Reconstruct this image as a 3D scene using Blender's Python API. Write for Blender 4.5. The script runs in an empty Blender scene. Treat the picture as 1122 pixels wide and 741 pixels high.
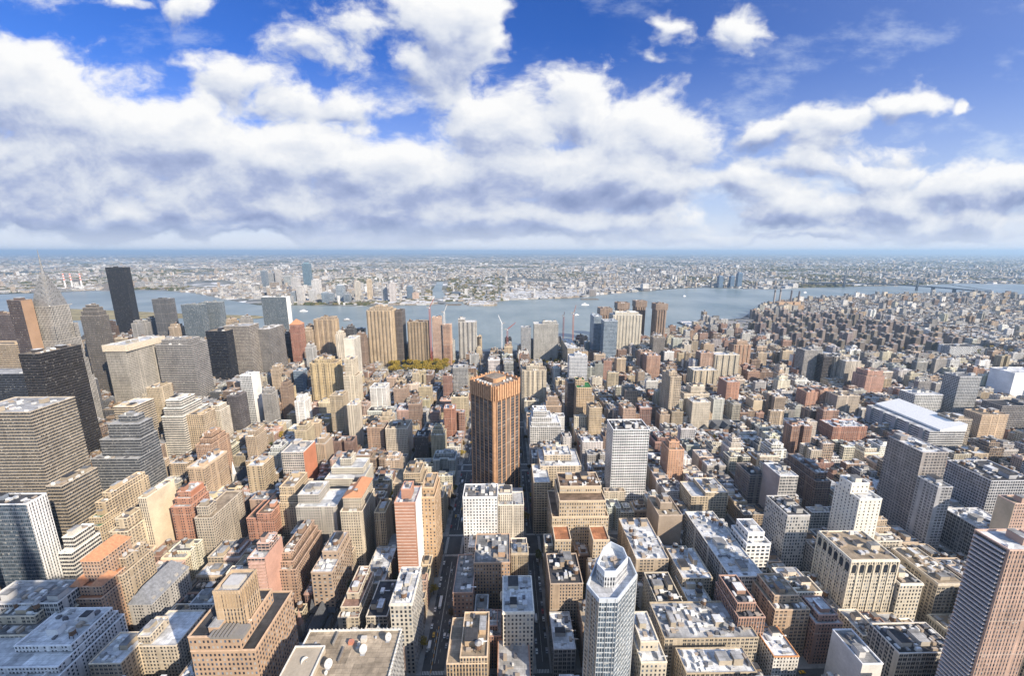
import bpy, math, random
import numpy as np
from mathutils import Vector, Matrix, Euler

R = math.radians
rng = random.Random(7)
sc = bpy.context.scene
COL = sc.collection

# ------------------------------------------------------------------ camera, sky, sun, exposure
FPX, CXP, CYP, EYE = 445.0, 561.0, 370.5, 320.0          # lens in photo pixels, deck height
PITCH, YAW = 12.05, 1.0
cam_d = bpy.data.cameras.new('camera')
cam = bpy.data.objects.new('camera', cam_d)
COL.objects.link(cam)
cam.location = (0, 0, EYE)
cam.rotation_euler = Euler((R(90 - PITCH), 0, R(-YAW)), 'XYZ')
cam_d.sensor_width = 36
cam_d.lens = 36 * FPX / 1122
cam_d.clip_start = 1
cam_d.clip_end = 200000
sc.camera = cam
ROT = cam.rotation_euler.to_matrix()
RNP = np.array(ROT)

SUN_AZ, SUN_EL = 48.0, 30.5          # degrees from straight behind the camera towards the right; height
sdir = Vector((math.sin(R(SUN_AZ)) * math.cos(R(SUN_EL)), -math.cos(R(SUN_AZ)) * math.cos(R(SUN_EL)), math.sin(R(SUN_EL))))
sun_d = bpy.data.lights.new('sun', 'SUN')
sun_d.energy = 4.7
sun_d.angle = R(0.5)
sun_d.color = (1.0, 0.87, 0.70)
sun = bpy.data.objects.new('sun', sun_d)
COL.objects.link(sun)
sun.rotation_euler = sdir.to_track_quat('Z', 'Y').to_euler()
sun.location = sdir * 3000

sc.view_settings.view_transform = 'Standard'
sc.view_settings.look = 'None'
sc.view_settings.exposure = 0.80
sc.view_settings.gamma = 1.0
SKY_STRENGTH = 0.10
HAZE_DENSITY = 4.2e-5


def ray(px, py):
    return ROT @ Vector(((px - CXP) / FPX, -(py - CYP) / FPX, -1.0))


def at(px, py, h=0.0):
    """The point of the place at height h that the photo shows at pixel px, py."""
    d = ray(px, py)
    t = (h - EYE) / d.z
    return Vector((d.x * t, d.y * t, h))


def to_px(X, Y, Z):
    v = RNP.T @ np.array([X, Y, Z - EYE])
    return CXP + FPX * v[0] / -v[2], CYP - FPX * v[1] / -v[2], -v[2]


# ------------------------------------------------------------------ node helpers
class NT:
    def __init__(self, tree):
        self.t = tree

    def n(self, typ, **kw):
        nd = self.t.nodes.new(typ)
        for k, v in kw.items():
            setattr(nd, k, v)
        return nd

    def link(self, a, b):
        self.t.links.new(a, b)

    def setin(self, sock, v):
        if isinstance(v, bpy.types.NodeSocket):
            self.t.links.new(v, sock)
        elif v is not None:
            sock.default_value = v

    def math(self, op, a, b=None, c=None, clamp=False):
        nd = self.n('ShaderNodeMath', operation=op, use_clamp=clamp)
        self.setin(nd.inputs[0], a)
        self.setin(nd.inputs[1], b)
        self.setin(nd.inputs[2], c)
        return nd.outputs[0]

    def vmath(self, op, a, b=None, c=None):
        nd = self.n('ShaderNodeVectorMath', operation=op)
        self.setin(nd.inputs[0], a)
        self.setin(nd.inputs[1], b)
        self.setin(nd.inputs[2], c)
        return nd.outputs['Value'] if op in ('LENGTH', 'DOT_PRODUCT', 'DISTANCE') else nd.outputs[0]

    def mix(self, f, a, b, blend='MIX'):
        nd = self.n('ShaderNodeMix', data_type='RGBA', blend_type=blend)
        self.setin(nd.inputs[0], f)
        self.setin(nd.inputs[6], a)
        self.setin(nd.inputs[7], b)
        return nd.outputs[2]

    def maprange(self, v, a, b, c=0.0, d=1.0, smooth=False):
        nd = self.n('ShaderNodeMapRange')
        nd.interpolation_type = 'SMOOTHSTEP' if smooth else 'LINEAR'
        self.setin(nd.inputs[0], v)
        for i, x in enumerate((a, b, c, d)):
            self.setin(nd.inputs[1 + i], x)
        return nd.outputs[0]

    def noise(self, vec, scale, detail=2.0, rough=0.5, dim='3D'):
        nd = self.n('ShaderNodeTexNoise', noise_dimensions=dim)
        self.setin(nd.inputs['Vector'], vec)
        nd.inputs['Scale'].default_value = scale
        nd.inputs['Detail'].default_value = detail
        nd.inputs['Roughness'].default_value = rough
        return nd


def c4(c):
    return (c[0], c[1], c[2], 1.0)


# ------------------------------------------------------------------ world: nishita sky with cumulus banks
def build_world():
    w = bpy.data.worlds.new('World')
    sc.world = w
    w.use_nodes = True
    nt = w.node_tree
    nt.nodes.clear()
    T = NT(nt)
    tc = T.n('ShaderNodeTexCoord')
    d = tc.outputs['Generated']
    sky = T.n('ShaderNodeTexSky')
    sky.sky_type = 'NISHITA'
    sky.sun_disc = False
    sky.sun_elevation = R(SUN_EL)
    # rotation 0 puts the sun at +Y, positive turns it clockwise seen from above
    sky.sun_rotation = math.atan2(sdir.x, sdir.y)
    sky.air_density = 1.0
    sky.dust_density = 0.5
    sky.ozone_density = 3.0
    sep = T.n('ShaderNodeSeparateXYZ')
    T.link(d, sep.inputs[0])
    ysafe = T.math('MAXIMUM', sep.outputs[1], 0.08)
    u = T.math('DIVIDE', sep.outputs[0], ysafe)
    v = T.math('DIVIDE', sep.outputs[2], ysafe)
    comb = T.n('ShaderNodeCombineXYZ')
    T.link(u, comb.inputs[0])
    T.link(v, comb.inputs[1])
    P = comb.outputs[0]

    # cloud masses: (px, py, radius x, radius y, weight) measured on the photograph
    masses = [
        (30, 120, 110, 95, 1.0), (0, 80, 70, 55, .9), (110, 140, 120, 65, 1), (190, 160, 120, 60, 1), (290, 180, 130, 62, 1),
        (390, 190, 130, 60, 1), (470, 205, 130, 60, 1), (100, 205, 220, 60, .9), (330, 225, 250, 38, .9),
        (255, 92, 48, 30, .75), (310, 112, 55, 26, .7), (385, 112, 70, 20, .55), (410, 138, 50, 18, .45), (350, 60, 60, 20, .42), (385, 35, 60, 30, .42),
        (495, 40, 66, 50, 1), (520, 22, 40, 40, .9), (455, 72, 60, 28, .75), (478, 100, 24, 40, .35),
        (550, 140, 75, 62, 1), (620, 120, 75, 55, 1), (690, 150, 90, 55, 1), (760, 160, 62, 42, .95), (640, 195, 150, 52, 1), (705, 205, 80, 36, .9),
        (560, 235, 230, 30, .9), (120, 232, 260, 34, 1), (420, 240, 260, 26, .95), (640, 244, 190, 20, .9), (60, 170, 130, 60, 1), (240, 200, 160, 50, 1), (560, 190, 160, 60, 1), (300, 256, 400, 12, .7), (850, 258, 380, 10, .7),
        (845, 145, 50, 22, .75), (910, 125, 75, 26, .85), (985, 108, 40, 20, .8), (880, 182, 60, 20, .6), (950, 190, 95, 22, .9), (1010, 185, 40, 14, .7),
        (870, 232, 90, 28, .95), (960, 222, 110, 28, 1), (1060, 210, 100, 30, 1), (1122, 205, 60, 34, 1), (1010, 245, 220, 18, .9),
        (900, 150, 80, 26, .55), (830, 205, 60, 26, .6), (1000, 165, 70, 20, .45), (1080, 236, 110, 24, .8), (735, 28, 26, 15, .55), (817, 35, 32, 22, .6), (790, 50, 18, 10, .35), (703, 59, 14, 7, .3), (1052, 119, 14, 8, .5), (200, 8, 34, 22, .6), (130, 8, 30, 10, .3),
        (645, 75, 30, 14, .4), (180, 235, 300, 26, .8), (40, 190, 90, 20, .6),
    ]
    # a group: density of the clouds at P
    g = bpy.data.node_groups.new('cloud_density', 'ShaderNodeTree')
    g.interface.new_socket('P', in_out='INPUT', socket_type='NodeSocketVector')
    g.interface.new_socket('D', in_out='OUTPUT', socket_type='NodeSocketFloat')
    g.interface.new_socket('S', in_out='OUTPUT', socket_type='NodeSocketFloat')
    G = NT(g)
    gi = G.n('NodeGroupInput')
    go = G.n('NodeGroupOutput')
    p0 = gi.outputs[0]
    st = G.vmath('MULTIPLY', p0, (1.0, 1.55, 1.0))
    n1 = G.noise(st, 4.2, 4.0, 0.55, '2D')
    off = G.vmath('MULTIPLY', G.vmath('SUBTRACT', n1.outputs['Color'], (0.5, 0.5, 0.5)), (0.22, 0.12, 0.0))
    p1 = G.vmath('ADD', p0, off)
    acc = None
    num = den = None
    for (px, py, rx, ry, wgt) in masses:
        dd = ray(px, py)
        cu, cv = dd.x / dd.y, dd.z / dd.y
        ru, rv = rx / 440.0, ry / 455.0
        q = G.vmath('MULTIPLY_ADD', p1, (1 / ru, 1 / rv, 0.0), (-cu / ru, -cv / rv, 0.0))
        e = G.math('MULTIPLY_ADD', G.vmath('LENGTH', q), -wgt, wgt)
        acc = e if acc is None else G.math('SMOOTH_MAX', acc, e, 0.18)
        # height within this mass, leaning to the sunny right
        ep = G.math('MAXIMUM', e, 0.0)
        w2 = G.math('MULTIPLY', ep, ep)
        sh = G.math('MULTIPLY', w2, G.vmath('DOT_PRODUCT', q, (0.30, 0.95, 0.0)))
        num = sh if num is None else G.math('ADD', num, sh)
        den = w2 if den is None else G.math('ADD', den, w2)
    n2 = G.noise(G.vmath('ADD', st, G.vmath('MULTIPLY', off, (0.5, 0.5, 0.0))), 6.5, 12.0, 0.60, '2D')
    n3 = G.noise(st, 2.3, 3.0, 0.5, '2D')
    det = G.math('MULTIPLY_ADD', n2.outputs[0], 1.45, -0.80)
    det = G.math('ADD', det, G.math('MULTIPLY_ADD', n3.outputs[0], 0.30, -0.15))
    D = G.math('ADD', G.math('MAXIMUM', acc, -1.0), det)
    G.link(D, go.inputs[0])
    G.link(G.math('DIVIDE', num, G.math('ADD', den, 0.01)), go.inputs[1])

    def dens(vec):
        nd = T.n('ShaderNodeGroup')
        nd.node_tree = g
        T.setin(nd.inputs[0], vec)
        return nd.outputs

    D0, S0 = dens(P)
    D1 = dens(T.vmath('ADD', P, (0.020, 0.034, 0.0)))[0]
    alpha = T.maprange(D0, -0.08, 0.36, smooth=True)
    alpha = T.math('MULTIPLY', alpha, T.maprange(v, 0.005, 0.075, 0.15, 1.0))
    lit = T.math('MULTIPLY_ADD', T.math('SUBTRACT', D0, D1), 0.66, 0.56)
    lit = T.math('ADD', lit, T.math('MULTIPLY', S0, 0.50))
    lit = T.math('ADD', lit, T.maprange(D0, 0.05, 0.9, 0.10, -0.10))
    litf = T.math('ADD', lit, T.maprange(v, 0.03, 0.30, -0.10, 0.05))
    ramp = T.n('ShaderNodeValToRGB')
    e = ramp.color_ramp.elements
    e[0].position, e[0].color = 0.05, (1.55, 1.95, 3.2, 1)
    e[1].position, e[1].color = 0.98, (5.7, 5.7, 5.7, 1)
    k = e.new(0.32)
    k.color = (2.45, 2.85, 4.1, 1)
    k = e.new(0.58)
    k.color = (4.15, 4.4, 4.95, 1)
    T.link(litf, ramp.inputs[0])
    ccol = ramp.outputs[0]
    skyc = T.n('ShaderNodeHueSaturation')
    skyc.inputs['Saturation'].default_value = 1.25
    T.link(sky.outputs[0], skyc.inputs['Color'])
    skym = T.vmath('MULTIPLY', skyc.outputs[0], (0.47, 0.54, 0.90))
    # pale thin veil low in the sky
    veil = T.maprange(v, 0.0, 0.46, 0.94, 0.0)
    veil = T.math('POWER', veil, 1.75)
    # the sky pales towards the sunny right, and thin streaks cross it
    veil = T.math('ADD', veil, T.maprange(u, 0.2, 1.5, 0.0, 0.20))
    cir = T.noise(T.vmath('MULTIPLY', T.vmath('ADD', P, T.vmath('MULTIPLY', P, (0.0, -0.35, 0.0))), (1.6, 6.0, 1.0)), 2.6, 7.0, 0.62, '2D')
    veil = T.math('ADD', veil, T.maprange(cir.outputs[0], 0.50, 0.80, 0.0, 0.42, smooth=True), clamp=True)
    skyv = T.mix(veil, skym, c4((4.2, 4.7, 5.5)))
    skyv = T.mix(T.maprange(v, 0.0, 0.10, 0.75, 0.0, smooth=True), skyv, c4((4.7, 4.9, 5.4)))
    front = T.mix(alpha, skyv, ccol)
    # overhead and behind the viewer: broken bright cloud, unseen, added as fill light
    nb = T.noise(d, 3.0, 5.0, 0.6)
    fill_cloud = T.mix(T.maprange(nb.outputs[0], 0.38, 0.58, smooth=True), skyc.outputs[0], c4((3.6, 4.8, 7.2)))
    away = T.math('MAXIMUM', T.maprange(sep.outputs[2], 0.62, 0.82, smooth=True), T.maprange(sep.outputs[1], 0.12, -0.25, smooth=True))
    allc = T.mix(away, front, fill_cloud)
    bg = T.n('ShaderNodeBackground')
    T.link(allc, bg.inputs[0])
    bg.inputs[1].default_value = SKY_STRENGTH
    out = T.n('ShaderNodeOutputWorld')
    T.link(bg.outputs[0], out.inputs[0])


build_world()

# ------------------------------------------------------------------ materials
MATS = {}


def base_mat(name):
    m = bpy.data.materials.new(name)
    m.use_nodes = True
    nt = m.node_tree
    nt.nodes.clear()
    T = NT(nt)
    out = T.n('ShaderNodeOutputMaterial')
    b = T.n('ShaderNodeBsdfPrincipled')
    T.link(b.outputs[0], out.inputs[0])
    MATS[name] = m
    return m, T, b


# facade styles: window spacing (m), window share of the bay, glass colour, spandrel factor, roughness of glass
FAC = {
    'punch': dict(sx=2.35, sy=3.1, wx=.46, wy=.54, sp=1.0),
    'pair':  dict(sx=3.3, sy=3.2, wx=.62, wy=.54, sp=.92, mull=.5),
    'loft':  dict(sx=3.3, sy=3.8, wx=.74, wy=.62, sp=.8, mull=.5),
    'band':  dict(sx=1.6, sy=3.7, wx=.88, wy=.58, sp=1.0),
    'pier':  dict(sx=2.1, sy=3.5, wx=.56, wy=.66, sp=.5),
    'grid':  dict(sx=2.7, sy=3.5, wx=.70, wy=.62, sp=1.0),
    'fine':  dict(sx=1.6, sy=3.6, wx=.62, wy=.60, sp=.6),
    'glass': dict(sx=1.6, sy=3.7, wx=.86, wy=.74, sp=1.0, gl=(.05, .075, .105)),
    'dark':  dict(sx=1.9, sy=3.7, wx=.80, wy=.66, sp=.9, gl=(.008, .009, .012)),
    'balc':  dict(sx=3.2, sy=3.0, wx=.82, wy=.62, sp=1.0, gl=(.04, .048, .06)),
    'slit':  dict(sx=2.0, sy=3.1, wx=.40, wy=.66, sp=.62),
    'blank': dict(sx=4.0, sy=3.2, wx=.0, wy=.0, sp=1.0),
}


def facade(style, attr=False):
    key = 'facade_' + style + ('_mass' if attr else '')
    if key in MATS:
        return MATS[key]
    f = FAC[style]
    m, T, b = base_mat(key)
    if attr:
        a = T.n('ShaderNodeAttribute', attribute_name='tint')
        col = a.outputs['Color']
        rnd = a.outputs['Alpha']
    else:
        oi = T.n('ShaderNodeObjectInfo')
        col = oi.outputs['Color']
        rnd = oi.outputs['Random']
    geo = T.n('ShaderNodeNewGeometry')
    pos = geo.outputs['Position']
    n = T.noise(pos, 0.045, 4.0, 0.65)
    n2 = T.noise(pos, 0.7, 2.0, 0.6)
    wear = T.math('ADD', T.maprange(n.outputs[0], .3, .7, .78, 1.14), T.math('MULTIPLY_ADD', n2.outputs[0], .3, -.15))
    wall = T.vmath('SCALE', col)
    T.setin(wall.node.inputs['Scale'], wear)
    if style != 'blank':
        uv = T.n('ShaderNodeUVMap', uv_map='UVMap')
        sp = T.n('ShaderNodeSeparateXYZ')
        T.link(uv.outputs[0], sp.inputs[0])
        cu = T.math('DIVIDE', sp.outputs[0], f['sx'])
        cv = T.math('DIVIDE', sp.outputs[1], f['sy'])
        fu, fv = T.math('FRACT', cu), T.math('FRACT', cv)
        du = T.math('ABSOLUTE', T.math('SUBTRACT', fu, .5))
        dv = T.math('ABSOLUTE', T.math('SUBTRACT', fv, .5))
        cw = T.n('ShaderNodeTexWhiteNoise', noise_dimensions='2D')
        cmb0 = T.n('ShaderNodeCombineXYZ')
        T.link(T.math('FLOOR', cu), cmb0.inputs[0])
        T.link(T.math('MULTIPLY', rnd, 91.0), cmb0.inputs[1])
        T.link(cmb0.outputs[0], cw.inputs['Vector'])
        punched = style in ('punch', 'pair', 'slit', 'loft')
        vary = T.maprange(cw.outputs['Value'], 0, 1, .72 if punched else .94, 1.22 if punched else 1.06)
        mu = T.math('LESS_THAN', du, T.math('MULTIPLY', vary, f['wx'] / 2))
        if punched:
            mu = T.math('MULTIPLY', mu, T.math('GREATER_THAN', cw.outputs['Value'], .10))
        # soot and rain streaks run down the wall, floors differ a little
        stv = T.n('ShaderNodeCombineXYZ')
        T.link(T.math('MULTIPLY', sp.outputs[0], .55), stv.inputs[0])
        T.link(T.math('MULTIPLY', sp.outputs[1], .035), stv.inputs[1])
        T.link(T.math('MULTIPLY', rnd, 40.0), stv.inputs[2])
        stn = T.noise(stv.outputs[0], 1.0, 3.0, .6)
        wall2 = T.vmath('SCALE', wall)
        T.setin(wall2.node.inputs['Scale'], T.maprange(stn.outputs[0], .3, .7, .76, 1.16))
        wall = wall2
        if f.get('mull'):
            mu = T.math('MULTIPLY', mu, T.math('GREATER_THAN', du, .035))
        mv = T.math('LESS_THAN', dv, f['wy'] / 2)
        win = T.math('MULTIPLY', mu, mv)
        iu, iv = T.math('FLOOR', cu), T.math('FLOOR', cv)
        cmb = T.n('ShaderNodeCombineXYZ')
        T.link(iu, cmb.inputs[0])
        T.link(iv, cmb.inputs[1])
        T.link(T.math('MULTIPLY', rnd, 173.0), cmb.inputs[2])
        wn = T.n('ShaderNodeTexWhiteNoise', noise_dimensions='3D')
        T.link(cmb.outputs[0], wn.inputs['Vector'])
        gl = f.get('gl', (.028, .034, .045))
        blind = T.maprange(wn.outputs['Value'], .6, 1.0, 0.0, 0.6 if style not in ('dark',) else .3)
        # blinds pulled part of the way down
        down = T.math('GREATER_THAN', fv, T.maprange(wn.outputs['Color'], 0, 1, .35, .95))
        glass = T.mix(T.math('MULTIPLY', blind, down), c4(gl), c4((.42, .40, .36)))
        tone = T.maprange(wn.outputs['Value'], 0, 1, .6, 1.5)
        gs = T.vmath('SCALE', glass)
        T.setin(gs.node.inputs['Scale'], tone)
        # spandrel under each window, in the window's bay only
        sps = T.vmath('SCALE', wall)
        sps.node.inputs['Scale'].default_value = f['sp']
        w2 = T.mix(mu, wall, sps)
        # string courses: every fifth floor or so a paler line
        ln = T.math('LESS_THAN', T.math('FRACT', T.math('DIVIDE', T.math('ADD', cv, .02), T.math('FLOOR', T.math('MULTIPLY_ADD', rnd, 6.0, 4.0)))), .04)
        w2 = T.mix(T.math('MULTIPLY', ln, .0 if style in ('dark', 'glass', 'band', 'fine') else .22), w2, c4((.6, .56, .5)))
        cfin = T.mix(win, w2, gs)
        T.link(cfin, b.inputs['Base Color'])
        T.link(T.maprange(win, 0, 1, .88, .16), b.inputs['Roughness'])
        T.link(T.maprange(win, 0, 1, .25, .55), b.inputs['Specular IOR Level'])
    else:
        T.link(wall, b.inputs['Base Color'])
        b.inputs['Roughness'].default_value = .88
        b.inputs['Specular IOR Level'].default_value = .25
    return m


def roofmat(attr=False):
    key = 'roofing' + ('_mass' if attr else '')
    if key in MATS:
        return MATS[key]
    m, T, b = base_mat(key)
    if attr:
        col = T.n('ShaderNodeAttribute', attribute_name='tint').outputs['Color']
    else:
        col = T.n('ShaderNodeObjectInfo').outputs['Color']
    geo = T.n('ShaderNodeNewGeometry')
    pos = geo.outputs['Position']
    n = T.noise(pos, .16, 5.0, .7)
    # sheets of membrane laid in rows, with tarred seams
    def sheets(sw, sh, lo, hi, seam):
        bt = T.n('ShaderNodeTexBrick')
        bt.offset = .37
        bt.squash = 1.0
        T.link(pos, bt.inputs['Vector'])
        bt.inputs['Color1'].default_value = (lo, lo, lo, 1)
        bt.inputs['Color2'].default_value = (hi, hi, hi, 1)
        bt.inputs['Mortar'].default_value = (seam, seam, seam, 1)
        bt.inputs['Scale'].default_value = 1.0
        bt.inputs['Mortar Size'].default_value = .10
        bt.inputs['Brick Width'].default_value = sw
        bt.inputs['Row Height'].default_value = sh
        sp_ = T.n('ShaderNodeSeparateColor')
        T.link(bt.outputs['Color'], sp_.inputs[0])
        return sp_.outputs[0]
    patch = T.math('MULTIPLY', sheets(13.0, 9.0, .62, 1.12, .8), sheets(4.3, 3.1, .86, 1.1, .62))
    k = T.math('MULTIPLY', T.maprange(n.outputs[0], .3, .72, .58, 1.25), patch)
    s = T.vmath('SCALE', col)
    T.setin(s.node.inputs['Scale'], k)
    T.link(s, b.inputs['Base Color'])
    b.inputs['Roughness'].default_value = .9
    b.inputs['Specular IOR Level'].default_value = .2
    return m


def plain(name, col, rough=.7, metal=0.0, var=.2, scale=.5, spec=.3):
    if name in MATS:
        return MATS[name]
    m, T, b = base_mat(name)
    geo = T.n('ShaderNodeNewGeometry')
    n = T.noise(geo.outputs['Position'], scale, 4.0, .6)
    s = T.vmath('SCALE', c4(col)[:3])
    T.setin(s.node.inputs['Scale'], T.maprange(n.outputs[0], .3, .7, 1 - var, 1 + var))
    T.link(s, b.inputs['Base Color'])
    b.inputs['Roughness'].default_value = rough
    b.inputs['Metallic'].default_value = metal
    b.inputs['Specular IOR Level'].default_value = spec
    return m


def objcol(name, rough=.8, var=.18, scale=.4, metal=0.0, spec=.3):
    if name in MATS:
        return MATS[name]
    m, T, b = base_mat(name)
    oi = T.n('ShaderNodeObjectInfo')
    geo = T.n('ShaderNodeNewGeometry')
    n = T.noise(geo.outputs['Position'], scale, 3.0, .6)
    s = T.vmath('SCALE', oi.outputs['Color'])
    T.setin(s.node.inputs['Scale'], T.maprange(n.outputs[0], .3, .7, 1 - var, 1 + var))
    T.link(s, b.inputs['Base Color'])
    b.inputs['Roughness'].default_value = rough
    b.inputs['Metallic'].default_value = metal
    b.inputs['Specular IOR Level'].default_value = spec
    return m


M_ROOF = roofmat()
M_TRIM = objcol('masonry_trim', .85)
M_PAINT = objcol('painted_metal', .45, .1, spec=.5)
M_CARPAINT = objcol('car_paint', .3, .05, spec=.5)
M_WOOD = plain('tank_wood', (.16, .10, .065), .85, var=.35, scale=.8)
M_TIN = plain('tank_cap', (.30, .29, .28), .6, var=.3)
M_METAL = plain('duct_metal', (.42, .43, .44), .5, .25, var=.35, scale=.3)
M_DARKM = plain('dark_steel', (.05, .05, .055), .55, .3)
M_PANE = plain('window_glass', (.030, .036, .047), .13, var=.55, scale=.45, spec=.6)
M_PANE2 = plain('window_blind', (.34, .33, .31), .4, var=.3, scale=.6)
M_PANE3 = plain('window_sky_tint', (.11, .14, .18), .15, var=.5, scale=.5, spec=.6)  # mid-blue base colour stands for sky reflected in the pane
M_WHITE = plain('white_coating', (.72, .72, .70), .6, var=.12)
M_GREEN = plain('terrace_planting', (.09, .11, .03), .9, var=.5, scale=1.2)
M_RUBBER = plain('rubber', (.02, .02, .02), .9)


def ground_mats():
    m, T, b = base_mat('asphalt')
    geo = T.n('ShaderNodeNewGeometry')
    n = T.noise(geo.outputs['Position'], .09, 6, .65)
    n2 = T.noise(geo.outputs['Position'], 1.3, 3, .6)
    k = T.math('ADD', T.maprange(n.outputs[0], .3, .7, .050, .105), T.math('MULTIPLY_ADD', n2.outputs[0], .03, -.015))
    cc = T.n('ShaderNodeCombineColor')
    for i in range(3):
        T.link(k, cc.inputs[i])
    T.link(cc.outputs[0], b.inputs['Base Color'])
    b.inputs['Roughness'].default_value = .9

    plain('concrete_pavement', (.27, .26, .245), .9, var=.3, scale=.12)
    plain('road_paint', (.62, .62, .60), .8, var=.2, scale=1.0)

    m, T, b = base_mat('river_water')
    geo = T.n('ShaderNodeNewGeometry')
    st = T.vmath('MULTIPLY', geo.outputs['Position'], (1.0, .6, 1.0))
    n = T.noise(st, .0035, 5, .6)
    n2 = T.noise(st, .06, 4, .65)
    n5 = T.noise(T.vmath('MULTIPLY', geo.outputs['Position'], (.35, 1.0, 1.0)), .0016, 3, .6)
    k = T.math('ADD', T.math('MULTIPLY_ADD', n5.outputs[0], .7, -.35), T.math('ADD', n.outputs[0], T.math('MULTIPLY_ADD', n2.outputs[0], .35, -.17)))
    c = T.mix(T.maprange(k, .35, .65), c4((.125, .175, .185)), c4((.235, .280, .280)))
    T.link(c, b.inputs['Base Color'])
    b.inputs['Roughness'].default_value = .32
    bump = T.n('ShaderNodeBump')
    bump.inputs['Strength'].default_value = .25
    bump.inputs['Distance'].default_value = 1.2
    n3 = T.noise(st, .11, 4, .6)
    T.link(n3.outputs[0], bump.inputs['Height'])
    T.link(bump.outputs[0], b.inputs['Normal'])

    # far districts: mottled roofs, streets, trees at a size of a block and less
    m, T, b = base_mat('district_ground')
    geo = T.n('ShaderNodeNewGeometry')
    pos = geo.outputs['Position']
    v1 = T.n('ShaderNodeTexVoronoi', voronoi_dimensions='2D')
    v1.inputs['Scale'].default_value = .012
    T.link(pos, v1.inputs['Vector'])
    s1 = T.n('ShaderNodeSeparateColor')
    T.link(v1.outputs['Color'], s1.inputs[0])
    n = T.noise(pos, .0011, 5, .6)
    n2 = T.noise(pos, .00028, 4, .55)
    c = T.mix(s1.outputs[0], c4((.09, .10, .105)), c4((.34, .34, .33)))
    c = T.mix(T.math('GREATER_THAN', s1.outputs[1], .86), c, c4((.68, .68, .68)))
    c = T.mix(T.maprange(n.outputs[0], .48, .62), c, c4((.085, .085, .045)))
    c = T.mix(T.maprange(n2.outputs[0], .50, .62, 0, .75), c, c4((.05, .065, .06)))
    T.link(c, b.inputs['Base Color'])
    b.inputs['Roughness'].default_value = .95
    b.inputs['Specular IOR Level'].default_value = .1


ground_mats()


def leafmat(name, c0, c1):
    m, T, b = base_mat(name)
    geo = T.n('ShaderNodeNewGeometry')
    oi = T.n('ShaderNodeObjectInfo')
    n = T.noise(geo.outputs['Position'], .8, 3, .6)
    k = T.math('ADD', T.maprange(n.outputs[0], .3, .7, 0, .7), T.math('MULTIPLY', geo.outputs['Random Per Island'], .35))
    c = T.mix(T.math('ADD', k, T.math('MULTIPLY_ADD', oi.outputs['Random'], .3, -.15), clamp=True), c4(c0), c4(c1))
    T.link(c, b.inputs['Base Color'])
    b.inputs['Roughness'].default_value = .85
    b.inputs['Specular IOR Level'].default_value = .15
    return m


M_LEAF_Y = leafmat('leaves_yellow_green', (.17, .135, .025), (.42, .30, .055))
M_LEAF_B = leafmat('leaves_brown', (.05, .045, .02), (.14, .09, .035))
M_LEAF_G = leafmat('leaves_olive', (.045, .06, .02), (.12, .12, .035))
M_BARK = plain('bark', (.06, .045, .035), .95)


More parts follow.
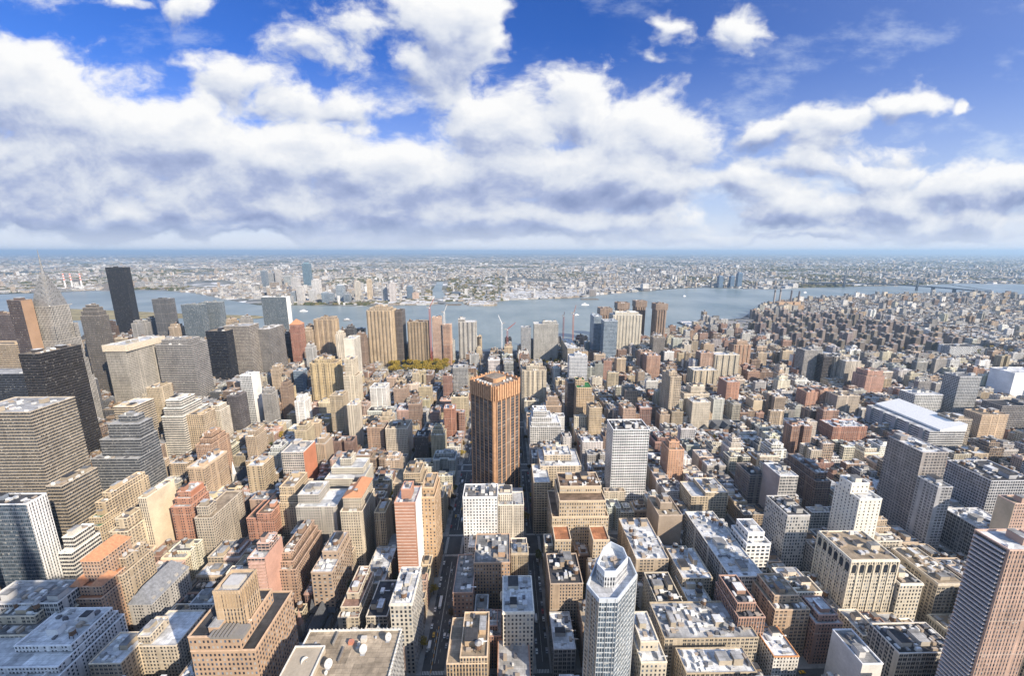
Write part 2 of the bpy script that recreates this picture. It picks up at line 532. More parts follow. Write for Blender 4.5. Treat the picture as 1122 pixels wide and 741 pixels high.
# ------------------------------------------------------------------ mesh builder
class MB:
    def __init__(self):
        self.v, self.f, self.uv, self.mi, self.tint = [], [], [], [], []

    def quad(self, pts, uvs=None, mi=0, tint=None):
        i = len(self.v)
        self.v.extend(pts)
        self.f.append(tuple(range(i, i + len(pts))))
        self.uv.extend(uvs if uvs else [(p[0], p[1]) for p in pts])
        self.mi.append(mi)
        self.tint.append(tint)

    def walls(self, poly, z0, z1, sx=3.0, sy=3.3, mi=0, tint=None, zref=0.0):
        """vertical walls round a counter-clockwise plan; uv in metres, whole bays per wall"""
        n = len(poly)
        k = max(1, round((z1 - zref) / sy)) * sy / max(z1 - zref, .01)
        for i in range(n):
            a, b = poly[i], poly[(i + 1) % n]
            L = math.hypot(b[0] - a[0], b[1] - a[1])
            U = max(1, round(L / sx)) * sx
            o = (i * 37) * sx
            va, vb = (z0 - zref) * k, (z1 - zref) * k
            self.quad([(a[0], a[1], z0), (b[0], b[1], z0), (b[0], b[1], z1), (a[0], a[1], z1)],
                      [(o, va), (o + U, va), (o + U, vb), (o, vb)], mi, tint)

    def cap(self, poly, z, mi=0, tint=None):
        self.quad([(p[0], p[1], z) for p in poly], None, mi, tint)

    def prism(self, poly, z0, z1, mi=0, tint=None, top=None):
        self.walls(poly, z0, z1, mi=mi, tint=tint, zref=z0)
        self.cap(poly, z1, mi if top is None else top, tint)

    def box(self, x0, x1, y0, y1, z0, z1, mi=0, tint=None, bottom=False):
        self.prism([(x0, y0), (x1, y0), (x1, y1), (x0, y1)], z0, z1, mi, tint)
        if bottom:
            self.quad([(x0, y1, z0), (x1, y1, z0), (x1, y0, z0), (x0, y0, z0)], None, mi, tint)

    def ring(self, poly, z0, z1, out=.12, inn=.5, mi=0, inner_to=None):
        P = offset(poly, out)
        Q = offset(poly, -inn)
        self.walls(P, z0, z1, mi=mi, zref=z0)
        n = len(poly)
        zi = z0 if inner_to is None else inner_to
        for i in range(n):
            j = (i + 1) % n
            self.quad([(*P[i], z1), (*P[j], z1), (*Q[j], z1), (*Q[i], z1)], None, mi)
            self.quad([(*Q[j], zi), (*Q[i], zi), (*Q[i], z1), (*Q[j], z1)], None, mi)

    def lathe(self, cx, cy, prof, seg=12, mi=0):
        rings = []
        for r, z in prof:
            rings.append([(cx + r * math.cos(2 * math.pi * k / seg), cy + r * math.sin(2 * math.pi * k / seg), z) for k in range(seg)])
        for a, b in zip(rings[:-1], rings[1:]):
            for k in range(seg):
                l = (k + 1) % seg
                self.quad([a[k], a[l], b[l], b[k]], None, mi)
        if prof[-1][0] > .01:
            self.quad(rings[-1], None, mi)

    def bar(self, p, q, w, mi=0, w2=None):
        p, q = Vector(p), Vector(q)
        d = (q - p)
        if d.length < 1e-6:
            return
        d.normalize()
        s = d.cross(Vector((0, 0, 1)))
        if s.length < .01:
            s = Vector((1, 0, 0))
        s.normalize()
        t = s.cross(d).normalized()
        w2 = w if w2 is None else w2
        A = [p + (s * a + t * b) * w / 2 for a, b in ((-1, -1), (1, -1), (1, 1), (-1, 1))]
        B = [q + (s * a + t * b) * w2 / 2 for a, b in ((-1, -1), (1, -1), (1, 1), (-1, 1))]
        for k in range(4):
            l = (k + 1) % 4
            self.quad([tuple(A[k]), tuple(B[k]), tuple(B[l]), tuple(A[l])], None, mi)
        self.quad([tuple(x) for x in A], None, mi)
        self.quad([tuple(x) for x in reversed(B)], None, mi)

    def gable(self, x0, x1, y0, y1, z0, z1, along='y', hip=0.0, mi=0):
        """pitched roof with its gable walls"""
        if along == 'y':
            xm = (x0 + x1) / 2
            a, b = (xm, y0 + hip, z1), (xm, y1 - hip, z1)
            A, B, C_, D = (x0, y0, z0), (x1, y0, z0), (x1, y1, z0), (x0, y1, z0)
            self.quad([A, B, a], None, mi)
            self.quad([B, C_, b, a], None, mi)
            self.quad([C_, D, b], None, mi)
            self.quad([D, A, a, b], None, mi)
        else:
            ym = (y0 + y1) / 2
            a, b = (x0 + hip, ym, z1), (x1 - hip, ym, z1)
            A, B, C_, D = (x0, y0, z0), (x1, y0, z0), (x1, y1, z0), (x0, y1, z0)
            self.quad([A, B, b, a], None, mi)
            self.quad([B, C_, b], None, mi)
            self.quad([C_, D, a, b], None, mi)
            self.quad([D, A, a], None, mi)

    def mesh(self, name, mats):
        me = bpy.data.meshes.new(name)
        nv = len(self.v)
        if nv == 0:
            return me
        me.vertices.add(nv)
        me.vertices.foreach_set('co', np.asarray(self.v, dtype=np.float32).ravel())
        tot = np.array([len(f) for f in self.f], dtype=np.int32)
        start = np.concatenate(([0], np.cumsum(tot)[:-1])).astype(np.int32)
        me.loops.add(int(tot.sum()))
        me.loops.foreach_set('vertex_index', np.arange(nv, dtype=np.int32))
        me.polygons.add(len(tot))
        me.polygons.foreach_set('loop_start', start)
        me.polygons.foreach_set('loop_total', tot)
        me.polygons.foreach_set('material_index', np.asarray(self.mi, dtype=np.int32))
        uvl = me.uv_layers.new(name='UVMap')
        uvl.data.foreach_set('uv', np.asarray(self.uv, dtype=np.float32).ravel())
        if self.tint and self.tint[0] is not None:
            at_ = me.attributes.new('tint', 'FLOAT_COLOR', 'FACE')
            at_.data.foreach_set('color', np.asarray(self.tint, dtype=np.float32).ravel())
        for m in mats:
            me.materials.append(m)
        me.update(calc_edges=True)
        me.validate()
        return me


def offset(poly, d):
    """move every side of a convex counter-clockwise plan outwards by d"""
    n = len(poly)
    out = []
    for i in range(n):
        p0, p1, p2 = poly[i - 1], poly[i], poly[(i + 1) % n]
        e1 = (p1[0] - p0[0], p1[1] - p0[1])
        e2 = (p2[0] - p1[0], p2[1] - p1[1])
        l1 = math.hypot(*e1) or 1
        l2 = math.hypot(*e2) or 1
        n1 = (e1[1] / l1, -e1[0] / l1)
        n2 = (e2[1] / l2, -e2[0] / l2)
        k = 1 + n1[0] * n2[0] + n1[1] * n2[1]
        k = max(k, .3)
        out.append((p1[0] + d * (n1[0] + n2[0]) / k, p1[1] + d * (n1[1] + n2[1]) / k))
    return out


def rect(x0, x1, y0, y1):
    return [(x0, y0), (x1, y0), (x1, y1), (x0, y1)]


def link(o, parent=None, col=None):
    COL.objects.link(o)
    if parent is not None:
        o.parent = parent
    if col is not None:
        o.color = c4(col)
    return o


def obj(name, mb, mats, parent=None, col=None, loc=None):
    mats = mats if isinstance(mats, (list, tuple)) else [mats]
    o = bpy.data.objects.new(name, mb.mesh(name, mats) if isinstance(mb, MB) else mb)
    if loc is not None:
        o.location = loc
    return link(o, parent, col)


def tag(o, label=None, cat=None, group=None, kind=None):
    for k, v in (('label', label), ('category', cat), ('group', group), ('kind', kind)):
        if v:
            o[k] = v
    return o


def thing(name, label, cat, loc, group=None, rz=0.0):
    o = bpy.data.objects.new(name, None)
    o.location = loc
    o.rotation_euler = (0, 0, rz)
    o.empty_display_size = 3
    link(o)
    return tag(o, label, cat, group)


def copy_tree(o, parent=None):
    c = o.copy()
    COL.objects.link(c)
    if parent is not None:
        c.parent = parent
    for ch in o.children:
        copy_tree(ch, c)
    return c


# ------------------------------------------------------------------ colours (albedo)
PAL = {
    'tan brick': (.43, .33, .225), 'brown brick': (.27, .185, .13), 'red brick': (.31, .18, .13), 'orange brick': (.46, .27, .155),
    'cream stone': (.58, .51, .40), 'white': (.74, .72, .68), 'pale grey': (.46, .45, .43), 'grey stone': (.33, .315, .295),
    'dark grey': (.13, .13, .135), 'black glass': (.025, .027, .033), 'blue glass': (.16, .21, .27), 'pink brick': (.41, .27, .21),
    'yellow brick': (.50, .41, .26), 'dark brown': (.13, .085, .06),
}
ROOFS = {'white': (.66, .67, .68), 'pale grey': (.42, .42, .42), 'grey': (.25, .25, .25), 'dark': (.07, .07, .075), 'tan': (.36, .29, .21),
         'terracotta': (.46, .20, .10), 'brown': (.20, .14, .10), 'green': (.05, .22, .08)}


# ------------------------------------------------------------------ one building with its parts
def tone(c, k):
    return tuple(min(.82, v * k) for v in c)


def tank_on(root, x, y, z, r=2.1, name='water_tank'):
    mb = MB()
    mb.lathe(x, y, [(r, z + 2.6), (r * 1.0, z + 6.2)], 10)
    t = obj(name, mb, M_WOOD, root)
    mb = MB()
    mb.lathe(x, y, [(r * 1.08, z + 6.2), (.12, z + 7.7)], 10)
    obj('cap', mb, M_TIN, t)
    mb = MB()
    for a in (-1, 1):
        for b in (-1, 1):
            mb.box(x + a * r * .7 - .15, x + a * r * .7 + .15, y + b * r * .7 - .15, y + b * r * .7 + .15, z, z + 2.6)
    mb.box(x - r * .7, x + r * .7, y - r * .7, y + r * .7, z + 2.2, z + 2.58, bottom=True)
    obj('stand', mb, M_DARKM, t)
    return t


def clutter(root, x0, x1, y0, y1, z, col, n_units, n_tanks, big=True, r=None):
    """bulkheads, plant, ducts and tanks on one roof"""
    r = r or rng
    w, d = x1 - x0, y1 - y0
    used = []

    def spot(sw, sd):
        for _ in range(12):
            x = r.uniform(x0 + 1 + sw / 2, x1 - 1 - sw / 2) if w > sw + 2.2 else (x0 + x1) / 2
            y = r.uniform(y0 + 1 + sd / 2, y1 - 1 - sd / 2) if d > sd + 2.2 else (y0 + y1) / 2
            if all(abs(x - a) > (sw + b) / 2 + .3 or abs(y - c) > (sd + e) / 2 + .3 for a, b, c, e in used):
                used.append((x, sw, y, sd))
                return x, y
        return None
    for bk in range((2 if w * d > 500 else 1) if (big and w > 7 and d > 7) else 0):
        sw, sd = min(w * .5, r.uniform(3.5, 9)), min(d * .5, r.uniform(4, 11))
        s = spot(sw, sd)
        if s:
            hh = r.uniform(3, 5.5)
            mb = MB()
            mb.box(s[0] - sw / 2, s[0] + sw / 2, s[1] - sd / 2, s[1] + sd / 2, z, z + hh)
            pent = obj('bulkhead', mb, facade('blank'), root, tone(col, r.uniform(.75, 1.15)))
            mb = MB()
            mb.box(s[0] - sw / 2 - .15, s[0] + sw / 2 + .15, s[1] - sd / 2 - .15, s[1] + sd / 2 + .15, z + hh + .003, z + hh + .3)
            obj('bulkhead_roof', mb, M_ROOF, pent, r.choice([ROOFS['white'], ROOFS['grey'], ROOFS['pale grey'], ROOFS['dark']]))
    for _ in range(n_tanks):
        s = spot(4.6, 4.6)
        if s:
            tank_on(root, s[0], s[1], z, r.uniform(1.8, 2.4))
    for _ in range(int(n_units * 1.6) + 1):
        sw, sd = r.uniform(1.2, 4), r.uniform(1.2, 4.5)
        s = spot(sw, sd)
        if s:
            mb = MB()
            hh = r.uniform(.8, 2.4)
            mb.box(s[0] - sw / 2, s[0] + sw / 2, s[1] - sd / 2, s[1] + sd / 2, z + .02, z + hh)
            if r.random() < .3:
                mb.box(s[0] - sw / 2 + .2, s[0] + sw / 2 - .2, s[1] - sd / 2 + .2, s[1] + sd / 2 - .2, z + hh + .05, z + hh + r.uniform(.3, 1.0))
            if r.random() < .5:
                mb.bar((s[0] + sw / 2, s[1], z + .7), (s[0] + sw / 2 + r.uniform(2, 5), s[1], z + .7), .6)
            obj('air_unit', mb, M_PAINT, root, r.choice([(.5, .5, .5), (.62, .62, .6), (.3, .3, .3), (.12, .12, .13), (.7, .7, .68), (.36, .30, .24)]))


def windows_on(root, poly, faces, z0, z1, sx, sy, ww, wh, mat=None):
    """real panes, 4 cm proud of the wall: the hundred that show largest one by one, the rest as one part"""
    pr = random.Random(len(poly) * 7919 + int(z1 * 31 + abs(root.location.x)))
    spots = []
    loc = root.location
    for i in faces:
        a, b = Vector(poly[i]), Vector(poly[(i + 1) % len(poly)])
        L = (b - a).length
        nx = max(1, int((L - .6) / sx))
        nz = max(1, int((z1 - z0 - .4) / sy))
        t = (b - a) / L
        nrm = Vector((t.y, -t.x))
        for k in range(nx):
            for j in range(nz):
                c = a + t * ((k + .5) * L / nx) + nrm * .02
                z = z0 + (j + .5) * (z1 - z0) / nz
                X, Y = c.x + loc.x, c.y + loc.y
                dist = math.sqrt(X * X + Y * Y + (EYE - z) ** 2)
                fac = abs(nrm.x * X + nrm.y * Y) / dist
                px, py, _ = to_px(X, Y, z)
                vis = 1.0 if (-5 < px < 1127 and py < 745) else .01
                spots.append((-vis * fac / dist ** 2, c.x, c.y, z, math.atan2(t.y, t.x)))
    spots.sort()
    mb = MB()
    mb.box(-ww / 2, ww / 2, -.04, .04, -wh / 2, wh / 2, bottom=True)
    panes = [mb.mesh('window', [m]) for m in (M_PANE, M_PANE2, M_PANE3)]

    def pick():
        k = pr.random()
        return 0 if k < .62 else 1 if k < .80 else 2
    for s in spots[:100]:
        o = bpy.data.objects.new('window', panes[pick()])
        o.location = s[1:4]
        o.rotation_euler = (0, 0, s[4])
        link(o, root)
    if len(spots) > 100:
        mb = MB()
        for s in spots[100:]:
            c, sn = math.cos(s[4]), math.sin(s[4])
            P = []
            for lx, ly in ((-ww / 2, -.04), (ww / 2, -.04), (ww / 2, .04), (-ww / 2, .04)):
                P.append((s[1] + lx * c - ly * sn, s[2] + lx * sn + ly * c))
            mb.prism(P, s[3] - wh / 2, s[3] + wh / 2, pick())
        tag(obj('window', mb, [M_PANE, M_PANE2, M_PANE3], root), kind='stuff')


def building(name, label, cat, tiers, style, col, roofcol, group=None, units=2, tanks=0, cornice=False, wins=None, rnd=None, bulk=True,
             trim=None, roofstyle=None, detail=True):
    """tiers: list of (plan, z0, z1) in the world; the first is the lowest and largest"""
    r = rnd or rng
    lum_ = .3 * col[0] + .6 * col[1] + .1 * col[2]
    col = tuple(v * .84 + lum_ * .16 for v in col)
    P0 = tiers[0][0]
    cx = sum(p[0] for p in P0) / len(P0)
    cy = sum(p[1] for p in P0) / len(P0)
    root = thing(name, label, cat, (cx, cy, 0), group)
    f = FAC[style]
    wb, rb, pb = MB(), MB(), MB()
    L = [([(p[0] - cx, p[1] - cy) for p in poly], z0, z1) for poly, z0, z1 in tiers]
    for k, (poly, z0, z1) in enumerate(L):
        wb.walls(poly, z0, z1 - .02, f['sx'], f['sy'])
        rb.cap(offset(poly, -.45), z1 - .85)
        pb.ring(poly, z1 - .7, z1 + .22, .14, .5, inner_to=z1 - .85)
        if cornice and k == 0:
            P = offset(poly, .55)
            pb.walls(P, z1 - 1.9, z1 - .75, zref=z1 - 1.9)
            for i in range(len(P)):
                j = (i + 1) % len(P)
                pb.quad([(*P[i], z1 - .75), (*P[j], z1 - .75), (*poly[j], z1 - .75), (*poly[i], z1 - .75)])
                pb.quad([(*poly[i], z1 - 1.9), (*poly[j], z1 - 1.9), (*P[j], z1 - 1.9), (*P[i], z1 - 1.9)])
    obj('wall', wb, facade('blank' if wins else style), root, col)
    obj('roof', rb, M_ROOF, root, roofcol)
    tc = trim if trim else [min(.8, c * 1.25 + .03) for c in col]
    obj('cornice' if cornice else 'parapet', pb, M_TRIM, root, tc)
    if wins:
        sx, sy, ww, wh = wins
        for poly, z0, z1 in L:
            fs = []
            n = len(poly)
            for i in range(n):
                a, b = poly[i], poly[(i + 1) % n]
                nrm = (b[1] - a[1], -(b[0] - a[0]))
                if nrm[0] * ((a[0] + b[0]) / 2 + cx) + nrm[1] * ((a[1] + b[1]) / 2 + cy) < 0:
                    fs.append(i)
            windows_on(root, poly, fs, z0 + (.5 if z0 == 0 else 0.3), z1 - 1.6, sx, sy, ww, wh)
    if detail:
        poly, z0, z1 = L[-1]
        xs, ys = [p[0] for p in poly], [p[1] for p in poly]
        ins = .5 if len(poly) == 4 else 2.5
        clutter(root, min(xs) + ins, max(xs) - ins, min(ys) + ins, max(ys) - ins, z1 - .85, col, units, tanks, bulk, r)
        if len(L) > 1 and len(L[0][0]) == 4:
            # a little plant on the lowest setback, on the side towards the viewer
            A, B = L[0][0], L[1][0]
            gy = B[0][1] - A[0][1]
            if gy > 3:
                clutter(root, A[0][0] + .6, A[1][0] - .6, A[0][1] + .6, B[0][1] - .3, L[0][2] - .85, col, max(1, units // 2), 0, False, r)
    return root


# ------------------------------------------------------------------ the street grid
STREETS = [(-57, 14)]
x = -57
for k, wd in enumerate([85, 80, 80, 80, 80, 80, 80, 85, 85] + [80] * 14):
    x -= wd
    STREETS.append((x, 14 if k == 7 else 8.5))
x = -57
for k, wd in enumerate([86] + [80] * 9 + [85, 85] + [80] * 7 + [85, 85] + [80] * 30):
    x += wd
    STREETS.append((x, 14 if k in (10, 19) else 8.5))
STREETS.sort()
AVES = [(75, 14), (245, 11), (395, 20), (560, 10), (715, 14), (935, 14), (1165, 14), (1365, 12), (1565, 12), (1765, 12), (1965, 12), (2165, 12), (2365, 12), (2600, 12), (2850, 12), (3100, 12)]

# water's edge, walked on the photograph: near shore left to right, far shore right to left
NEAR = [(-60, 372), (60, 380), (250, 384), (430, 386), (560, 385), (640, 379), (705, 374), (757, 363), (762, 352), (800, 350), (812, 349), (836, 335), (850, 331),
        (905, 327), (960, 324), (1010, 323), (1062, 323), (1100, 322.5), (1180, 321.5)]
FAR = [(1180, 312), (1090, 311.5), (1045, 311), (1012, 313), (985, 313.5), (930, 314.5), (880, 316), (840, 317.5), (805, 316.5), (770, 315.5), (742, 316.5), (700, 320), (662, 323), (640, 326.5), (600, 328),
       (560, 329), (545, 331), (541, 335.5), (515, 335.5), (508, 331), (492, 331), (486, 334), (440, 335), (400, 336), (340, 335), (282, 334.5), (240, 327), (215, 322), (185, 319), (150, 318.5), (100, 319), (-60, 325)]
near_w = [(at(px, py).x, at(px, py).y) for px, py in NEAR]
far_w = [(at(px, py).x, at(px, py).y) for px, py in FAR]
WATER = near_w + far_w


def in_poly(x, y, P):
    c = False
    j = len(P) - 1
    for i in range(len(P)):
        if (P[i][1] > y) != (P[j][1] > y) and x < (P[j][0] - P[i][0]) * (y - P[i][1]) / (P[j][1] - P[i][1]) + P[i][0]:
            c = not c
        j = i
    return c


def shore_y(x):
    for a, b in zip(near_w[:-1], near_w[1:]):
        if a[0] <= x <= b[0]:
            t = (x - a[0]) / max(b[0] - a[0], 1e-6)
            return a[1] + t * (b[1] - a[1])
    return near_w[0][1] if x < near_w[0][0] else near_w[-1][1]


def setting():
    mb = MB()
    S = 70000
    mb.quad([(-S, -3000, 0), (S, -3000, 0), (S, S, 0), (-S, S, 0)])
    tag(obj('ground', mb, MATS['asphalt']), kind='structure')
    mb = MB()
    pts = [(p[0], p[1], .25) for p in WATER]
    mb.quad(pts)
    tag(obj('river', mb, MATS['river_water']), kind='structure')
    mb = MB()
    fl = [(p[0], p[1], .5) for p in far_w]
    mb.quad([(S, fl[0][1], .5)] + fl + [(-S, fl[-1][1], .5), (-S, S, .5), (S, S, .5)])
    tag(obj('far_land', mb, MATS['district_ground']), kind='structure')
    # the creek between the far districts, and the bays at the horizon
    mb = MB()
    cr = [(474, 327), (489, 327), (484, 318), (486, 309), (479, 309), (474, 318)]
    mb.quad([(at(a, b).x, at(a, b).y, .8) for a, b in cr])
    bay = [(-40, 293), (60, 291), (150, 288), (150, 285), (60, 287), (-40, 289)]
    mb.quad([(at(a, b).x, at(a, b).y, .8) for a, b in bay])
    bay = [(560, 277.2), (1190, 278.2), (1190, 276.6), (860, 276), (560, 276.2)]
    mb.quad([(at(a, b).x, at(a, b).y, .8) for a, b in bay])
    tag(obj('creek_and_bay', mb, MATS['river_water']), kind='structure')
    # island and spit
    mb = MB()
    isl = [(178, 349), (282, 349.5), (292, 347.8), (280, 346.2), (236, 345.2), (178, 343)]
    mb.quad([(at(a, b).x, at(a, b).y, 1.5) for a, b in isl])
    isl = [(60, 352), (178, 349), (178, 343), (60, 338)]
    mb.quad([(at(a, b).x, at(a, b).y, 1.5) for a, b in isl])
    tag(obj('river_island', mb, plain('dry_grass', (.26, .22, .12), .95, var=.4, scale=.02)), kind='structure')
    # pavements: one raised slab per block
    mb = MB()
    for (xa, wa), (xb, wb) in zip(STREETS[:-1], STREETS[1:]):
        for (ya, ha), (yb, hb) in zip(AVES[:-1], AVES[1:]):
            if yb < 180 or ya > min(shore_y(xa), shore_y(xb)) - 40:
                continue
            x0, x1 = xa + wa * .62, xb - wb * .62
            y0, y1 = ya + ha * .7, min(yb - hb * .7, shore_y((xa + xb) / 2) - 30)
            if y1 > y0 + 5:
                mb.box(x0, x1, y0, y1, 0, .14)
    tag(obj('pavement', mb, MATS['concrete_pavement']), kind='structure')
    # painted markings on the streets that show
    mb = MB()
    for xs, hw in ((-57, 14 * .62), (29, 8.5 * .62), (-142, 8.5 * .62), (109, 8.5 * .62)):
        for ya, ha in AVES[1:6]:
            for sgn in (-1, 1):
                yc = ya + sgn * (ha * .7 + 1.8)
                k = -hw + .6
                while k < hw - .6:
                    mb.quad([(xs + k, yc - 1.5, .02), (xs + k + .55, yc - 1.5, .02), (xs + k + .55, yc + 1.5, .02), (xs + k, yc + 1.5, .02)])
                    k += 1.2
        for ya, yb in ((180, 232), (262, 370), (420, 545), (575, 695), (735, 915)):
            for lx in ([-3.1, 0, .35, 3.1] if hw > 7 else [0]):
                y = ya
                while y < yb:
                    L = 3 if lx in (-3.1, 3.1) else 9
                    mb.quad([(xs + lx - .09, y, .02), (xs + lx + .09, y, .02), (xs + lx + .09, y + L, .02), (xs + lx - .09, y + L, .02)])
                    y += 9
    for ya, ha in AVES[1:6]:
        for xs in [s[0] for s in STREETS if -400 < s[0] < 700]:
            for sgn in (-1, 1):
                xc = xs + sgn * 8.5
                k = -ha * .65
                while k < ha * .65:
                    mb.quad([(xc - 1.4, ya + k, .024), (xc + 1.4, ya + k, .024), (xc + 1.4, ya + k + .55, .024), (xc - 1.4, ya + k + .55, .024)])
                    k += 1.2
    tag(obj('road_markings', mb, MATS['road_paint']), kind='structure')


setting()
# ------------------------------------------------------------------ buildings read off the photograph
# (photo px of the front roof edge: left, right, y; roof height; depth) -> plan in the world
FOOT = []        # boxes (x0, x1, y0, y1, z0, z1, index) of what stands already
SHORT = []       # (index, short name) for describing neighbours
PLACED = []      # deferred builds


def plan(xl, xr, y, h, D):
    a, b = at(xl, y, h), at(xr, y, h)
    Y = (a.y + b.y) / 2
    return a.x, b.x, min(Y, Y + D), max(Y, Y + D)


def reserve(x0, x1, y0, y1, z1, idx, z0=0.0):
    FOOT.append((x0, x1, y0, y1, z0, z1, idx))


KIND = {'ot': ('office_tower', 'office tower'), 'ob': ('office_building', 'office building'), 'at': ('apartment_tower', 'apartment tower'),
        'ab': ('apartment_building', 'apartment building'), 'lo': ('loft_building', 'loft building'), 'ho': ('hospital_building', 'hospital'),
        'hh': ('hotel_building', 'hotel'), 'ch': ('church', 'church'), 'th': ('townhouse', 'townhouse'), 'wh': ('warehouse', 'warehouse')}


def B(k, label, short, xl, xr, y, h, D, style, col, roof, tiers=None, **kw):
    idx = len(PLACED)
    x0, x1, y0, y1 = plan(xl, xr, y, h, D)
    rot = kw.pop('rot', 0)
    c = PAL[col] if isinstance(col, str) else col
    rc = ROOFS[roof] if isinstance(roof, str) else roof
    ts = []
    z = 0
    for (a, b, cc, d, ht) in (tiers or [(0, 1, 0, 1, h)]):
        P = rect(x0 + a * (x1 - x0), x0 + b * (x1 - x0), y0 + cc * (y1 - y0), y0 + d * (y1 - y0))
        if rot:
            m = ((x0 + x1) / 2, (y0 + y1) / 2)
            cs, sn = math.cos(R(rot)), math.sin(R(rot))
            P = [(m[0] + (p[0] - m[0]) * cs - (p[1] - m[1]) * sn, m[1] + (p[0] - m[0]) * sn + (p[1] - m[1]) * cs) for p in P]
        ts.append((P, z, ht))
        xs, ys = [p[0] for p in P], [p[1] for p in P]
        reserve(min(xs), max(xs), min(ys), max(ys), ht, idx, z)
        z = ht
    PLACED.append(dict(k=k, label=label, tiers=ts, style=style, col=c, roof=rc, kw=kw))
    if short:
        SHORT.append((idx, short))
    return x0, x1, y0, y1


def B_poly(k, label, short, pts, h, style, col, roof, **kw):
    idx = len(PLACED)
    PLACED.append(dict(k=k, label=label, tiers=[(pts, 0, h)], style=style, col=PAL[col] if isinstance(col, str) else col,
                       roof=ROOFS[roof] if isinstance(roof, str) else roof, kw=kw))
    xs, ys = [p[0] for p in pts], [p[1] for p in pts]
    reserve(min(xs), max(xs), min(ys), max(ys), h, idx)
    if short:
        SHORT.append((idx, short))


# --- far left, midtown
B('ot', 'beige stone office tower with ribbon windows and bare top storey at left edge', 'the beige ribbon-window tower', -40, 31, 452, 150, 48, 'band', (.36, .30, .22), 'pale grey', units=14,
  tiers=[(0, 1.0, 0, 1.0, 150)])
B('ot', 'low beige ribbon-window wing stepping down beside the beige office tower', None, 50, 67, 533, 92, 36, 'band', (.36, .30, .22), 'tan', units=5)
B('ot', 'grey office slab with white end wall and dark sunken roof, bottom left', 'the white-ended office slab', -55, 27, 553, 110, 16, 'glass', (.17, .20, .25), 'dark', units=10,  # wall colour darkened, standing in for shade over the front
  trim=(.7, .7, .7))
B('ot', 'broad black glass tower beside the beige ribbon-window tower', 'the broad black glass tower', 20, 41, 388, 192, 54, 'dark', (.055, .05, .05), 'tan', units=7)
B('ot', 'narrow dark tower with a bare tan side wall in front of the spired tower', None, 7, 22, 329, 250, 15, 'fine', (.12, .085, .075), 'brown')
B('ot', 'dark brown office block cut by the left picture edge below the skyline', None, -30, 17, 345, 200, 40, 'fine', (.15, .11, .10), 'brown', tiers=[(0, 1, 0, 1, 200)])
B('ot', 'tan block with dark ribbon windows at the left edge above black glass', None, -30, 16, 378, 165, 30, 'band', (.48, .36, .22), 'tan')
B('ot', 'blue-black glass box at left edge behind the beige office tower', None, -40, 24, 410, 150, 30, 'dark', (.05, .06, .08), 'pale grey')
B('ot', 'grey stone tower with narrowing rounded top right of the spired tower', 'the round-topped grey tower', 89, 108, 352, 186, 22, 'fine', (.20, .175, .15), 'grey',
  tiers=[(0, 1, 0, 1, 196), (.06, .94, .06, .94, 205), (.14, .86, .14, .86, 212), (.26, .74, .26, .74, 217)])
B('ot', 'very tall slim black glass slab rising highest above the river skyline', 'the tall slim black slab', 115, 135, 293, 268, 24, 'dark', (.035, .035, .04), 'dark', units=2)
B('ot', 'slim dark grey tower right of the tall black slab before the river', None, 166, 181, 328, 183, 34, 'slit', (.13, .13, .135), 'grey')
B('ot', 'greenish grey glass block, left one of the joined pair before the river', 'the joined glass pair', 198, 219, 334, 172, 24, 'glass', (.20, .22, .22), 'grey')
B('ot', 'greenish grey glass block, right one of the joined pair before the river', None, 220, 239, 331.5, 172, 26, 'glass', (.24, .26, .26), 'grey')
B('ot', 'wide dark glass slab with white windowless end walls standing by the river', 'the riverside glass slab', 286, 313, 325.5, 180, 24, 'glass', (.20, .22, .22), 'white', trim=(.75, .75, .73))
B('ot', 'pale stone tower with finned crown and small square windows', 'the fin-crowned stone tower', 114.5, 137, 379, 150, 82, 'punch', (.37, .34, .29), 'white',
  tiers=[(0, 1, 0, 1, 139), (-.015, 1.015, -.01, 1.01, 151)], rot=-3, units=10)
B('ot', 'striped grey office block with tan rooftop box beside the fin-crowned tower', 'the striped grey block', 170, 209, 378, 140, 44, 'band', (.34, .32, .30), 'grey',
  tiers=[(0, 1, 0, 1, 140), (.12, .88, .15, .85, 149)], units=3)
B('ot', 'black glass box squeezed between two striped grey office towers', None, 225, 247, 363, 143, 42, 'dark', (.03, .035, .05), 'tan')
B('ot', 'grey gridded office tower with dark louvred top behind the white blank-sided tower', 'the gridded grey tower', 245, 272, 357.5, 150, 40, 'grid', (.33, .29, .245), 'pale grey')
B('ot', 'narrow grey office tower with fine dark window lines, right of the gridded tower', None, 281, 294, 361, 136, 68, 'fine', (.27, .25, .23), 'white', units=7)
B('at', 'slender white tower with one blank white side wall', 'the slender white tower', 262, 275, 412, 100, 26, 'grid', (.62, .63, .63), 'white')
B('at', 'thin dark brown slab hugging the left of the slender white tower', None, 248, 261, 434, 80, 22, 'fine', (.15, .13, .13), 'dark')
B('at', 'slim red and white tower with pointed red roof near the river', 'the red-topped slim tower', 317, 328, 356, 130, 26, 'pier', (.52, .23, .15), 'terracotta')
B('ob', 'sloping blue glass block at the foot of the red-topped slim tower', None, 321, 331, 407, 65, 22, 'glass', (.25, .33, .42), 'pale grey')
B('at', 'tan twin-shaft apartment tower with deep shaded recess near the river', 'the tan twin-shaft tower', 343, 366, 348, 140, 28, 'slit', (.42, .31, .20), 'tan',
  tiers=[(0, 1, 0, 1, 134), (.36, 1, .0, .8, 141)])
B('at', 'massive tan tower of fluted bays, tallest of the riverside apartments', 'the fluted tan tower', 401, 429, 338, 166, 46, 'slit', (.45, .345, .225), 'tan',
  tiers=[(0, 1, 0, 1, 160), (.12, .9, .1, .9, 166), (.3, .72, .25, .75, 171)])
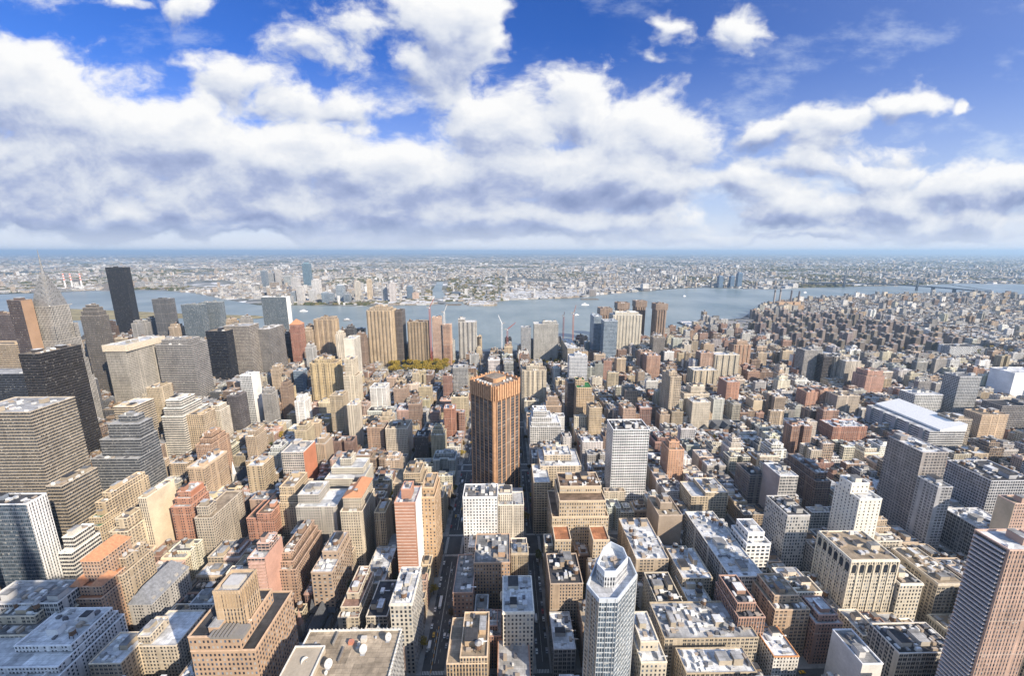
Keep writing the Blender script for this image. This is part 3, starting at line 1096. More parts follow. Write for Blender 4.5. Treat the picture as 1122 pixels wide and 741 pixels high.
B('at', 'dark brown tower just right of the fluted tan tower', None, 428, 440, 340.5, 157, 40, 'slit', (.13, .105, .09), 'dark')
B('at', 'square brown apartment tower standing above the yellow park trees', 'the brown tower above the park', 446, 467, 353, 126, 34, 'slit', (.34, .255, .16), 'brown', tanks=1)
B('at', 'unfinished tower wrapped in orange netting beside a crane by the river', 'the orange unfinished tower', 473, 483, 348, 138, 26, 'grid', (.60, .40, .29), 'tan',
  tiers=[(0, 1, 0, 1, 75), (.02, .98, .02, .98, 138)])
B('at', 'shorter unfinished tower of bare orange concrete floors by the river', None, 485, 494, 356, 118, 22, 'loft', (.48, .27, .17), 'tan')
B('at', 'pale grey twin-shaft apartment tower before the river right of the unfinished towers', 'the grey twin tower', 502, 521, 350, 124, 28, 'pier', (.42, .40, .37), 'white',
  tiers=[(0, 1, 0, 1, 116), (0, .36, 0, 1, 124), (.0, .36, .0, 1, 125)])
B('at', 'white apartment slab with plain front and grey striped side, left of centre', 'the plain-fronted white slab', 376.5, 388, 371.5, 120, 40, 'slit', (.62, .57, .48), 'white')
B('at', 'slim pale stone tower in front of the plain-fronted white slab', None, 377, 387, 394, 120, 24, 'punch', (.60, .51, .37), 'tan', tiers=[(-.2, 1.25, -.1, 1.1, 88), (0, 1, 0, 1, 120)])
B('at', 'big yellow-tan apartment tower with square crown, taller than its neighbours left of centre', 'the yellow-tan tower', 340, 366, 395, 110, 30, 'pair', (.50, .38, .20), 'tan',
  tiers=[(-.05, 1.05, 0, 1, 104), (.15, .8, .1, .9, 111)], tanks=1)
B('at', 'slim tan brick tower just below the yellow-tan tower', None, 361, 375, 434, 85, 24, 'punch', (.42, .33, .21), 'tan')
B('at', 'slim cream tower with narrow window columns right of the slim tan tower', None, 380, 391, 444, 80, 20, 'slit', (.58, .50, .38), 'white')
B('ob', 'plain white cube-shaped block with few windows among low roofs left of centre', 'the white cube block', 405, 422, 425, 60, 30, 'slit', (.70, .68, .64), 'pale grey')
B('ab', 'boxy pink-brown brick block right of the white cube block', None, 431, 445, 426, 50, 26, 'punch', (.36, .25, .18), 'tan')
B('at', 'grey apartment tower with balconies just beyond the octagonal brown tower to its left', 'the grey balcony tower', 496, 512, 403, 75, 26, 'balc', (.37, .36, .34), 'pale grey')
B('ab', 'red brick block with white top band left of the octagonal brown tower', None, 486, 498, 448, 62, 20, 'slit', (.40, .18, .11), 'white')
B('ob', 'windowless dark brown brick block standing over low roofs left of the wide street', None, 454, 469, 479, 46, 24, 'fine', (.10, .08, .07), 'dark')
B('ab', 'broad cream apartment block with shaded right side left of the wide street', None, 422, 446, 470, 55, 34, 'punch', (.55, .46, .34), 'tan', tanks=2)
B('ab', 'brick apartment block with roof deck joined left of the broad cream block', None, 402, 420, 469, 52, 26, 'punch', (.40, .26, .17), 'tan', tanks=1)

# --- left middle
B('ob', 'dark glass ziggurat with one green and one orange ledge', 'the glass ziggurat', 100, 151, 503, 68, 34, 'band', (.22, .225, .23), 'pale grey',
  tiers=[(0, 1, 0, 1, 68), (.13, .99, .22, 1, 90), (.26, .93, .4, 1, 108), (.42, .8, .6, .95, 116)], units=4)
B('ob', 'stepped white ziggurat office block with ribbon windows', 'the white ziggurat', 176, 199, 453, 84, 54, 'band', (.66, .62, .54), 'white',
  tiers=[(0, 1.0, 0, 1, 78), (.05, .9, .08, .85, 90), (.1, .8, .16, .7, 101)])
B('at', 'tall tan stepped tower joined to the left of the white ziggurat', None, 160, 174, 425, 104, 26, 'punch', (.50, .40, .26), 'tan')
B('ob', 'tan office block with pale ribbon floors below the fin-crowned tower', None, 124, 146, 446, 92, 36, 'band', (.54, .45, .33), 'white')
B('ab', 'tan brick block with three bays and flat top under the striped grey block', None, 204, 222, 455, 78, 26, 'pair', (.50, .38, .24), 'tan')
B('ab', 'brown brick apartment house with stepped penthouse, above the long tan cornice building', None, 214, 231, 488, 70, 36, 'punch', (.42, .26, .16), 'brown',
  tiers=[(0, 1, 0, 1, 70), (.15, .9, .15, .9, 76), (.25, .75, .3, .8, 82)])
B('ab', 'long tan brick apartment building with white cornice line on its sunny side', 'the long tan cornice building', 205, 223, 512, 60, 42, 'punch', (.46, .33, .21), 'white', cornice=True, tanks=2, units=8)
B('ab', 'red brick building topped by a white two-storey mansard', 'the white-mansard red building', 187, 207, 556, 64, 28, 'punch', (.40, .19, .115), 'white',
  tiers=[(0, 1, 0, 1, 64), (.1, .95, .15, .95, 71), (.18, .9, .25, .9, 77)])
B('ab', 'long half-shaded grey-tan building with green roof terrace', 'the half-shaded terrace building', 213, 232, 568, 55, 48, 'punch', (.40, .34, .26), 'tan',
  tiers=[(0, 1, 0, 1, 55), (.1, .75, .06, .3, 66)])
B('ab', 'square tan corner building with arched crown and white roof plant', None, 270, 287, 511, 55, 26, 'pair', (.47, .36, .22), 'white', tanks=1)
B('ab', 'red building with a white concrete frame on its front', 'the white-framed red building', 308, 332, 496, 60, 34, 'grid', (.56, .50, .44), 'pale grey')
B('ab', 'tan apartment house with curved stacked terraces', 'the curved-terrace building', 306, 322, 534, 70, 30, 'punch', (.50, .38, .23), 'tan',
  tiers=[(-.1, 1.6, -.05, 1.2, 52), (-.05, 1.3, 0, 1.1, 60), (0, 1, 0, 1, 70)])
B('ab', 'red brick block with shaded flank and white parapets below the square tan corner building', None, 281, 297, 563, 50, 36, 'punch', (.42, .20, .125), 'brown', tiers=[(-.9, 1, .1, 1, 42), (0, 1, 0, 1, 50)])
B('ab', 'cream terraced building with bulky top, left of the row of low white roofs', 'the cream terraced building', 356, 398, 525, 55, 36, 'punch', (.54, .49, .39), 'white',
  tiers=[(0, 1, 0, 1, 55), (.08, .92, .3, 1, 63), (.28, .58, .45, .9, 72)], tanks=1)
B('ab', 'pale grey apartment cluster with blocky top, in shade, left of the cream pointed-roof tower', None, 324, 347, 556, 64, 32, 'punch', (.42, .385, .33), 'white',
  tiers=[(0, 1.9, 0, 1, 64), (0, 1.0, .2, 1, 74)])
B('at', 'cream setback tower with a small red pointed roof', 'the cream pointed-roof tower', 372, 396, 553, 74, 40, 'punch', (.55, .47, .35), 'tan',
  tiers=[(0, 1, 0, 1, 66), (.08, .92, .12, 1, 78)], tanks=1)
B('ab', 'little tan tower with a water tank, alone left of the red striped slab', None, 410, 422, 562, 60, 24, 'slit', (.50, .38, .22), 'tan', tanks=1)
B('at', 'flat red brick slab with white floor lines and brick rooftop box', 'the red striped slab', 432, 455, 551, 100, 26, 'blank', (.44, .215, .135), 'white',
  tiers=[(0, 1, 0, 1, 100), (.28, .74, .2, .7, 110)], units=2, bulk=False)
B('at', 'slim orange-tan brick tower touching the right of the red striped slab', 'the slim orange-tan tower', 460, 476, 541, 94, 34, 'punch', (.50, .33, .18), 'tan',
  tiers=[(0, 1, 0, 1, 90), (.1, .9, .15, .95, 97)], wins=(3.0, 3.4, 1.2, 1.7))
B('at', 'tan brick block with stepped top behind the red striped slab', None, 430, 463, 526, 74, 30, 'punch', (.45, .34, .21), 'tan', tiers=[(0, 1, 0, 1, 70), (.35, .9, .1, .9, 80)], tanks=1)

B('ab', 'tan brick apartment house with setback penthouse, right of the beige office wing', 'the tan setback block', 103, 114, 547, 70, 52, 'pair', (.52, .40, .25), 'tan', tiers=[(0, 1, 0, 1, 66), (.1, .95, .15, .95, 72)], units=6)
B('ab', 'tan corner block with planted roof just below the tan setback block', None, 91, 108, 574, 50, 24, 'punch', (.48, .37, .23), 'green', tiers=[(0, 1, 0, 1, 46), (.1, .9, .2, .9, 53)])
B('ab', 'tan apartment block with a square brick rooftop tower and long sunny flank', 'the square-topped tan block', 119, 139, 581, 60, 44, 'pair', (.52, .42, .28), 'tan',
  tiers=[(0, 1, 0, 1, 58), (.2, .85, .1, .5, 69)])
B('at', 'tall cream apartment slab with bare sunlit wall left of the white-mansard building', 'the bare cream slab', 151, 160, 546, 82, 34, 'slit', (.60, .51, .37), 'tan')
B('hh', 'brown hotel block with steep orange tiled roofs on two levels', None, 88, 108, 613, 82, 27, 'punch', (.43, .27, .17), 'terracotta',
  tiers=[(-.5, 1.35, -.35, 1.0, 54), (-.4, 1.25, -.22, 1, 62), (0, 1, 0, 1, 80)], detail=False)
B('ab', 'tan tower with rounded stepped bays joined right of the orange-roofed hotel', 'the rounded stepped tower', 118, 131, 622, 68, 30, 'punch', (.42, .33, .22), 'tan', tiers=[(0, 1, 0, 1, 60), (.1, .8, .25, .9, 70)])
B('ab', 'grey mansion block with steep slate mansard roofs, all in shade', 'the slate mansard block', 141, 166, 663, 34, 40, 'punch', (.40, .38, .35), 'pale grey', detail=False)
B('ob', 'small stepped white office block wedged beside the white-ended slab', None, 62, 76, 600, 66, 26, 'band', (.66, .62, .54), 'white', tiers=[(0, 1, 0, 1, 60), (.05, .9, .2, .9, 72)])
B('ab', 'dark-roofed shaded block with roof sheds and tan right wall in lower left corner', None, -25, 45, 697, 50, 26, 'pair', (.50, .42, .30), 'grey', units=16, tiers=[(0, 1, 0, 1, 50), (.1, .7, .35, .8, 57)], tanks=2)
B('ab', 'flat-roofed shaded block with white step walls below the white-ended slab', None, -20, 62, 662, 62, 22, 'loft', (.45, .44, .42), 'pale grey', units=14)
B('ab', 'long white apartment block with serrated terraces along its shaded flank', 'the long serrated white block', 30, 109, 690, 50, 18, 'punch', (.66, .65, .63), 'white',
  tiers=[(-.5, 1, -1.8, 1, 44), (-.4, .96, -1.5, .9, 49), (.2, .93, -.9, .8, 54)], units=8, tanks=1)
B('ab', 'low white-roofed building with tan right wall at the bottom edge near left', None, 97, 132, 728, 42, 24, 'pair', (.52, .42, .29), 'white', units=5)
B('ab', 'tan building with a lit strip on its front under a pale cluttered roof', None, 148, 192, 706, 42, 30, 'punch', (.46, .39, .29), 'white', tiers=[(0, 1, 0, 1, 40), (.05, .35, .05, .6, 47)], units=9)

# --- bottom, left of the wide street
B('hh', 'big brown brick hotel with battlemented upper tower at the bottom edge', 'the battlemented brown hotel', 206, 262, 698, 100, 34, 'punch', (.43, .28, .17), 'dark',
  tiers=[(0, 1.26, 0, 1.25, 90), (0, 1.0, 0, 1.0, 100)], wins=(2.4, 3.3, 1.1, 1.7), units=6)
B('at', 'tall pink brick slab with blank side wall and stacked balconies', 'the blank pink slab', 271, 290, 612, 70, 26, 'balc', (.46, .29, .225), 'white', tiers=[(0, 1, 0, 1, 70), (.3, 1.0, .3, .8, 78)])
B('ab', 'brown terraced block hung with yellow-green creeper, right of the blank pink slab', None, 303, 322, 612, 56, 52, 'punch', (.38, .25, .17), 'brown', tiers=[(0, 1, 0, 1, 44), (0, .8, .06, 1, 50), (0, .6, .12, 1, 56)], units=5)
B('ab', 'brown brick apartment house with white roof plant above the slate church', 'the brown block above the church', 340, 363, 622, 55, 44, 'pair', (.37, .27, .19), 'white', tiers=[(0, 1, 0, 1, 50), (.2, .95, .35, .95, 58)], units=7, tanks=1, wins=(3.6, 3.3, 2.0, 1.6))
B('ab', 'low cream house with many planted red terraces below the brown church-side block', None, 369, 392, 668, 40, 42, 'pair', (.46, .39, .29), (.38, .24, .19), tiers=[(0, 1, 0, 1, 32), (0.05, .95, .12, 1, 37), (.2, .8, .3, 1, 43)], units=6)
B('ab', 'cream building with black roof sheet and stepped front balconies beside the tall pale office slab', None, 401, 424, 676, 38, 36, 'pair', (.50, .44, .35), 'dark', tiers=[(0, 1, -.1, 1, 30), (0, 1, 0, 1, 38)], units=2)
B('ob', 'long low white-roofed building in the row along the wide street', None, 396, 420, 640, 30, 46, 'punch', (.42, .37, .30), 'white', units=7, detail=True)
B('ob', 'low flat pale-roofed hall at the foot of the red striped slab', None, 409, 432, 613, 22, 36, 'punch', (.42, .39, .34), 'pale grey', units=3, bulk=False)
B('ob', 'tall pale grey office slab with cornice at the near left of the wide street', 'the tall pale office slab', 427, 451, 662, 65, 36, 'loft', (.50, .47, .41), 'white', cornice=True, units=9, tanks=1, wins=(2.6, 3.6, 1.6, 2.2))
B('ob', 'flat tan gravel roof with white satellite dishes in the bottom centre-left', 'the satellite-dish roof', 340, 440, 690.5, 80, -50, 'grid', (.50, .49, .46), (.42, .345, .255), detail=False)

# --- bottom, between the wide street and the side street
B('ob', 'near tan flat-roofed building with water tank and ribbed brick front at bottom centre', 'the ribbed tan front', 504, 534, 722, 60, 34, 'pier', (.50, .36, .22), 'tan', tiers=[(-.5, 1, 0, 1, 56), (0, 1, 0, 1, 61)], tanks=1, units=4)
B('ob', 'brick building with littered grey roof at the near right of the wide street', None, 496, 518, 650, 40, 44, 'punch', (.34, .20, .14), 'grey', units=9, bulk=False, wins=(3.2, 3.6, 1.4, 1.7))
B('lo', 'large brown brick loft block, its front half in shadow, bottom centre', 'the large brown loft block', 519, 559, 617, 50, 38, 'punch', (.42, .27, .165), 'grey', units=10, tanks=0, wins=(2.5, 3.3, 1.15, 1.7))
B('ob', 'slim white office building with heavy cornice and white roof, bottom centre', 'the slim white cornice building', 551, 585, 671, 60, 34, 'punch', (.60, .55, .46), 'white', cornice=True, units=12, wins=(2.5, 3.4, 1.4, 2.0))
B('ob', 'low rubble-grey roof with brick parapet at the bottom edge by the side street', None, 545, 582, 748, 30, 32, 'punch', (.40, .26, .18), 'pale grey', units=5, bulk=False, trim=(.45, .25, .17))
B('ob', 'white office block with dark window columns before the octagonal brown tower', 'the white block before the octagon', 507, 545, 545, 75, 24, 'punch', (.68, .68, .67), 'grey', units=10, wins=(3.1, 3.3, 1.4, 1.8))
B('ob', 'narrow tan and white block joined right of the white one before the octagon', None, 546, 574, 548, 70, 24, 'slit', (.62, .55, .44), 'pale grey', units=5, tiers=[(0, 1, 0, 1, 64), (0, .55, .3, 1, 72)])
B('ob', 'low white-plastered roof huts just below the white block before the octagon', None, 513, 534, 600, 32, 30, 'punch', (.60, .58, .54), 'white', units=5)

# --- right of the side street
B('ob', 'low building with messy tank-topped roof left of the faceted glass tower', None, 603, 639, 640, 54, 34, 'punch', (.38, .28, .19), 'dark', tanks=2, units=10)
B('ob', 'small grey-roofed low building at the bottom left of the faceted glass tower', None, 607, 631, 712, 30, 32, 'loft', (.33, .32, .31), 'white', units=4)
B('hh', 'wide tan hotel with terracotta roofs stepping in an H plan', 'the terracotta-roofed hotel', 613, 664, 549, 76, 40, 'punch', (.50, .39, .255), 'brown',
  tiers=[(-.15, 1.08, 0.0, 1.15, 58), (0, 1, 0, 1, 76), (.04, .96, .32, 1.0, 84)], wins=(2.3, 3.3, 1.15, 1.9), units=8, tanks=1)
B('hh', 'left projecting tan wing of the hotel with flat terracotta roof', None, 608, 626, 592, 55, 20, 'punch', (.50, .39, .255), 'terracotta', detail=False, wins=(2.3, 3.3, 1.15, 1.9))
B('hh', 'right projecting tan wing of the hotel with flat terracotta roof', None, 650, 668, 592, 55, 20, 'punch', (.50, .39, .255), 'terracotta', detail=False, wins=(2.3, 3.3, 1.15, 1.9))
B('ob', 'big tan office block with white stepped roofs behind the terracotta-roofed hotel', 'the white-stepped tan block', 592, 637, 511, 70, 44, 'pair', (.50, .41, .29), 'white',
  tiers=[(0, 1, 0, 1, 70), (.12, .8, .3, .9, 77)], units=8)
B('ob', 'lower tan wing along the side street left of the white-stepped tan block', None, 585, 603, 529, 66, 40, 'pair', (.48, .38, .25), 'white', units=2, bulk=False)
B('ob', 'tall white gridded office slab with square windows, right of centre', 'the white gridded slab', 672, 712, 471, 115, 30, 'grid', (.66, .66, .655), 'dark', units=12)
B('at', 'white wedding-cake apartment block just right of the octagonal brown tower', 'the white wedding-cake block', 581, 615, 463, 62, 34, 'balc', (.66, .64, .60), 'white',
  tiers=[(0, 1, 0, 1, 55), (.03, .95, .1, 1, 60), (.06, .7, .2, 1, 67), (.11, .55, .3, 1, 76)])
B('at', 'tan striped apartment tower with red brick rooftop box behind the wedding-cake block', 'the tan striped tower', 572, 599, 406, 90, 28, 'pair', (.50, .43, .32), 'tan', tiers=[(0, 1, 0, 1, 90), (.18, .7, .2, .8, 98)])
B('at', 'white chequered mid-size tower with white rooftop cube', 'the white chequered tower', 624, 644, 391, 80, 26, 'grid', (.62, .64, .67), 'white', tiers=[(0, 1, 0, 1, 80), (.3, .7, .3, .7, 87)])
B('at', 'tan tower topped by bright green terrace turf', 'the green-terraced tower', 632, 649, 425, 85, 34, 'pair', (.50, .36, .21), 'green', tiers=[(0, 1, 0, 1, 85), (.0, .6, .4, .9, 95)])
B('at', 'dark brown slab stuck to the left of the green-terraced tower', None, 622, 631.4, 420, 85, 30, 'fine', (.20, .15, .12), 'grey')
B('at', 'tan brick tower with rooftop spire box in front of the green-terraced tower', None, 646, 660, 447, 66, 26, 'punch', (.52, .40, .25), 'tan', tanks=1)
B('at', 'tall tan slab with shaded left flank standing alone right of the gridded slab', 'the lone tan slab', 735, 747, 413, 100, 40, 'pair', (.47, .375, .26), 'tan', tiers=[(0, 1, 0, 1, 100), (.0, .7, .2, .6, 107)])
B('ho', 'white patterned hospital block with rooftop box by the river', 'the white hospital block', 585, 612, 355, 112, 30, 'grid', (.50, .48, .43), 'white', tiers=[(0, 1, 0, 1, 112), (.35, .95, .2, .8, 118)])
B('ho', 'slim grey hospital wing left of the white hospital block', None, 571, 582, 359, 100, 26, 'grid', (.40, .41, .42), 'pale grey')
B('ho', 'long tan hospital wing running towards the river beside an avenue of trees', None, 622, 634, 382, 62, 130, 'pair', (.42, .35, .25), 'white', units=8)
B('ho', 'pale blue glass hospital tower before the river, left volume', 'the blue glass hospital', 651, 660, 347, 142, 50, 'glass', (.34, .41, .48), 'pale grey')
B('ho', 'pale blue glass hospital tower before the river, nearer right volume', None, 662, 677, 352, 138, 34, 'glass', (.34, .41, .48), 'pale grey')
B('ho', 'broad cream hospital slab with vertical window strips by the river', 'the cream hospital slab', 672, 704, 343.5, 145, 44, 'slit', (.58, .53, .43), 'white', tiers=[(0, 1, 0, 1, 140), (.1, .9, .2, .8, 147)])
for i, (xl, xr, y, lab) in enumerate([(658, 671, 338.5, 'leftmost and shortest of the four brown riverside towers'), (677, 690, 332.5, 'second from left of the four brown riverside towers, behind hospital'),
                                      (697, 709, 330.5, 'third from left of the four brown riverside towers'), (719, 732, 333.5, 'rightmost of the four brown riverside towers, standing apart')]):
    B('at', lab, 'the four riverside towers' if i == 3 else None, xl, xr, y, 146, 40, 'slit', (.33, .235, .17), 'brown', tiers=[(.06, .94, .04, .96, 126), (-.02, 1.02, -.02, 1.02, 147)], group='brown towers on the river edge')
B('at', 'brick tower with rooftop cube near the river, tallest in its brick cluster', None, 702, 716, 386, 70, 24, 'punch', (.40, .26, .185), 'tan', tanks=1)
B('at', 'grey-brown flat slab between brick towers before the river', None, 716, 729, 370, 88, 26, 'fine', (.28, .25, .22), 'tan')
B('at', 'red brick twin-wing tower with white roofs, left of the blue tarpaulin', None, 709, 724, 390, 70, 30, 'punch', (.42, .25, .17), 'white', tanks=1)
B('at', 'pinkish brick apartment block with tank left of the lone tan slab', None, 683, 697, 448, 52, 28, 'punch', (.42, .28, .20), 'tan', tanks=1)
B('at', 'orange brick tower with rooftop box and dark left flank', 'the orange brick tower', 733, 750, 493, 64, 26, 'punch', (.52, .29, .17), 'tan', tiers=[(0, 1, 0, 1, 64), (.1, .75, .2, .7, 73)], tanks=0, wins=(3.0, 3.2, 1.2, 1.5))
B('ab', 'red brick slab with bare brown left wall among low roofs right of centre', 'the bare-walled red slab', 797, 811, 419, 60, 34, 'punch', (.46, .235, .15), 'pale grey')
B('at', 'tall tan and brick tower with a mast, right of centre', 'the masted brick tower', 805, 824, 375, 93, 28, 'pair', (.47, .32, .21), 'tan', tiers=[(0, 1, 0, 1, 86), (.2, .8, .15, .85, 95)])
B('at', 'broad cream double slab tower left of the masted brick tower', 'the cream double slab', 784, 811, 389, 75, 28, 'slit', (.56, .49, .37), 'white')
B('at', 'tan double-block apartment tower left of the cream double slab', None, 760, 787, 406, 60, 30, 'pair', (.50, .42, .30), 'white')
B('at', 'brick-red flat-topped tower behind the tan double-block tower', None, 768, 782, 387, 80, 26, 'slit', (.42, .27, .19), 'white')
B('ab', 'cream stepped apartment house with penthouse below the tan double-block tower', None, 750, 778, 429, 50, 28, 'punch', (.60, .52, .40), 'tan', tiers=[(0, 1, .0, 1, 45), (.3, .85, .2, 1, 58)])
B('ab', 'cream slab with a red brick right bay just behind the slate-roofed church', None, 759, 779, 441, 60, 24, 'slit', (.60, .52, .40), 'white', tanks=1)
B('ab', 'tan corner building with tall bare party wall among low roofs right of centre', None, 826, 836, 439, 36, 26, 'blank', (.52, .42, .28), 'tan')
B('at', 'grey apartment tower with balconies in the right middle distance', 'the right-hand grey balcony tower', 882, 897, 384, 85, 30, 'balc', (.38, .35, .32), 'pale grey')
B('at', 'dark slab, darker one of a close pair in the right middle distance', None, 903, 913, 391, 74, 26, 'dark', (.11, .10, .10), 'grey')
B('at', 'grey-tan slab, lighter one of a close pair in the right middle distance', None, 914.5, 927, 391, 74, 26, 'fine', (.31, .28, .24), 'grey')
B('at', 'white and tan apartment block right of the dark and grey slab pair', None, 927, 944, 396, 68, 28, 'slit', (.52, .46, .38), 'white')
B('at', 'stepped pink-red brick tower with blank walls at right', 'the stepped pink tower', 951, 968, 407, 60, 30, 'punch', (.50, .28, .205), 'tan', tiers=[(-.2, 1, -.2, 1, 50), (0, 1, 0, 1, 60)])
B('ab', 'red brick pair of blocks with orange rooftop boxes at right, left one', None, 884, 897, 430, 46, 28, 'punch', (.42, .22, .145), 'tan')
B('ab', 'red brick block with vertical bays right of its darker twin', None, 899, 914, 428, 47, 28, 'pair', (.46, .26, .165), 'tan')
B('ab', 'brown and white striped block right of the red brick pair', None, 918, 943, 434, 46, 30, 'slit', (.50, .42, .33), 'tan')
B('wh', 'long low red brick block with many windows right of centre', 'the long red brick block', 913, 951, 468, 40, 30, 'pair', (.36, .175, .115), 'white', units=14)
B('at', 'pale balcony tower with white ribs at far right', 'the ribbed balcony tower', 1052, 1076, 413, 95, 28, 'balc', (.42, .43, .44), 'grey')
B('ob', 'white balcony block left of the ribbed balcony tower at right', None, 1003, 1034, 433, 60, 30, 'balc', (.60, .60, .58), 'white')
B('ob', 'blank white box-like building glowing at the right edge', 'the blank white box', 1112, 1150, 409, 74, 44, 'blank', (.76, .76, .75), 'white')
B('ob', 'dark slab with white zigzag lattice front at far right', 'the zigzag lattice slab', 1041, 1072, 380, 46, 34, 'loft', (.50, .50, .50), 'dark')
B('at', 'tan square tower right of the white-roofed long building', None, 1046, 1066, 460, 60, 26, 'balc', (.46, .38, .28), 'tan')
B('at', 'orange-tan brick block with two rooftop boxes at the right', None, 1076, 1106, 455, 60, 26, 'punch', (.52, .37, .23), 'tan', tanks=1)
B('ob', 'dark gridded stone block at the right edge under the blank white box', None, 1098, 1140, 445, 62, 30, 'grid', (.22, .20, .19), 'dark')

# --- lower right
B('lo', 'white-roofed loft block with long windowed flank right of the faceted glass tower', 'the white-roofed loft', 697, 733, 613, 45, 58, 'pair', (.42, .33, .23), 'white', units=14, tanks=3)
B('lo', 'grey-brown box building with plain front and orange roof hut', 'the plain-fronted box', 722, 748, 565, 52, 34, 'blank', (.37, .29, .215), 'tan', tiers=[(0, 1, 0, 1, 52), (.2, .7, .3, .7, 60)])
B('ob', 'wide tan building with stepped white roof and arched windows, right of centre', 'the wide tan arched building', 758, 798, 541, 44, 32, 'pair', (.50, .40, .265), 'white', tiers=[(0, 1, 0, 1, 40), (.38, 1, .0, 1, 45)], units=6)
B('lo', 'very long white-roofed loft block with gridded left flank', 'the long white-roofed loft', 800, 838, 632, 50, 88, 'loft', (.50, .47, .41), 'white', units=22, tanks=3)
B('at', 'white gridded apartment block with stepped top right of the long white-roofed loft', 'the white gridded block', 819, 846, 590, 62, 26, 'loft', (.72, .71, .68), 'white', tiers=[(0, 1, 0, 1, 56), (.12, .8, .15, .9, 65)], wins=(4.2, 3.6, 2.8, 2.0))
B('lo', 'grey loft building with fine gridded left flank and flat dark roof', 'the grey gridded loft', 863, 888, 565, 75, 32, 'loft', (.42, .41, .39), 'dark', units=10, wins=(2.5, 3.4, 1.35, 2.0))
B('ob', 'white-fronted loft with bare pinkish side wall', None, 855, 875, 522, 72, 30, 'loft', (.56, .54, .51), 'white', tanks=1)
B('lo', 'long dark brown loft with roof setbacks behind the grey gridded loft', 'the long dark brown loft', 895, 912, 523, 60, 56, 'pair', (.19, .13, .10), 'grey', units=10, tiers=[(0, 1, 0, 1, 54), (.1, .9, .1, .95, 62)])
B('ob', 'dark shaded block with tank left of the white-fronted loft', None, 822, 838, 521, 56, 30, 'pair', (.19, .165, .15), 'dark', tanks=1)
B('hh', 'white tower with bright cream front, ribbed flank and white rooftop drum', 'the bright cream-fronted tower', 942, 967, 547, 95, 28, 'slit', (.72, .68, .58), 'white', tiers=[(0, 1, 0, 1, 95), (-.1, .7, .3, .8, 106)], units=8, tanks=0, wins=(3.6, 3.2, 1.1, 1.6))
B('lo', 'large cream office building with cornice and tall arched top windows, lower right', 'the cream arched office building', 933, 986, 614, 70, 36, 'pier', (.56, .50, .39), 'tan', cornice=True, units=9, wins=(1.95, 3.3, .95, 2.0))
B('lo', 'lower cream building joined right of the cream arched office building', None, 986.5, 1012, 640, 49, 36, 'punch', (.58, .52, .41), 'dark', cornice=True, units=6, wins=(2.4, 3.4, 1.2, 2.0))
B('lo', 'ornate weathered stone building with sculpted dark roofline, third along the cream row', None, 1028, 1060, 640, 46, 42, 'pair', (.42, .36, .27), 'tan', units=10, cornice=True)
B('at', 'tall pink-brown brick tower with stacked grey balconies at the right edge', 'the right-edge balcony tower', 1106, 1160, 603, 150, 18, 'slit', (.44, .285, .21), 'white', units=2)
B('at', 'brick tower with light tan side rising highest at the right edge', None, 1112, 1165, 552, 100, 13, 'punch', (.44, .29, .22), 'tan')
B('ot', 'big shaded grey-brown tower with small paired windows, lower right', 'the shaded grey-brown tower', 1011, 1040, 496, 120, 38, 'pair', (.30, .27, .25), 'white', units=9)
B('ot', 'slimmer grey tower with one bare blue-lit wall in front of the shaded tower', None, 1028, 1044.5, 534, 96, 20, 'pair', (.33, .33, .34), 'grey')
B('wh', 'broad grey gridded loft with dark roof at the right edge', 'the broad grey gridded loft', 1086, 1135, 527, 70, 46, 'grid', (.40, .40, .41), 'dark', units=14, tanks=1)
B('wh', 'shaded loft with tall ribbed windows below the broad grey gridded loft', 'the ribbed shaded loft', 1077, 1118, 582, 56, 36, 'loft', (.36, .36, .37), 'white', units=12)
B('lo', 'brick loft with black roof and ribbed shaded flank, lower right of centre', 'the black-roofed brick loft', 810, 840, 671, 55, 34, 'pier', (.36, .205, .14), 'dark', tiers=[(0, 1, 0, 1, 50), (.05, .75, .15, .95, 58)], units=5)
B('lo', 'brown-tan loft with dappled shaded front, left of the cream arched office building', 'the dappled brown loft', 850, 889, 664, 50, 32, 'pair', (.43, .30, .19), 'tan', tiers=[(0, 1, 0, 1, 46), (.1, .8, .2, .9, 53)], units=8)
B('lo', 'white-roofed block with conical tank beside the black-roofed brick loft', None, 757, 783, 665, 36, 32, 'punch', (.46, .39, .29), 'white', tanks=1, units=6)
B('lo', 'tan block with white roof sheet and tank above the big parapet roof', None, 748, 781, 634, 44, 36, 'punch', (.45, .37, .26), 'white', tanks=1, units=6)
B('lo', 'dark-roofed loft with shaded windowed flank right of the faceted glass tower', None, 721, 750, 663, 40, 34, 'pair', (.42, .36, .26), 'dark', units=7, tanks=1)
B('wh', 'wide grey roof framed by tan parapets with tanks and plant, bottom right of centre', 'the big parapet roof', 728, 832, 700, 42, 32, 'pair', (.46, .39, .29), 'pale grey', units=26, tanks=2, trim=(.45, .37, .26))
B('wh', 'nearer grey and white roof with tan parapet at the bottom edge right of centre', None, 752, 830, 738, 42, 18, 'pair', (.46, .39, .29), 'white', units=16, trim=(.45, .37, .26))
B('ob', 'cream stepped tower with white roofs at the foot of the faceted glass tower', None, 699, 727, 706, 58, 26, 'punch', (.54, .47, .35), 'white', tiers=[(0, 1, -.3, 1, 52), (.1, .8, 0, .9, 60)], wins=(2.8, 3.5, 1.2, 1.8))
B('ob', 'narrow white blank-walled building with hut on its roof, bottom right', 'the blank white wall', 945, 968, 728, 45, 26, 'blank', (.66, .65, .62), 'grey', units=2)
B('ob', 'low dark roof full of ducts and white hoods, bottom right', None, 985, 1052, 716, 40, 24, 'loft', (.50, .46, .40), 'dark', units=24)
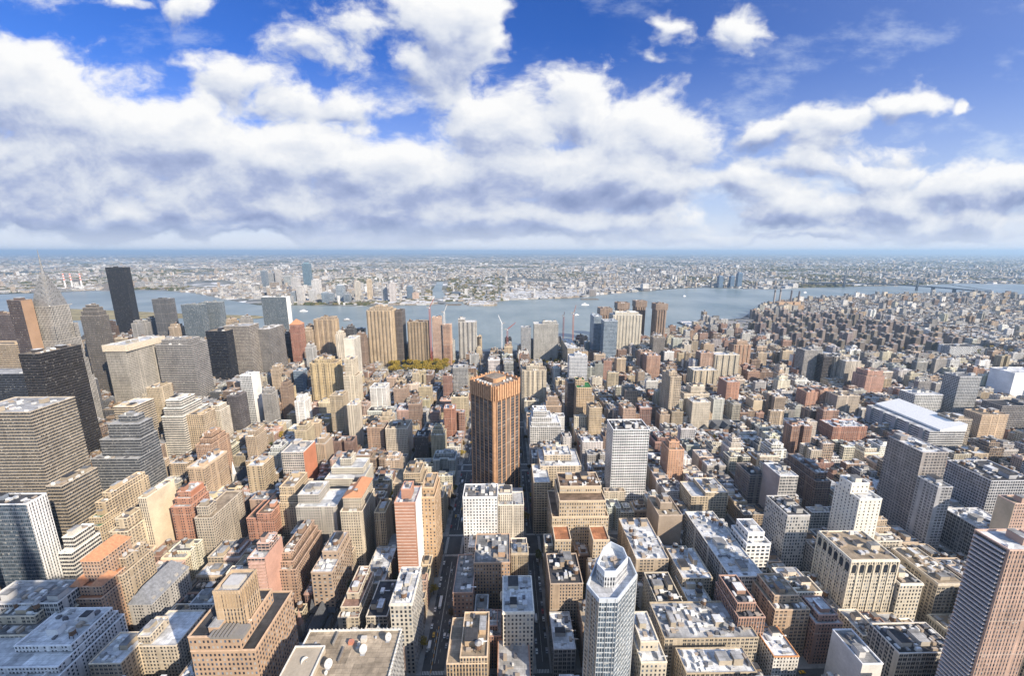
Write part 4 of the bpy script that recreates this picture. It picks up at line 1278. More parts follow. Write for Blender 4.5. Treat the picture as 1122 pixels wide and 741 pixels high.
B('ob', 'small white building with orange roof edge at the bottom edge right', None, 848, 876, 720, 34, 24, 'punch', (.62, .60, .56), 'white', trim=(.55, .27, .12), units=4)

for (xl, xr, y, h, D, st, col, rf, lab) in (
        (143, 156, 352, 120, 26, 'slit', 'grey stone', 'grey', 'grey mid-height tower just right of the tall slim black slab base'),
        (158, 166, 349, 118, 22, 'fine', 'dark grey', 'grey', 'narrow dark tower filling the gap left of the slim dark grey one'),
        (184, 195, 356, 110, 24, 'punch', 'tan brick', 'tan', 'small tan tower left of the joined glass pair'),
        (245, 256, 350, 118, 24, 'slit', 'tan brick', 'tan', 'tan tower poking up behind the gridded grey tower, left one'),
        (262, 272, 347, 124, 22, 'slit', 'grey stone', 'pale grey', 'grey tower poking up behind the gridded grey tower, right one'),
        (309, 316, 366, 100, 20, 'slit', 'dark brown', 'dark', 'dark brown slab left of the red-topped slim tower'),
        (331, 340, 360, 112, 22, 'punch', 'tan brick', 'tan', 'tan brick tower between the red-topped tower and the twin-shaft one'),
        (334, 342, 378, 100, 20, 'slit', 'pale grey', 'white', 'pale grey slab low between the red-topped and the yellow-tan towers'),
        (367, 375, 364, 112, 22, 'punch', 'cream stone', 'tan', 'cream tower right behind the tan twin-shaft tower'),
        (378, 387, 358, 112, 22, 'dark', 'dark grey', 'dark', 'dark low-shouldered tower by the river left of the fluted tan tower'),
        (389, 399, 366, 106, 24, 'slit', 'brown brick', 'brown', 'brown slab left of the fluted tan tower'),
        (296, 304, 402, 82, 20, 'punch', 'tan brick', 'tan', 'slender tan tower below the narrow grey tower of fine window lines'),
        (306, 315, 420, 74, 20, 'punch', 'brown brick', 'tan', 'slender brown brick tower left of the sloping blue glass block'),
        (286, 296, 428, 76, 22, 'slit', 'grey stone', 'grey', 'slim grey tower right of the slender white tower foot'),
        (322, 333, 436, 66, 24, 'punch', 'white', 'white', 'white stepped house with crown, lower left of the yellow-tan tower'),
        (228, 240, 446, 76, 24, 'punch', 'cream stone', 'white', 'cream tower below the black glass box'),
        (268, 280, 474, 60, 26, 'punch', 'tan brick', 'tan', 'tan setback tower among low houses below the slender white tower'),
        (322, 335, 468, 56, 26, 'punch', 'yellow brick', 'tan', 'yellowish brick tower above the white-framed red building'),
        (345, 356, 482, 58, 24, 'punch', 'tan brick', 'white', 'tan brick tower left above the cream terraced building')):
    B('at', lab, None, xl, xr, y, h, D, st, col, rf, tiers=[(0, 1, 0, 1, h - 7), (.12, .85, .15, .9, h)], tanks=1)
# the octagonal brown tower, the faceted glass tower
def octagon(cx, cy, r, cut):
    pts = []
    for k in range(4):
        a = math.pi / 2 * k - math.pi / 2
        c = (cx + r * math.cos(a), cy + r * math.sin(a))
        for s in (-1, 1):
            a2 = a + s * math.pi / 2
            d = (cx + r * math.cos(a2), cy + r * math.sin(a2))
            t = cut
            pts.append((c[0] + (d[0] - c[0]) * t, c[1] + (d[1] - c[1]) * t))
    return pts


OCT_C = (-12.5, 474.0)
OCT_I = len(PLACED)
PLACED.append(None)
OCT_P = octagon(*OCT_C, 31.5, .075)
reserve(OCT_C[0] - 29, OCT_C[0] + 29, OCT_C[1] - 29, OCT_C[1] + 29, 169, OCT_I)
SHORT.append((OCT_I, 'the octagonal brown tower'))
GL_I = len(PLACED)
PLACED.append(None)
GLH = 120
GL_P = [(at(px, py, GLH).x, at(px, py, GLH).y) for px, py in ((643, 641), (656.5, 657), (677, 657), (698, 630), (690, 612), (668, 601), (655, 612))]
reserve(min(p[0] for p in GL_P), max(p[0] for p in GL_P), min(p[1] for p in GL_P), max(p[1] for p in GL_P), GLH, GL_I)
SHORT.append((GL_I, 'the faceted glass tower'))
CHR_I = len(PLACED)
PLACED.append(None)
CHR = (-706.0, 640.0)
reserve(CHR[0] - 30, CHR[0] + 30, CHR[1] - 26, CHR[1] + 26, 175, CHR_I)
reserve(CHR[0] - 15, CHR[0] + 15, CHR[1] - 15, CHR[1] + 15, 285, CHR_I, 175)
SHORT.append((CHR_I, 'the spired tower'))
LONG_I = len(PLACED)
PLACED.append(None)
LB = plan(1034, 1050, 473, 46, 112)
reserve(*LB, 50, LONG_I)
SHORT.append((LONG_I, 'the long sloped white roof'))
CHU = []
for (lab, xl, xr, y, D) in (('slate-roofed church with a small pointed steeple, in shade at bottom left of centre', 322, 352, 702, 44), ('church with steep grey slate gables among low roofs, right of centre', 764, 806, 470, 30),
                            ('small pale church with a thin white spire in the left middle', 254, 264, 528, 30)):
    p = plan(xl, xr, y, 12, D)
    CHU.append((len(PLACED), lab, p))
    reserve(*p, 18, len(PLACED))
    PLACED.append(None)

# parks and plazas kept open (photo px at ground level)
OPEN = [[(426, 410), (492, 410), (490, 396.5), (430, 396.5)], [(590, 402), (626, 402), (622, 392), (590, 392)]]
OPEN = [[(at(a, b).x, at(a, b).y) for a, b in P] for P in OPEN]


# ------------------------------------------------------------------ fill the blocks of the grid with lots
def zone(X, Y, end, r):
    """height, style list, colour list for a lot"""
    if X < -420 and Y < 1000:
        h = r.choice([r.uniform(28, 60), r.uniform(50, 90), r.uniform(70, 125)])
        return h, ['punch', 'pair', 'band', 'grid', 'fine', 'punch'], ['tan brick', 'grey stone', 'dark grey', 'cream stone', 'brown brick', 'tan brick', 'yellow brick']
    if X < -420:
        h = r.uniform(20, 110) if r.random() < .5 else r.uniform(18, 50)
        return h, ['punch', 'slit', 'pair', 'fine'], ['tan brick', 'brown brick', 'grey stone', 'dark brown']
    if X < -57:
        if Y < 245:
            h = r.uniform(40, 62)
        elif Y < 395:
            h = r.uniform(32, 60) if end else r.uniform(18, 42)
        elif Y < 560:
            h = r.uniform(34, 56) if end else r.uniform(14, 30)
        else:
            h = r.uniform(26, 66) if (end and r.random() < .6) or r.random() < .12 else r.uniform(12, 24)
        return h, ['punch', 'punch', 'pair', 'slit'], ['tan brick', 'brown brick', 'red brick', 'cream stone', 'tan brick', 'pink brick', 'pale grey', 'yellow brick']
    if X < 834:
        if Y < 245:
            h = r.uniform(34, 58)
        elif Y < 395:
            h = r.uniform(30, 56)
        elif Y < 560:
            h = r.uniform(26, 52) if end else r.uniform(16, 40)
        elif Y < 935:
            h = r.uniform(22, 60) if (end and r.random() < .55) or r.random() < .1 else r.uniform(12, 24)
        else:
            h = r.uniform(20, 60) if r.random() < .45 else r.uniform(14, 26)
        return h, ['punch', 'pair', 'loft', 'punch', 'slit'], ['tan brick', 'brown brick', 'red brick', 'cream stone', 'white', 'pale grey', 'tan brick', 'cream stone', 'grey stone']
    if X < 1500:
        h = r.uniform(24, 55) if r.random() < .35 else r.uniform(15, 28)
        return h, ['punch', 'pair', 'loft', 'slit'], ['tan brick', 'grey stone', 'red brick', 'cream stone', 'white', 'pale grey', 'pale grey', 'cream stone']
    h = r.uniform(25, 50) if r.random() < .06 else r.uniform(13, 21)
    return h, ['punch', 'pair'], ['tan brick', 'grey stone', 'pale grey', 'brown brick', 'pale grey', 'cream stone', 'white', 'grey stone']


HOUSING = []          # brown slabs of the estate at the right
LOTS = []


def clash(x0, x1, y0, y1, m=1.2):
    for f in FOOT:
        if f[4] < 2 and x0 < f[1] + m and x1 > f[0] - m and y0 < f[3] + m and y1 > f[2] - m:
            return f
    return None


def cut_lot(x0, x1, y0, y1):
    """shrink a lot away from a standing building, or give it up"""
    for _ in range(4):
        f = clash(x0, x1, y0, y1)
        if not f:
            return x0, x1, y0, y1
        c = [(f[0] - 1.3 - x0, 'x1'), (x1 - f[1] - 1.3, 'x0'), (f[2] - 1.3 - y0, 'y1'), (y1 - f[3] - 1.3, 'y0')]
        best = max(c)
        if best[0] < 6:
            return None
        if best[1] == 'x1':
            x1 = f[0] - 1.3
        elif best[1] == 'x0':
            x0 = f[1] + 1.3
        elif best[1] == 'y1':
            y1 = f[2] - 1.3
        else:
            y0 = f[3] + 1.3
    return None


def add_lot(x0, x1, y0, y1, end, r):
    c = cut_lot(x0 + .15, x1 - .15, y0 + .15, y1 - .15)
    if not c:
        return
    x0, x1, y0, y1 = c
    if min(x1 - x0, y1 - y0) < 5:
        return
    cx, cy = (x0 + x1) / 2, (y0 + y1) / 2
    px, py, dep = to_px(cx, cy, 20)
    if dep < 50 or px < -90 or px > 1212 or py > 830:
        return
    if any(in_poly(a, b, P) for P in OPEN for a in (x0, cx, x1) for b in (y0, cy, y1)):
        return
    if (-345 < cx < -130 and 980 < cy < 1165) and max(x1 - x0, y1 - y0) > 0:
        end = False
    if cy > shore_y(cx) - 45 or in_poly(cx, cy, WATER):
        return
    h, st, cl = zone(cx, cy, end, r)
    if max(x1 - x0, y1 - y0) < 9:
        h = min(h, r.uniform(13, 26))
    if -360 < cx < -110 and 930 < cy < 1165:
        h = min(h, 13)
    LOTS.append([x0, x1, y0, y1, h, r.choice(st), r.choice(cl), r.choice(['white', 'pale grey', 'white', 'white', 'grey', 'dark', 'tan', 'pale grey', 'grey'])])


def fill_blocks():
    r = random.Random(11)
    for (xa, wa), (xb, wb) in zip(STREETS[:-1], STREETS[1:]):
        if xa > 3600:
            break
        for (ya, ha), (yb, hb) in zip(AVES[:-1], AVES[1:]):
            xm = (xa + xb) / 2
            if ya > shore_y(xm):
                continue
            if -300 < xm < 1450 and ya >= 1365:
                yb = min(yb, shore_y(xm))
            X0, X1 = xa + wa, xb - wb
            Y0, Y1 = ya + ha, yb - hb
            # the estate of brown slabs
            if 930 < xm < 1640 and ya >= 1165 and ya < 1900:
                continue
            far = xm > 1500 or Y0 > 1350
            e = r.uniform(17, 26)
            mid = (X0 + X1) / 2
            # the two ends on the avenues
            for (ye0, ye1) in ((Y0, Y0 + e), (Y1 - e, Y1)):
                n = r.choice([2, 2, 3, 3, 4]) if not far else 4
                xs = [X0 + (X1 - X0) * k / n for k in range(n + 1)]
                for a, b in zip(xs[:-1], xs[1:]):
                    add_lot(a, b, ye0, ye1, True, r)
            y = Y0 + e
            for row in (0, 1):
                y = Y0 + e
                while y < Y1 - e - 5:
                    big = .8 if (xm > -57 and Y1 < 400 and xm < 700) else .55 if xm < -420 else .45
                    w = r.uniform(11, 30) * big + (3 if not far else 5)
                    if Y1 - e - y - w < 6:
                        w = Y1 - e - y
                    dp = r.uniform(22, 30)
                    if row == 0:
                        add_lot(X0, min(X0 + dp, mid), y, y + w, False, r)
                    else:
                        add_lot(max(X1 - dp, mid), X1, y, y + w, False, r)
                    y += w


fill_blocks()

# the estate: rows of identical brown slabs between the right-hand avenues and the river
er = random.Random(5)
for i in range(11):
    for j in range(9):
        X = 945 + i * 64 + er.uniform(-10, 10) + (j % 2) * 26
        Y = 1200 + j * 88 + er.uniform(-10, 10)
        if Y > shore_y(X) - 70:
            continue
        px, py, dep = to_px(X, Y, 30)
        if not (820 < px < 1060):
            continue
        HOUSING.append((X, Y, er.choice([0, 1]), er.choice([37, 39, 41, 44])))


# ------------------------------------------------------------------ which lots show largest: a small depth buffer of boxes
BW, BH = 561, 371


class ZBuf:
    def __init__(self):
        self.inv = np.zeros((BH, BW), np.float32)
        self.idx = np.full((BH, BW), -1, np.int32)

    def face(self, pts, i, write=True, only=None):
        cam_pts = (RNP.T @ (np.array(pts) - np.array([0, 0, EYE])).T).T
        d = -cam_pts[:, 2]
        if d.min() < 20:
            return 0
        xs = (CXP + FPX * cam_pts[:, 0] / d) / 2
        ys = (CYP - FPX * cam_pts[:, 1] / d) / 2
        x0, x1 = max(int(xs.min()), 0), min(int(xs.max()) + 1, BW - 1)
        y0, y1 = max(int(ys.min()), 0), min(int(ys.max()) + 1, BH - 1)
        if x1 < x0 or y1 < y0:
            return 0
        gx, gy = np.meshgrid(np.arange(x0, x1 + 1) + .5, np.arange(y0, y1 + 1) + .5)
        m = np.ones(gx.shape, bool)
        n = len(pts)
        area = sum(xs[k] * ys[(k + 1) % n] - xs[(k + 1) % n] * ys[k] for k in range(n))
        s = 1 if area > 0 else -1
        for k in range(n):
            l = (k + 1) % n
            m &= s * ((xs[l] - xs[k]) * (gy - ys[k]) - (ys[l] - ys[k]) * (gx - xs[k])) >= 0
        A = np.stack([xs[:3], ys[:3], np.ones(3)], 1)
        try:
            co = np.linalg.solve(A, 1 / d[:3])
        except np.linalg.LinAlgError:
            return 0
        iv = co[0] * gx + co[1] * gy + co[2]
        sub = self.inv[y0:y1 + 1, x0:x1 + 1]
        m &= iv > sub
        if write:
            sub[m] = iv[m]
            self.idx[y0:y1 + 1, x0:x1 + 1][m] = i
            return int(m.sum())
        if only is None:
            return int(m.sum())
        return int((m & only[y0:y1 + 1, x0:x1 + 1]).sum())

    def box(self, x0, x1, y0, y1, z0, z1, i, write=True, only=None):
        t = 0
        F = [[(x0, y0, z1), (x1, y0, z1), (x1, y1, z1), (x0, y1, z1)], [(x0, y0, z0), (x1, y0, z0), (x1, y0, z1), (x0, y0, z1)]]
        if x0 > 0:
            F.append([(x0, y0, z0), (x0, y1, z0), (x0, y1, z1), (x0, y0, z1)])
        if x1 < 0:
            F.append([(x1, y0, z0), (x1, y1, z0), (x1, y1, z1), (x1, y0, z1)])
        for f in F:
            t += self.face(f, i, write, only)
        return t


# 1 the upper parts of the read-off buildings must stay in sight
zb = ZBuf()
hmax = {}
for f in FOOT:
    hmax[f[6]] = max(hmax.get(f[6], 0), f[5])
for f in FOOT:
    zl = max(f[4], hmax[f[6]] * (.16 if f[0] < -420 else .34))
    if f[5] > zl:
        zb.box(f[0], f[1], f[2], f[3], zl, f[5], f[6])
guard = zb.idx >= 0
park_m = ZBuf()
for P in OPEN:
    park_m.face([(p[0], p[1], 8) for p in P], 0)
guard |= park_m.idx >= 0
for L in LOTS:
    for _ in range(9):
        hid = zb.box(L[0], L[1], L[2], L[3], 0, L[4], 0, write=False, only=guard)
        if hid <= 6:
            break
        L[4] *= .8
        if L[4] < 10:
            L[4] = 9.0
            break
# 2 how much of every lot is seen
zb = ZBuf()
NP_ = len(PLACED)
for f in FOOT:
    zb.box(*f[:6], f[6])
for k, L in enumerate(LOTS):
    zb.box(*L[:4], 0, L[4], NP_ + k)
ids, cnt = np.unique(zb.idx, return_counts=True)
SEEN = dict(zip(ids.tolist(), cnt.tolist()))
CENT = {}
yy, xx = np.mgrid[0:BH, 0:BW]
flat = zb.idx.ravel() + 1
sx_ = np.bincount(flat, xx.ravel(), NP_ + len(LOTS) + 2)
sy_ = np.bincount(flat, yy.ravel(), NP_ + len(LOTS) + 2)
sn_ = np.bincount(flat, minlength=NP_ + len(LOTS) + 2)
for i in range(NP_ + len(LOTS)):
    if sn_[i + 1] > 0:
        CENT[i] = (2 * sx_[i + 1] / sn_[i + 1], 2 * sy_[i + 1] / sn_[i + 1])
order = sorted(range(len(LOTS)), key=lambda k: -SEEN.get(NP_ + k, 0))
def lot_kind(L):
    small = L[4] < 20 and max(L[1] - L[0], L[3] - L[2]) < 30
    return 'th' if (small and L[5] != 'loft') else 'lo' if L[5] == 'loft' else 'ob' if L[5] in ('band', 'fine', 'grid', 'pair') else 'ab'  # paired-window blocks go under offices to even out the kinds


SINGLE, per = [], {'th': 0, 'lo': 40, 'ob': 60, 'ab': 60}
for k in order[:620]:
    kd = lot_kind(LOTS[k])
    if SEEN.get(NP_ + k, 0) >= 12 and per[kd] < 292:
        per[kd] += 1
        SINGLE.append(k)
REST = [k for k in range(len(LOTS)) if k not in set(SINGLE)]
print('placed', NP_, 'lots', len(LOTS), 'single', len(SINGLE), 'smallest', SEEN.get(NP_ + SINGLE[-1], 0) * 4, 'px')
unseen_placed = [PLACED[i]['label'] for i in range(NP_) if PLACED[i] and SEEN.get(i, 0) < 6]
print('hidden landmarks:', unseen_placed)

# ------------------------------------------------------------------ build the read-off buildings
BUILT = {}
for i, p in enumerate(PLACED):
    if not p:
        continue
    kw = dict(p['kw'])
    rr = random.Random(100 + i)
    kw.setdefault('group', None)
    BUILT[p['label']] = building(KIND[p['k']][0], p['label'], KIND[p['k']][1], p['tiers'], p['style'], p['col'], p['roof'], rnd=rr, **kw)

# ------------------------------------------------------------------ the lots that show, each a building, described by its neighbours
NEARW = [(i, s) for i, s in SHORT if i in CENT and SEEN.get(i, 0) > 14]
COLW = {'tan brick': 'tan brick', 'brown brick': 'brown brick', 'red brick': 'red brick', 'orange brick': 'orange brick', 'cream stone': 'cream', 'white': 'white', 'pale grey': 'pale grey',
        'grey stone': 'grey', 'dark grey': 'dark grey', 'pink brick': 'pinkish brick', 'yellow brick': 'yellowish', 'dark brown': 'dark brown', 'black glass': 'black', 'blue glass': 'blue'}
ORD = ['', 'second ', 'third ', 'fourth ', 'fifth ', 'sixth ', 'seventh ', 'eighth ', 'ninth ', 'tenth ', 'eleventh ', 'twelfth ']
entries = []
for k in SINGLE:
    L = LOTS[k]
    h, w, d = L[4], L[1] - L[0], L[3] - L[2]
    cx, cy = CENT[NP_ + k]
    best = sorted(NEARW, key=lambda t: math.hypot(CENT[t[0]][0] - cx, 1.25 * (CENT[t[0]][1] - cy)))[0]
    bx, by = CENT[best[0]]
    dx, dy = cx - bx, cy - by
    if abs(dx) > abs(dy) * 1.1:
        dr = 'right of' if dx > 0 else 'left of'
    else:
        dr = 'below' if dy > 0 else 'above'
    size = 'low' if h < 20 else 'mid-height' if h < 42 else 'tall'
    if h > 35 and max(w, d) < 15:
        size = 'slender'
    elif w * d > 700:
        size = 'broad ' + size if h < 42 else 'big'
    kind = lot_kind(L)
    noun = {'th': 'walk-up house', 'lo': 'loft block', 'ob': 'office block', 'ab': 'apartment block'}[kind]
    look = f"{size} {COLW[L[6]]} {noun} with {L[7]} roof"
    entries.append([math.hypot(dx, dy), look, dr, best[1], k, kind])
entries.sort(key=lambda e: e[0])
count = {}
for e in entries:
    key = (e[1], e[2], e[3])
    n = count.get(key, 0)
    count[key] = n + 1
    e.append(n)
for dist, look, dr, short, k, kind, n in entries:
    L = LOTS[k]
    rr = random.Random(5000 + k)
    if count[(look, dr, short)] > 1:
        lab = f"{look}, {'nearest ' if n == 0 else ORD[min(n, 11)] + 'nearest '}{dr} {short}"
    else:
        lab = f"{look}, {dr} {short}"
    if len(lab.replace('-', ' ').split()) > 16:
        lab = lab.replace(' block', '').replace('nearest ', '')
    x0, x1, y0, y1, h = L[:5]
    base = rect(x0, x1, y0, y1)
    w, d = x1 - x0, y1 - y0
    court = rr.random()
    if h > 18 and w > 15 and d > 14 and court < .5:
        q = rr.uniform(.3, .42)
        n_ = rr.uniform(4, 7)
        if court < .25:          # light court open to the front
            base = [(x0, y0), (x0 + w * q, y0), (x0 + w * q, y0 + n_), (x1 - w * q, y0 + n_), (x1 - w * q, y0), (x1, y0), (x1, y1), (x0, y1)]
        elif x0 > 0:             # or to the side
            base = [(x0, y0), (x1, y0), (x1, y1), (x0, y1), (x0, y1 - d * q), (x0 + n_, y1 - d * q), (x0 + n_, y0 + d * q), (x0, y0 + d * q)]
        else:
            base = [(x0, y0), (x1, y0), (x1, y0 + d * q), (x1 - n_, y0 + d * q), (x1 - n_, y1 - d * q), (x1, y1 - d * q), (x1, y1), (x0, y1)]
    tiers = [(base, 0, h)]
    if h > 24 and min(w, d) > 13 and rr.random() < .6:
        a, b = rr.uniform(1.5, 4), rr.uniform(1.5, 5)
        if len(base) == 8:
            b = max(b, 7.5)
            a = max(a, 7.5) if court >= .25 else a
        if w - 2 * a > 5 and d - 2 * b > 5:
            tiers = [(base, 0, h - max(3.4, h * .13)), (rect(x0 + a, x1 - a, y0 + b, y1 - b), h - max(3.4, h * .13), h)]
            if h > 45 and rr.random() < .5 and w - 2 * a > 11 and d - 2 * b > 11:
                tiers.append((rect(x0 + a + 2.5, x1 - a - 2.5, y0 + b + 2.5, y1 - b - 2.5), h, h + rr.uniform(3.5, 8)))
    c = PAL[L[6]]
    jit = rr.uniform(.8, 1.16)
    c = tuple(min(.8, v * jit * rr.uniform(.95, 1.05)) for v in c)
    rk = rr.uniform(.75, 1.12)
    rc = tuple(v * rk for v in ROOFS[L[7]])
    A = SEEN.get(NP_ + k, 0)
    building(KIND[kind][0], lab, KIND[kind][1], tiers, L[5], c, rc, rnd=rr, units=2 + int(A / 45) + int((x1 - x0) * (y1 - y0) / 180), tanks=(1 if rr.random() < .65 else 0) if h > 18 else (1 if rr.random() < .12 else 0),
             cornice=(rr.random() < .3), bulk=min(x1 - x0, y1 - y0) > 6)


# ------------------------------------------------------------------ all the other roofs: too many and too small to count
def mass(name, boxes, label, cat):
    mb = MB()
    for q in boxes:
        if len(q) == 4:
            X, Y, z, r_ = q
            oc = [(X + r_ * math.cos(k * .785), Y + r_ * math.sin(k * .785)) for k in range(8)]
            mb.prism(oc, z + 2.4, z + 6.2, 3, (.16, .10, .065, .5))
            mb.lathe(X, Y, [(r_, z + 6.2), (.1, z + 7.6)], 8, 3)
            for _ in range(9):
                mb.tint[-1 - _] = (.22, .2, .19, .5)
            mb.box(X - r_ * .6, X + r_ * .6, Y - r_ * .6, Y + r_ * .6, z, z + 2.4, 3, (.05, .05, .05, .5))
            continue
        (x0, x1, y0, y1, z0, z1, col, roof, rn, mi) = q
        t = (col[0], col[1], col[2], rn)
        P = rect(x0, x1, y0, y1)
        f = FAC['punch' if mi == 0 else 'pair']
        mb.walls(P, z0, z1, f['sx'], f['sy'], mi, t)
        mb.cap(P, z1, 2, (*roof, 1))
    o = obj(name, mb, [facade('punch', True), facade('pair', True), roofmat(True), facade('blank', True)])
    return tag(o, label, cat, kind='stuff')


mr = random.Random(23)
bx = []
for k in REST:
    L = LOTS[k]
    if SEEN.get(NP_ + k, 0) == 0 and L[2] < 500:
        pass
    k1, k2 = mr.uniform(.75, 1.18), mr.uniform(.7, 1.12)
    c = tuple(v * k1 for v in PAL[L[6]])
    rc = tuple(v * k2 for v in ROOFS[L[7]])
    rn = mr.random()
    x0, x1, y0, y1, h = L[:5]
    bx.append((x0, x1, y0, y1, 0, h, c, rc, rn, mr.choice([0, 1])))
    w, d = x1 - x0, y1 - y0
    if h > 16 and mr.random() < .4:
        X, Y = mr.uniform(x0 + 3, max(x0 + 3.1, x1 - 3)), mr.uniform(y0 + 3, max(y0 + 3.1, y1 - 3))
        bx.append((X, Y, h, mr.uniform(1.8, 2.4)))
    for _ in range(mr.choice([2, 3, 4, 5, 6]) if L[2] < 1400 else mr.choice([0, 1, 1, 2])):
        sw, sd = min(w * .5, mr.uniform(2, 6)), min(d * .5, mr.uniform(2, 6))
        X, Y = mr.uniform(x0, x1 - sw), mr.uniform(y0, y1 - sd)
        g = mr.choice([(.5, .5, .5), (.3, .3, .3), (.12, .12, .12), c, c, (.34, .29, .24), (.62, .62, .62)])
        bx.append((X, X + sw, Y, Y + sd, h, h + mr.uniform(1.2, 4.5), g, g if mr.random() < .5 else (.6, .6, .6), rn, 0))
mass('packed_rooftops', bx, 'mass of small tan, grey and white buildings packed between the towers out to the river', 'buildings')
def find(words):
    for k, v in BUILT.items():
        if words in k:
            return v


def loc_poly(P, c):
    return [(p[0] - c[0], p[1] - c[1]) for p in P]


# ------------------------------------------------------------------ octagonal brown tower
def octagon_tower():
    root = thing('office_tower', 'tall octagonal orange-brown tower with dark window strips and ribbed crown, centre of the photo', 'office tower', (OCT_C[0], OCT_C[1], 0))
    P = loc_poly(OCT_P, OCT_C)
    pod, shaft, band, crown = MB(), MB(), MB(), MB()
    brick = plain('orange_brown_brick', (.44, .255, .145), .85, var=.22, scale=.3)
    pod.prism(offset(P, 2.0), 0, 16)
    obj('podium', pod, brick, root)
    shaft.walls(P, 16, 150)
    obj('wall', shaft, plain('dark_brown_brick', (.10, .06, .04), .85, var=.2, scale=.3), root)
    n = len(P)
    # brick piers between strips of windows; the strips are panes of their own
    piers, strips = MB(), []
    for i in range(n):
        a, b = Vector(P[i]), Vector(P[(i + 1) % n])
        L = (b - a).length
        t = (b - a) / L
        nr = Vector((t.y, -t.x))
        m = 1 if L < 9 else 5
        w = L / m

        def slab(mb, s0, s1, z0, z1, out):
            p0, p1 = a + t * s0, a + t * s1
            Q = [tuple(p0 + nr * out), tuple(p1 + nr * out), tuple(p1 - nr * .2), tuple(p0 - nr * .2)]
            mb.prism(Q, z0, z1)
        for k in range(m):
            if m == 1:
                slab(piers, .6, L - .6, 16, 150.5, .9)
                continue
            slab(piers, k * w, k * w + w * .09, 16, 150.5, .5)
            slab(piers, k * w + w * .91, (k + 1) * w, 16, 150.5, .5)
            s = MB()
            p0, p1 = a + t * (k * w + w * .09), a + t * (k * w + w * .91)
            q0, q1 = p0 + nr * .25, p1 + nr * .25
            s.quad([(*q0, 18), (*q1, 18), (*q1, 148), (*q0, 148)], [(0, 18), (3.0, 18), (3.0, 148), (0, 148)])
            strips.append(s)
        # ribbed bare crown
        mm = 2 if L < 9 else 10
        for k in range(mm):
            slab(crown, k * L / mm + .55, (k + 1) * L / mm - .55, 150.5, 168 + 1.6 * (k % 2), 1.5)
    obj('pier', piers, brick, root)
    fac = facade('glass')
    for s in strips:
        obj('window_strip', s, facade('loft'), root, (.17, .13, .105))
    obj('crown', crown, brick, root)
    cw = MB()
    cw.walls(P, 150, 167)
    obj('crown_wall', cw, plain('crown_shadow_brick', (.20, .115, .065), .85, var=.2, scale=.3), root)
    rb = MB()
    rb.cap(offset(P, -1.0), 166)
    obj('roof', rb, M_ROOF, root, (.26, .22, .19))
    pr = MB()
    pr.ring(P, 165, 167.4, .1, 1.0, inner_to=166)
    obj('parapet', pr, brick, root)
    mb = MB()
    mb.prism(loc_poly(octagon(OCT_C[0], OCT_C[1] + 3, 15, .12), OCT_C), 166, 171)
    p = obj('bulkhead', mb, brick, root)
    mb = MB()
    mb.cap(loc_poly(octagon(OCT_C[0], OCT_C[1] + 3, 14, .12), OCT_C), 171.05)
    obj('bulkhead_roof', mb, M_ROOF, p, (.30, .25, .2))
    r = random.Random(3)
    for k in range(9):
        x, y = -20 + k * 3.1, -9 - abs(k - 6) * -.1 + r.uniform(-2, 2)
        if k < 6:
            x, y = -22 + k * 3.2, -2 - k * 3.2
        else:
            x, y = 10 + (k - 6) * 4, -6 + (k - 6) * 4
        mb = MB()
        mb.box(x, x + 2.4, y, y + 2.4, 166.05, 167.6 + r.random())
        obj('air_unit', mb, M_PAINT, root, (.62, .62, .60))


octagon_tower()


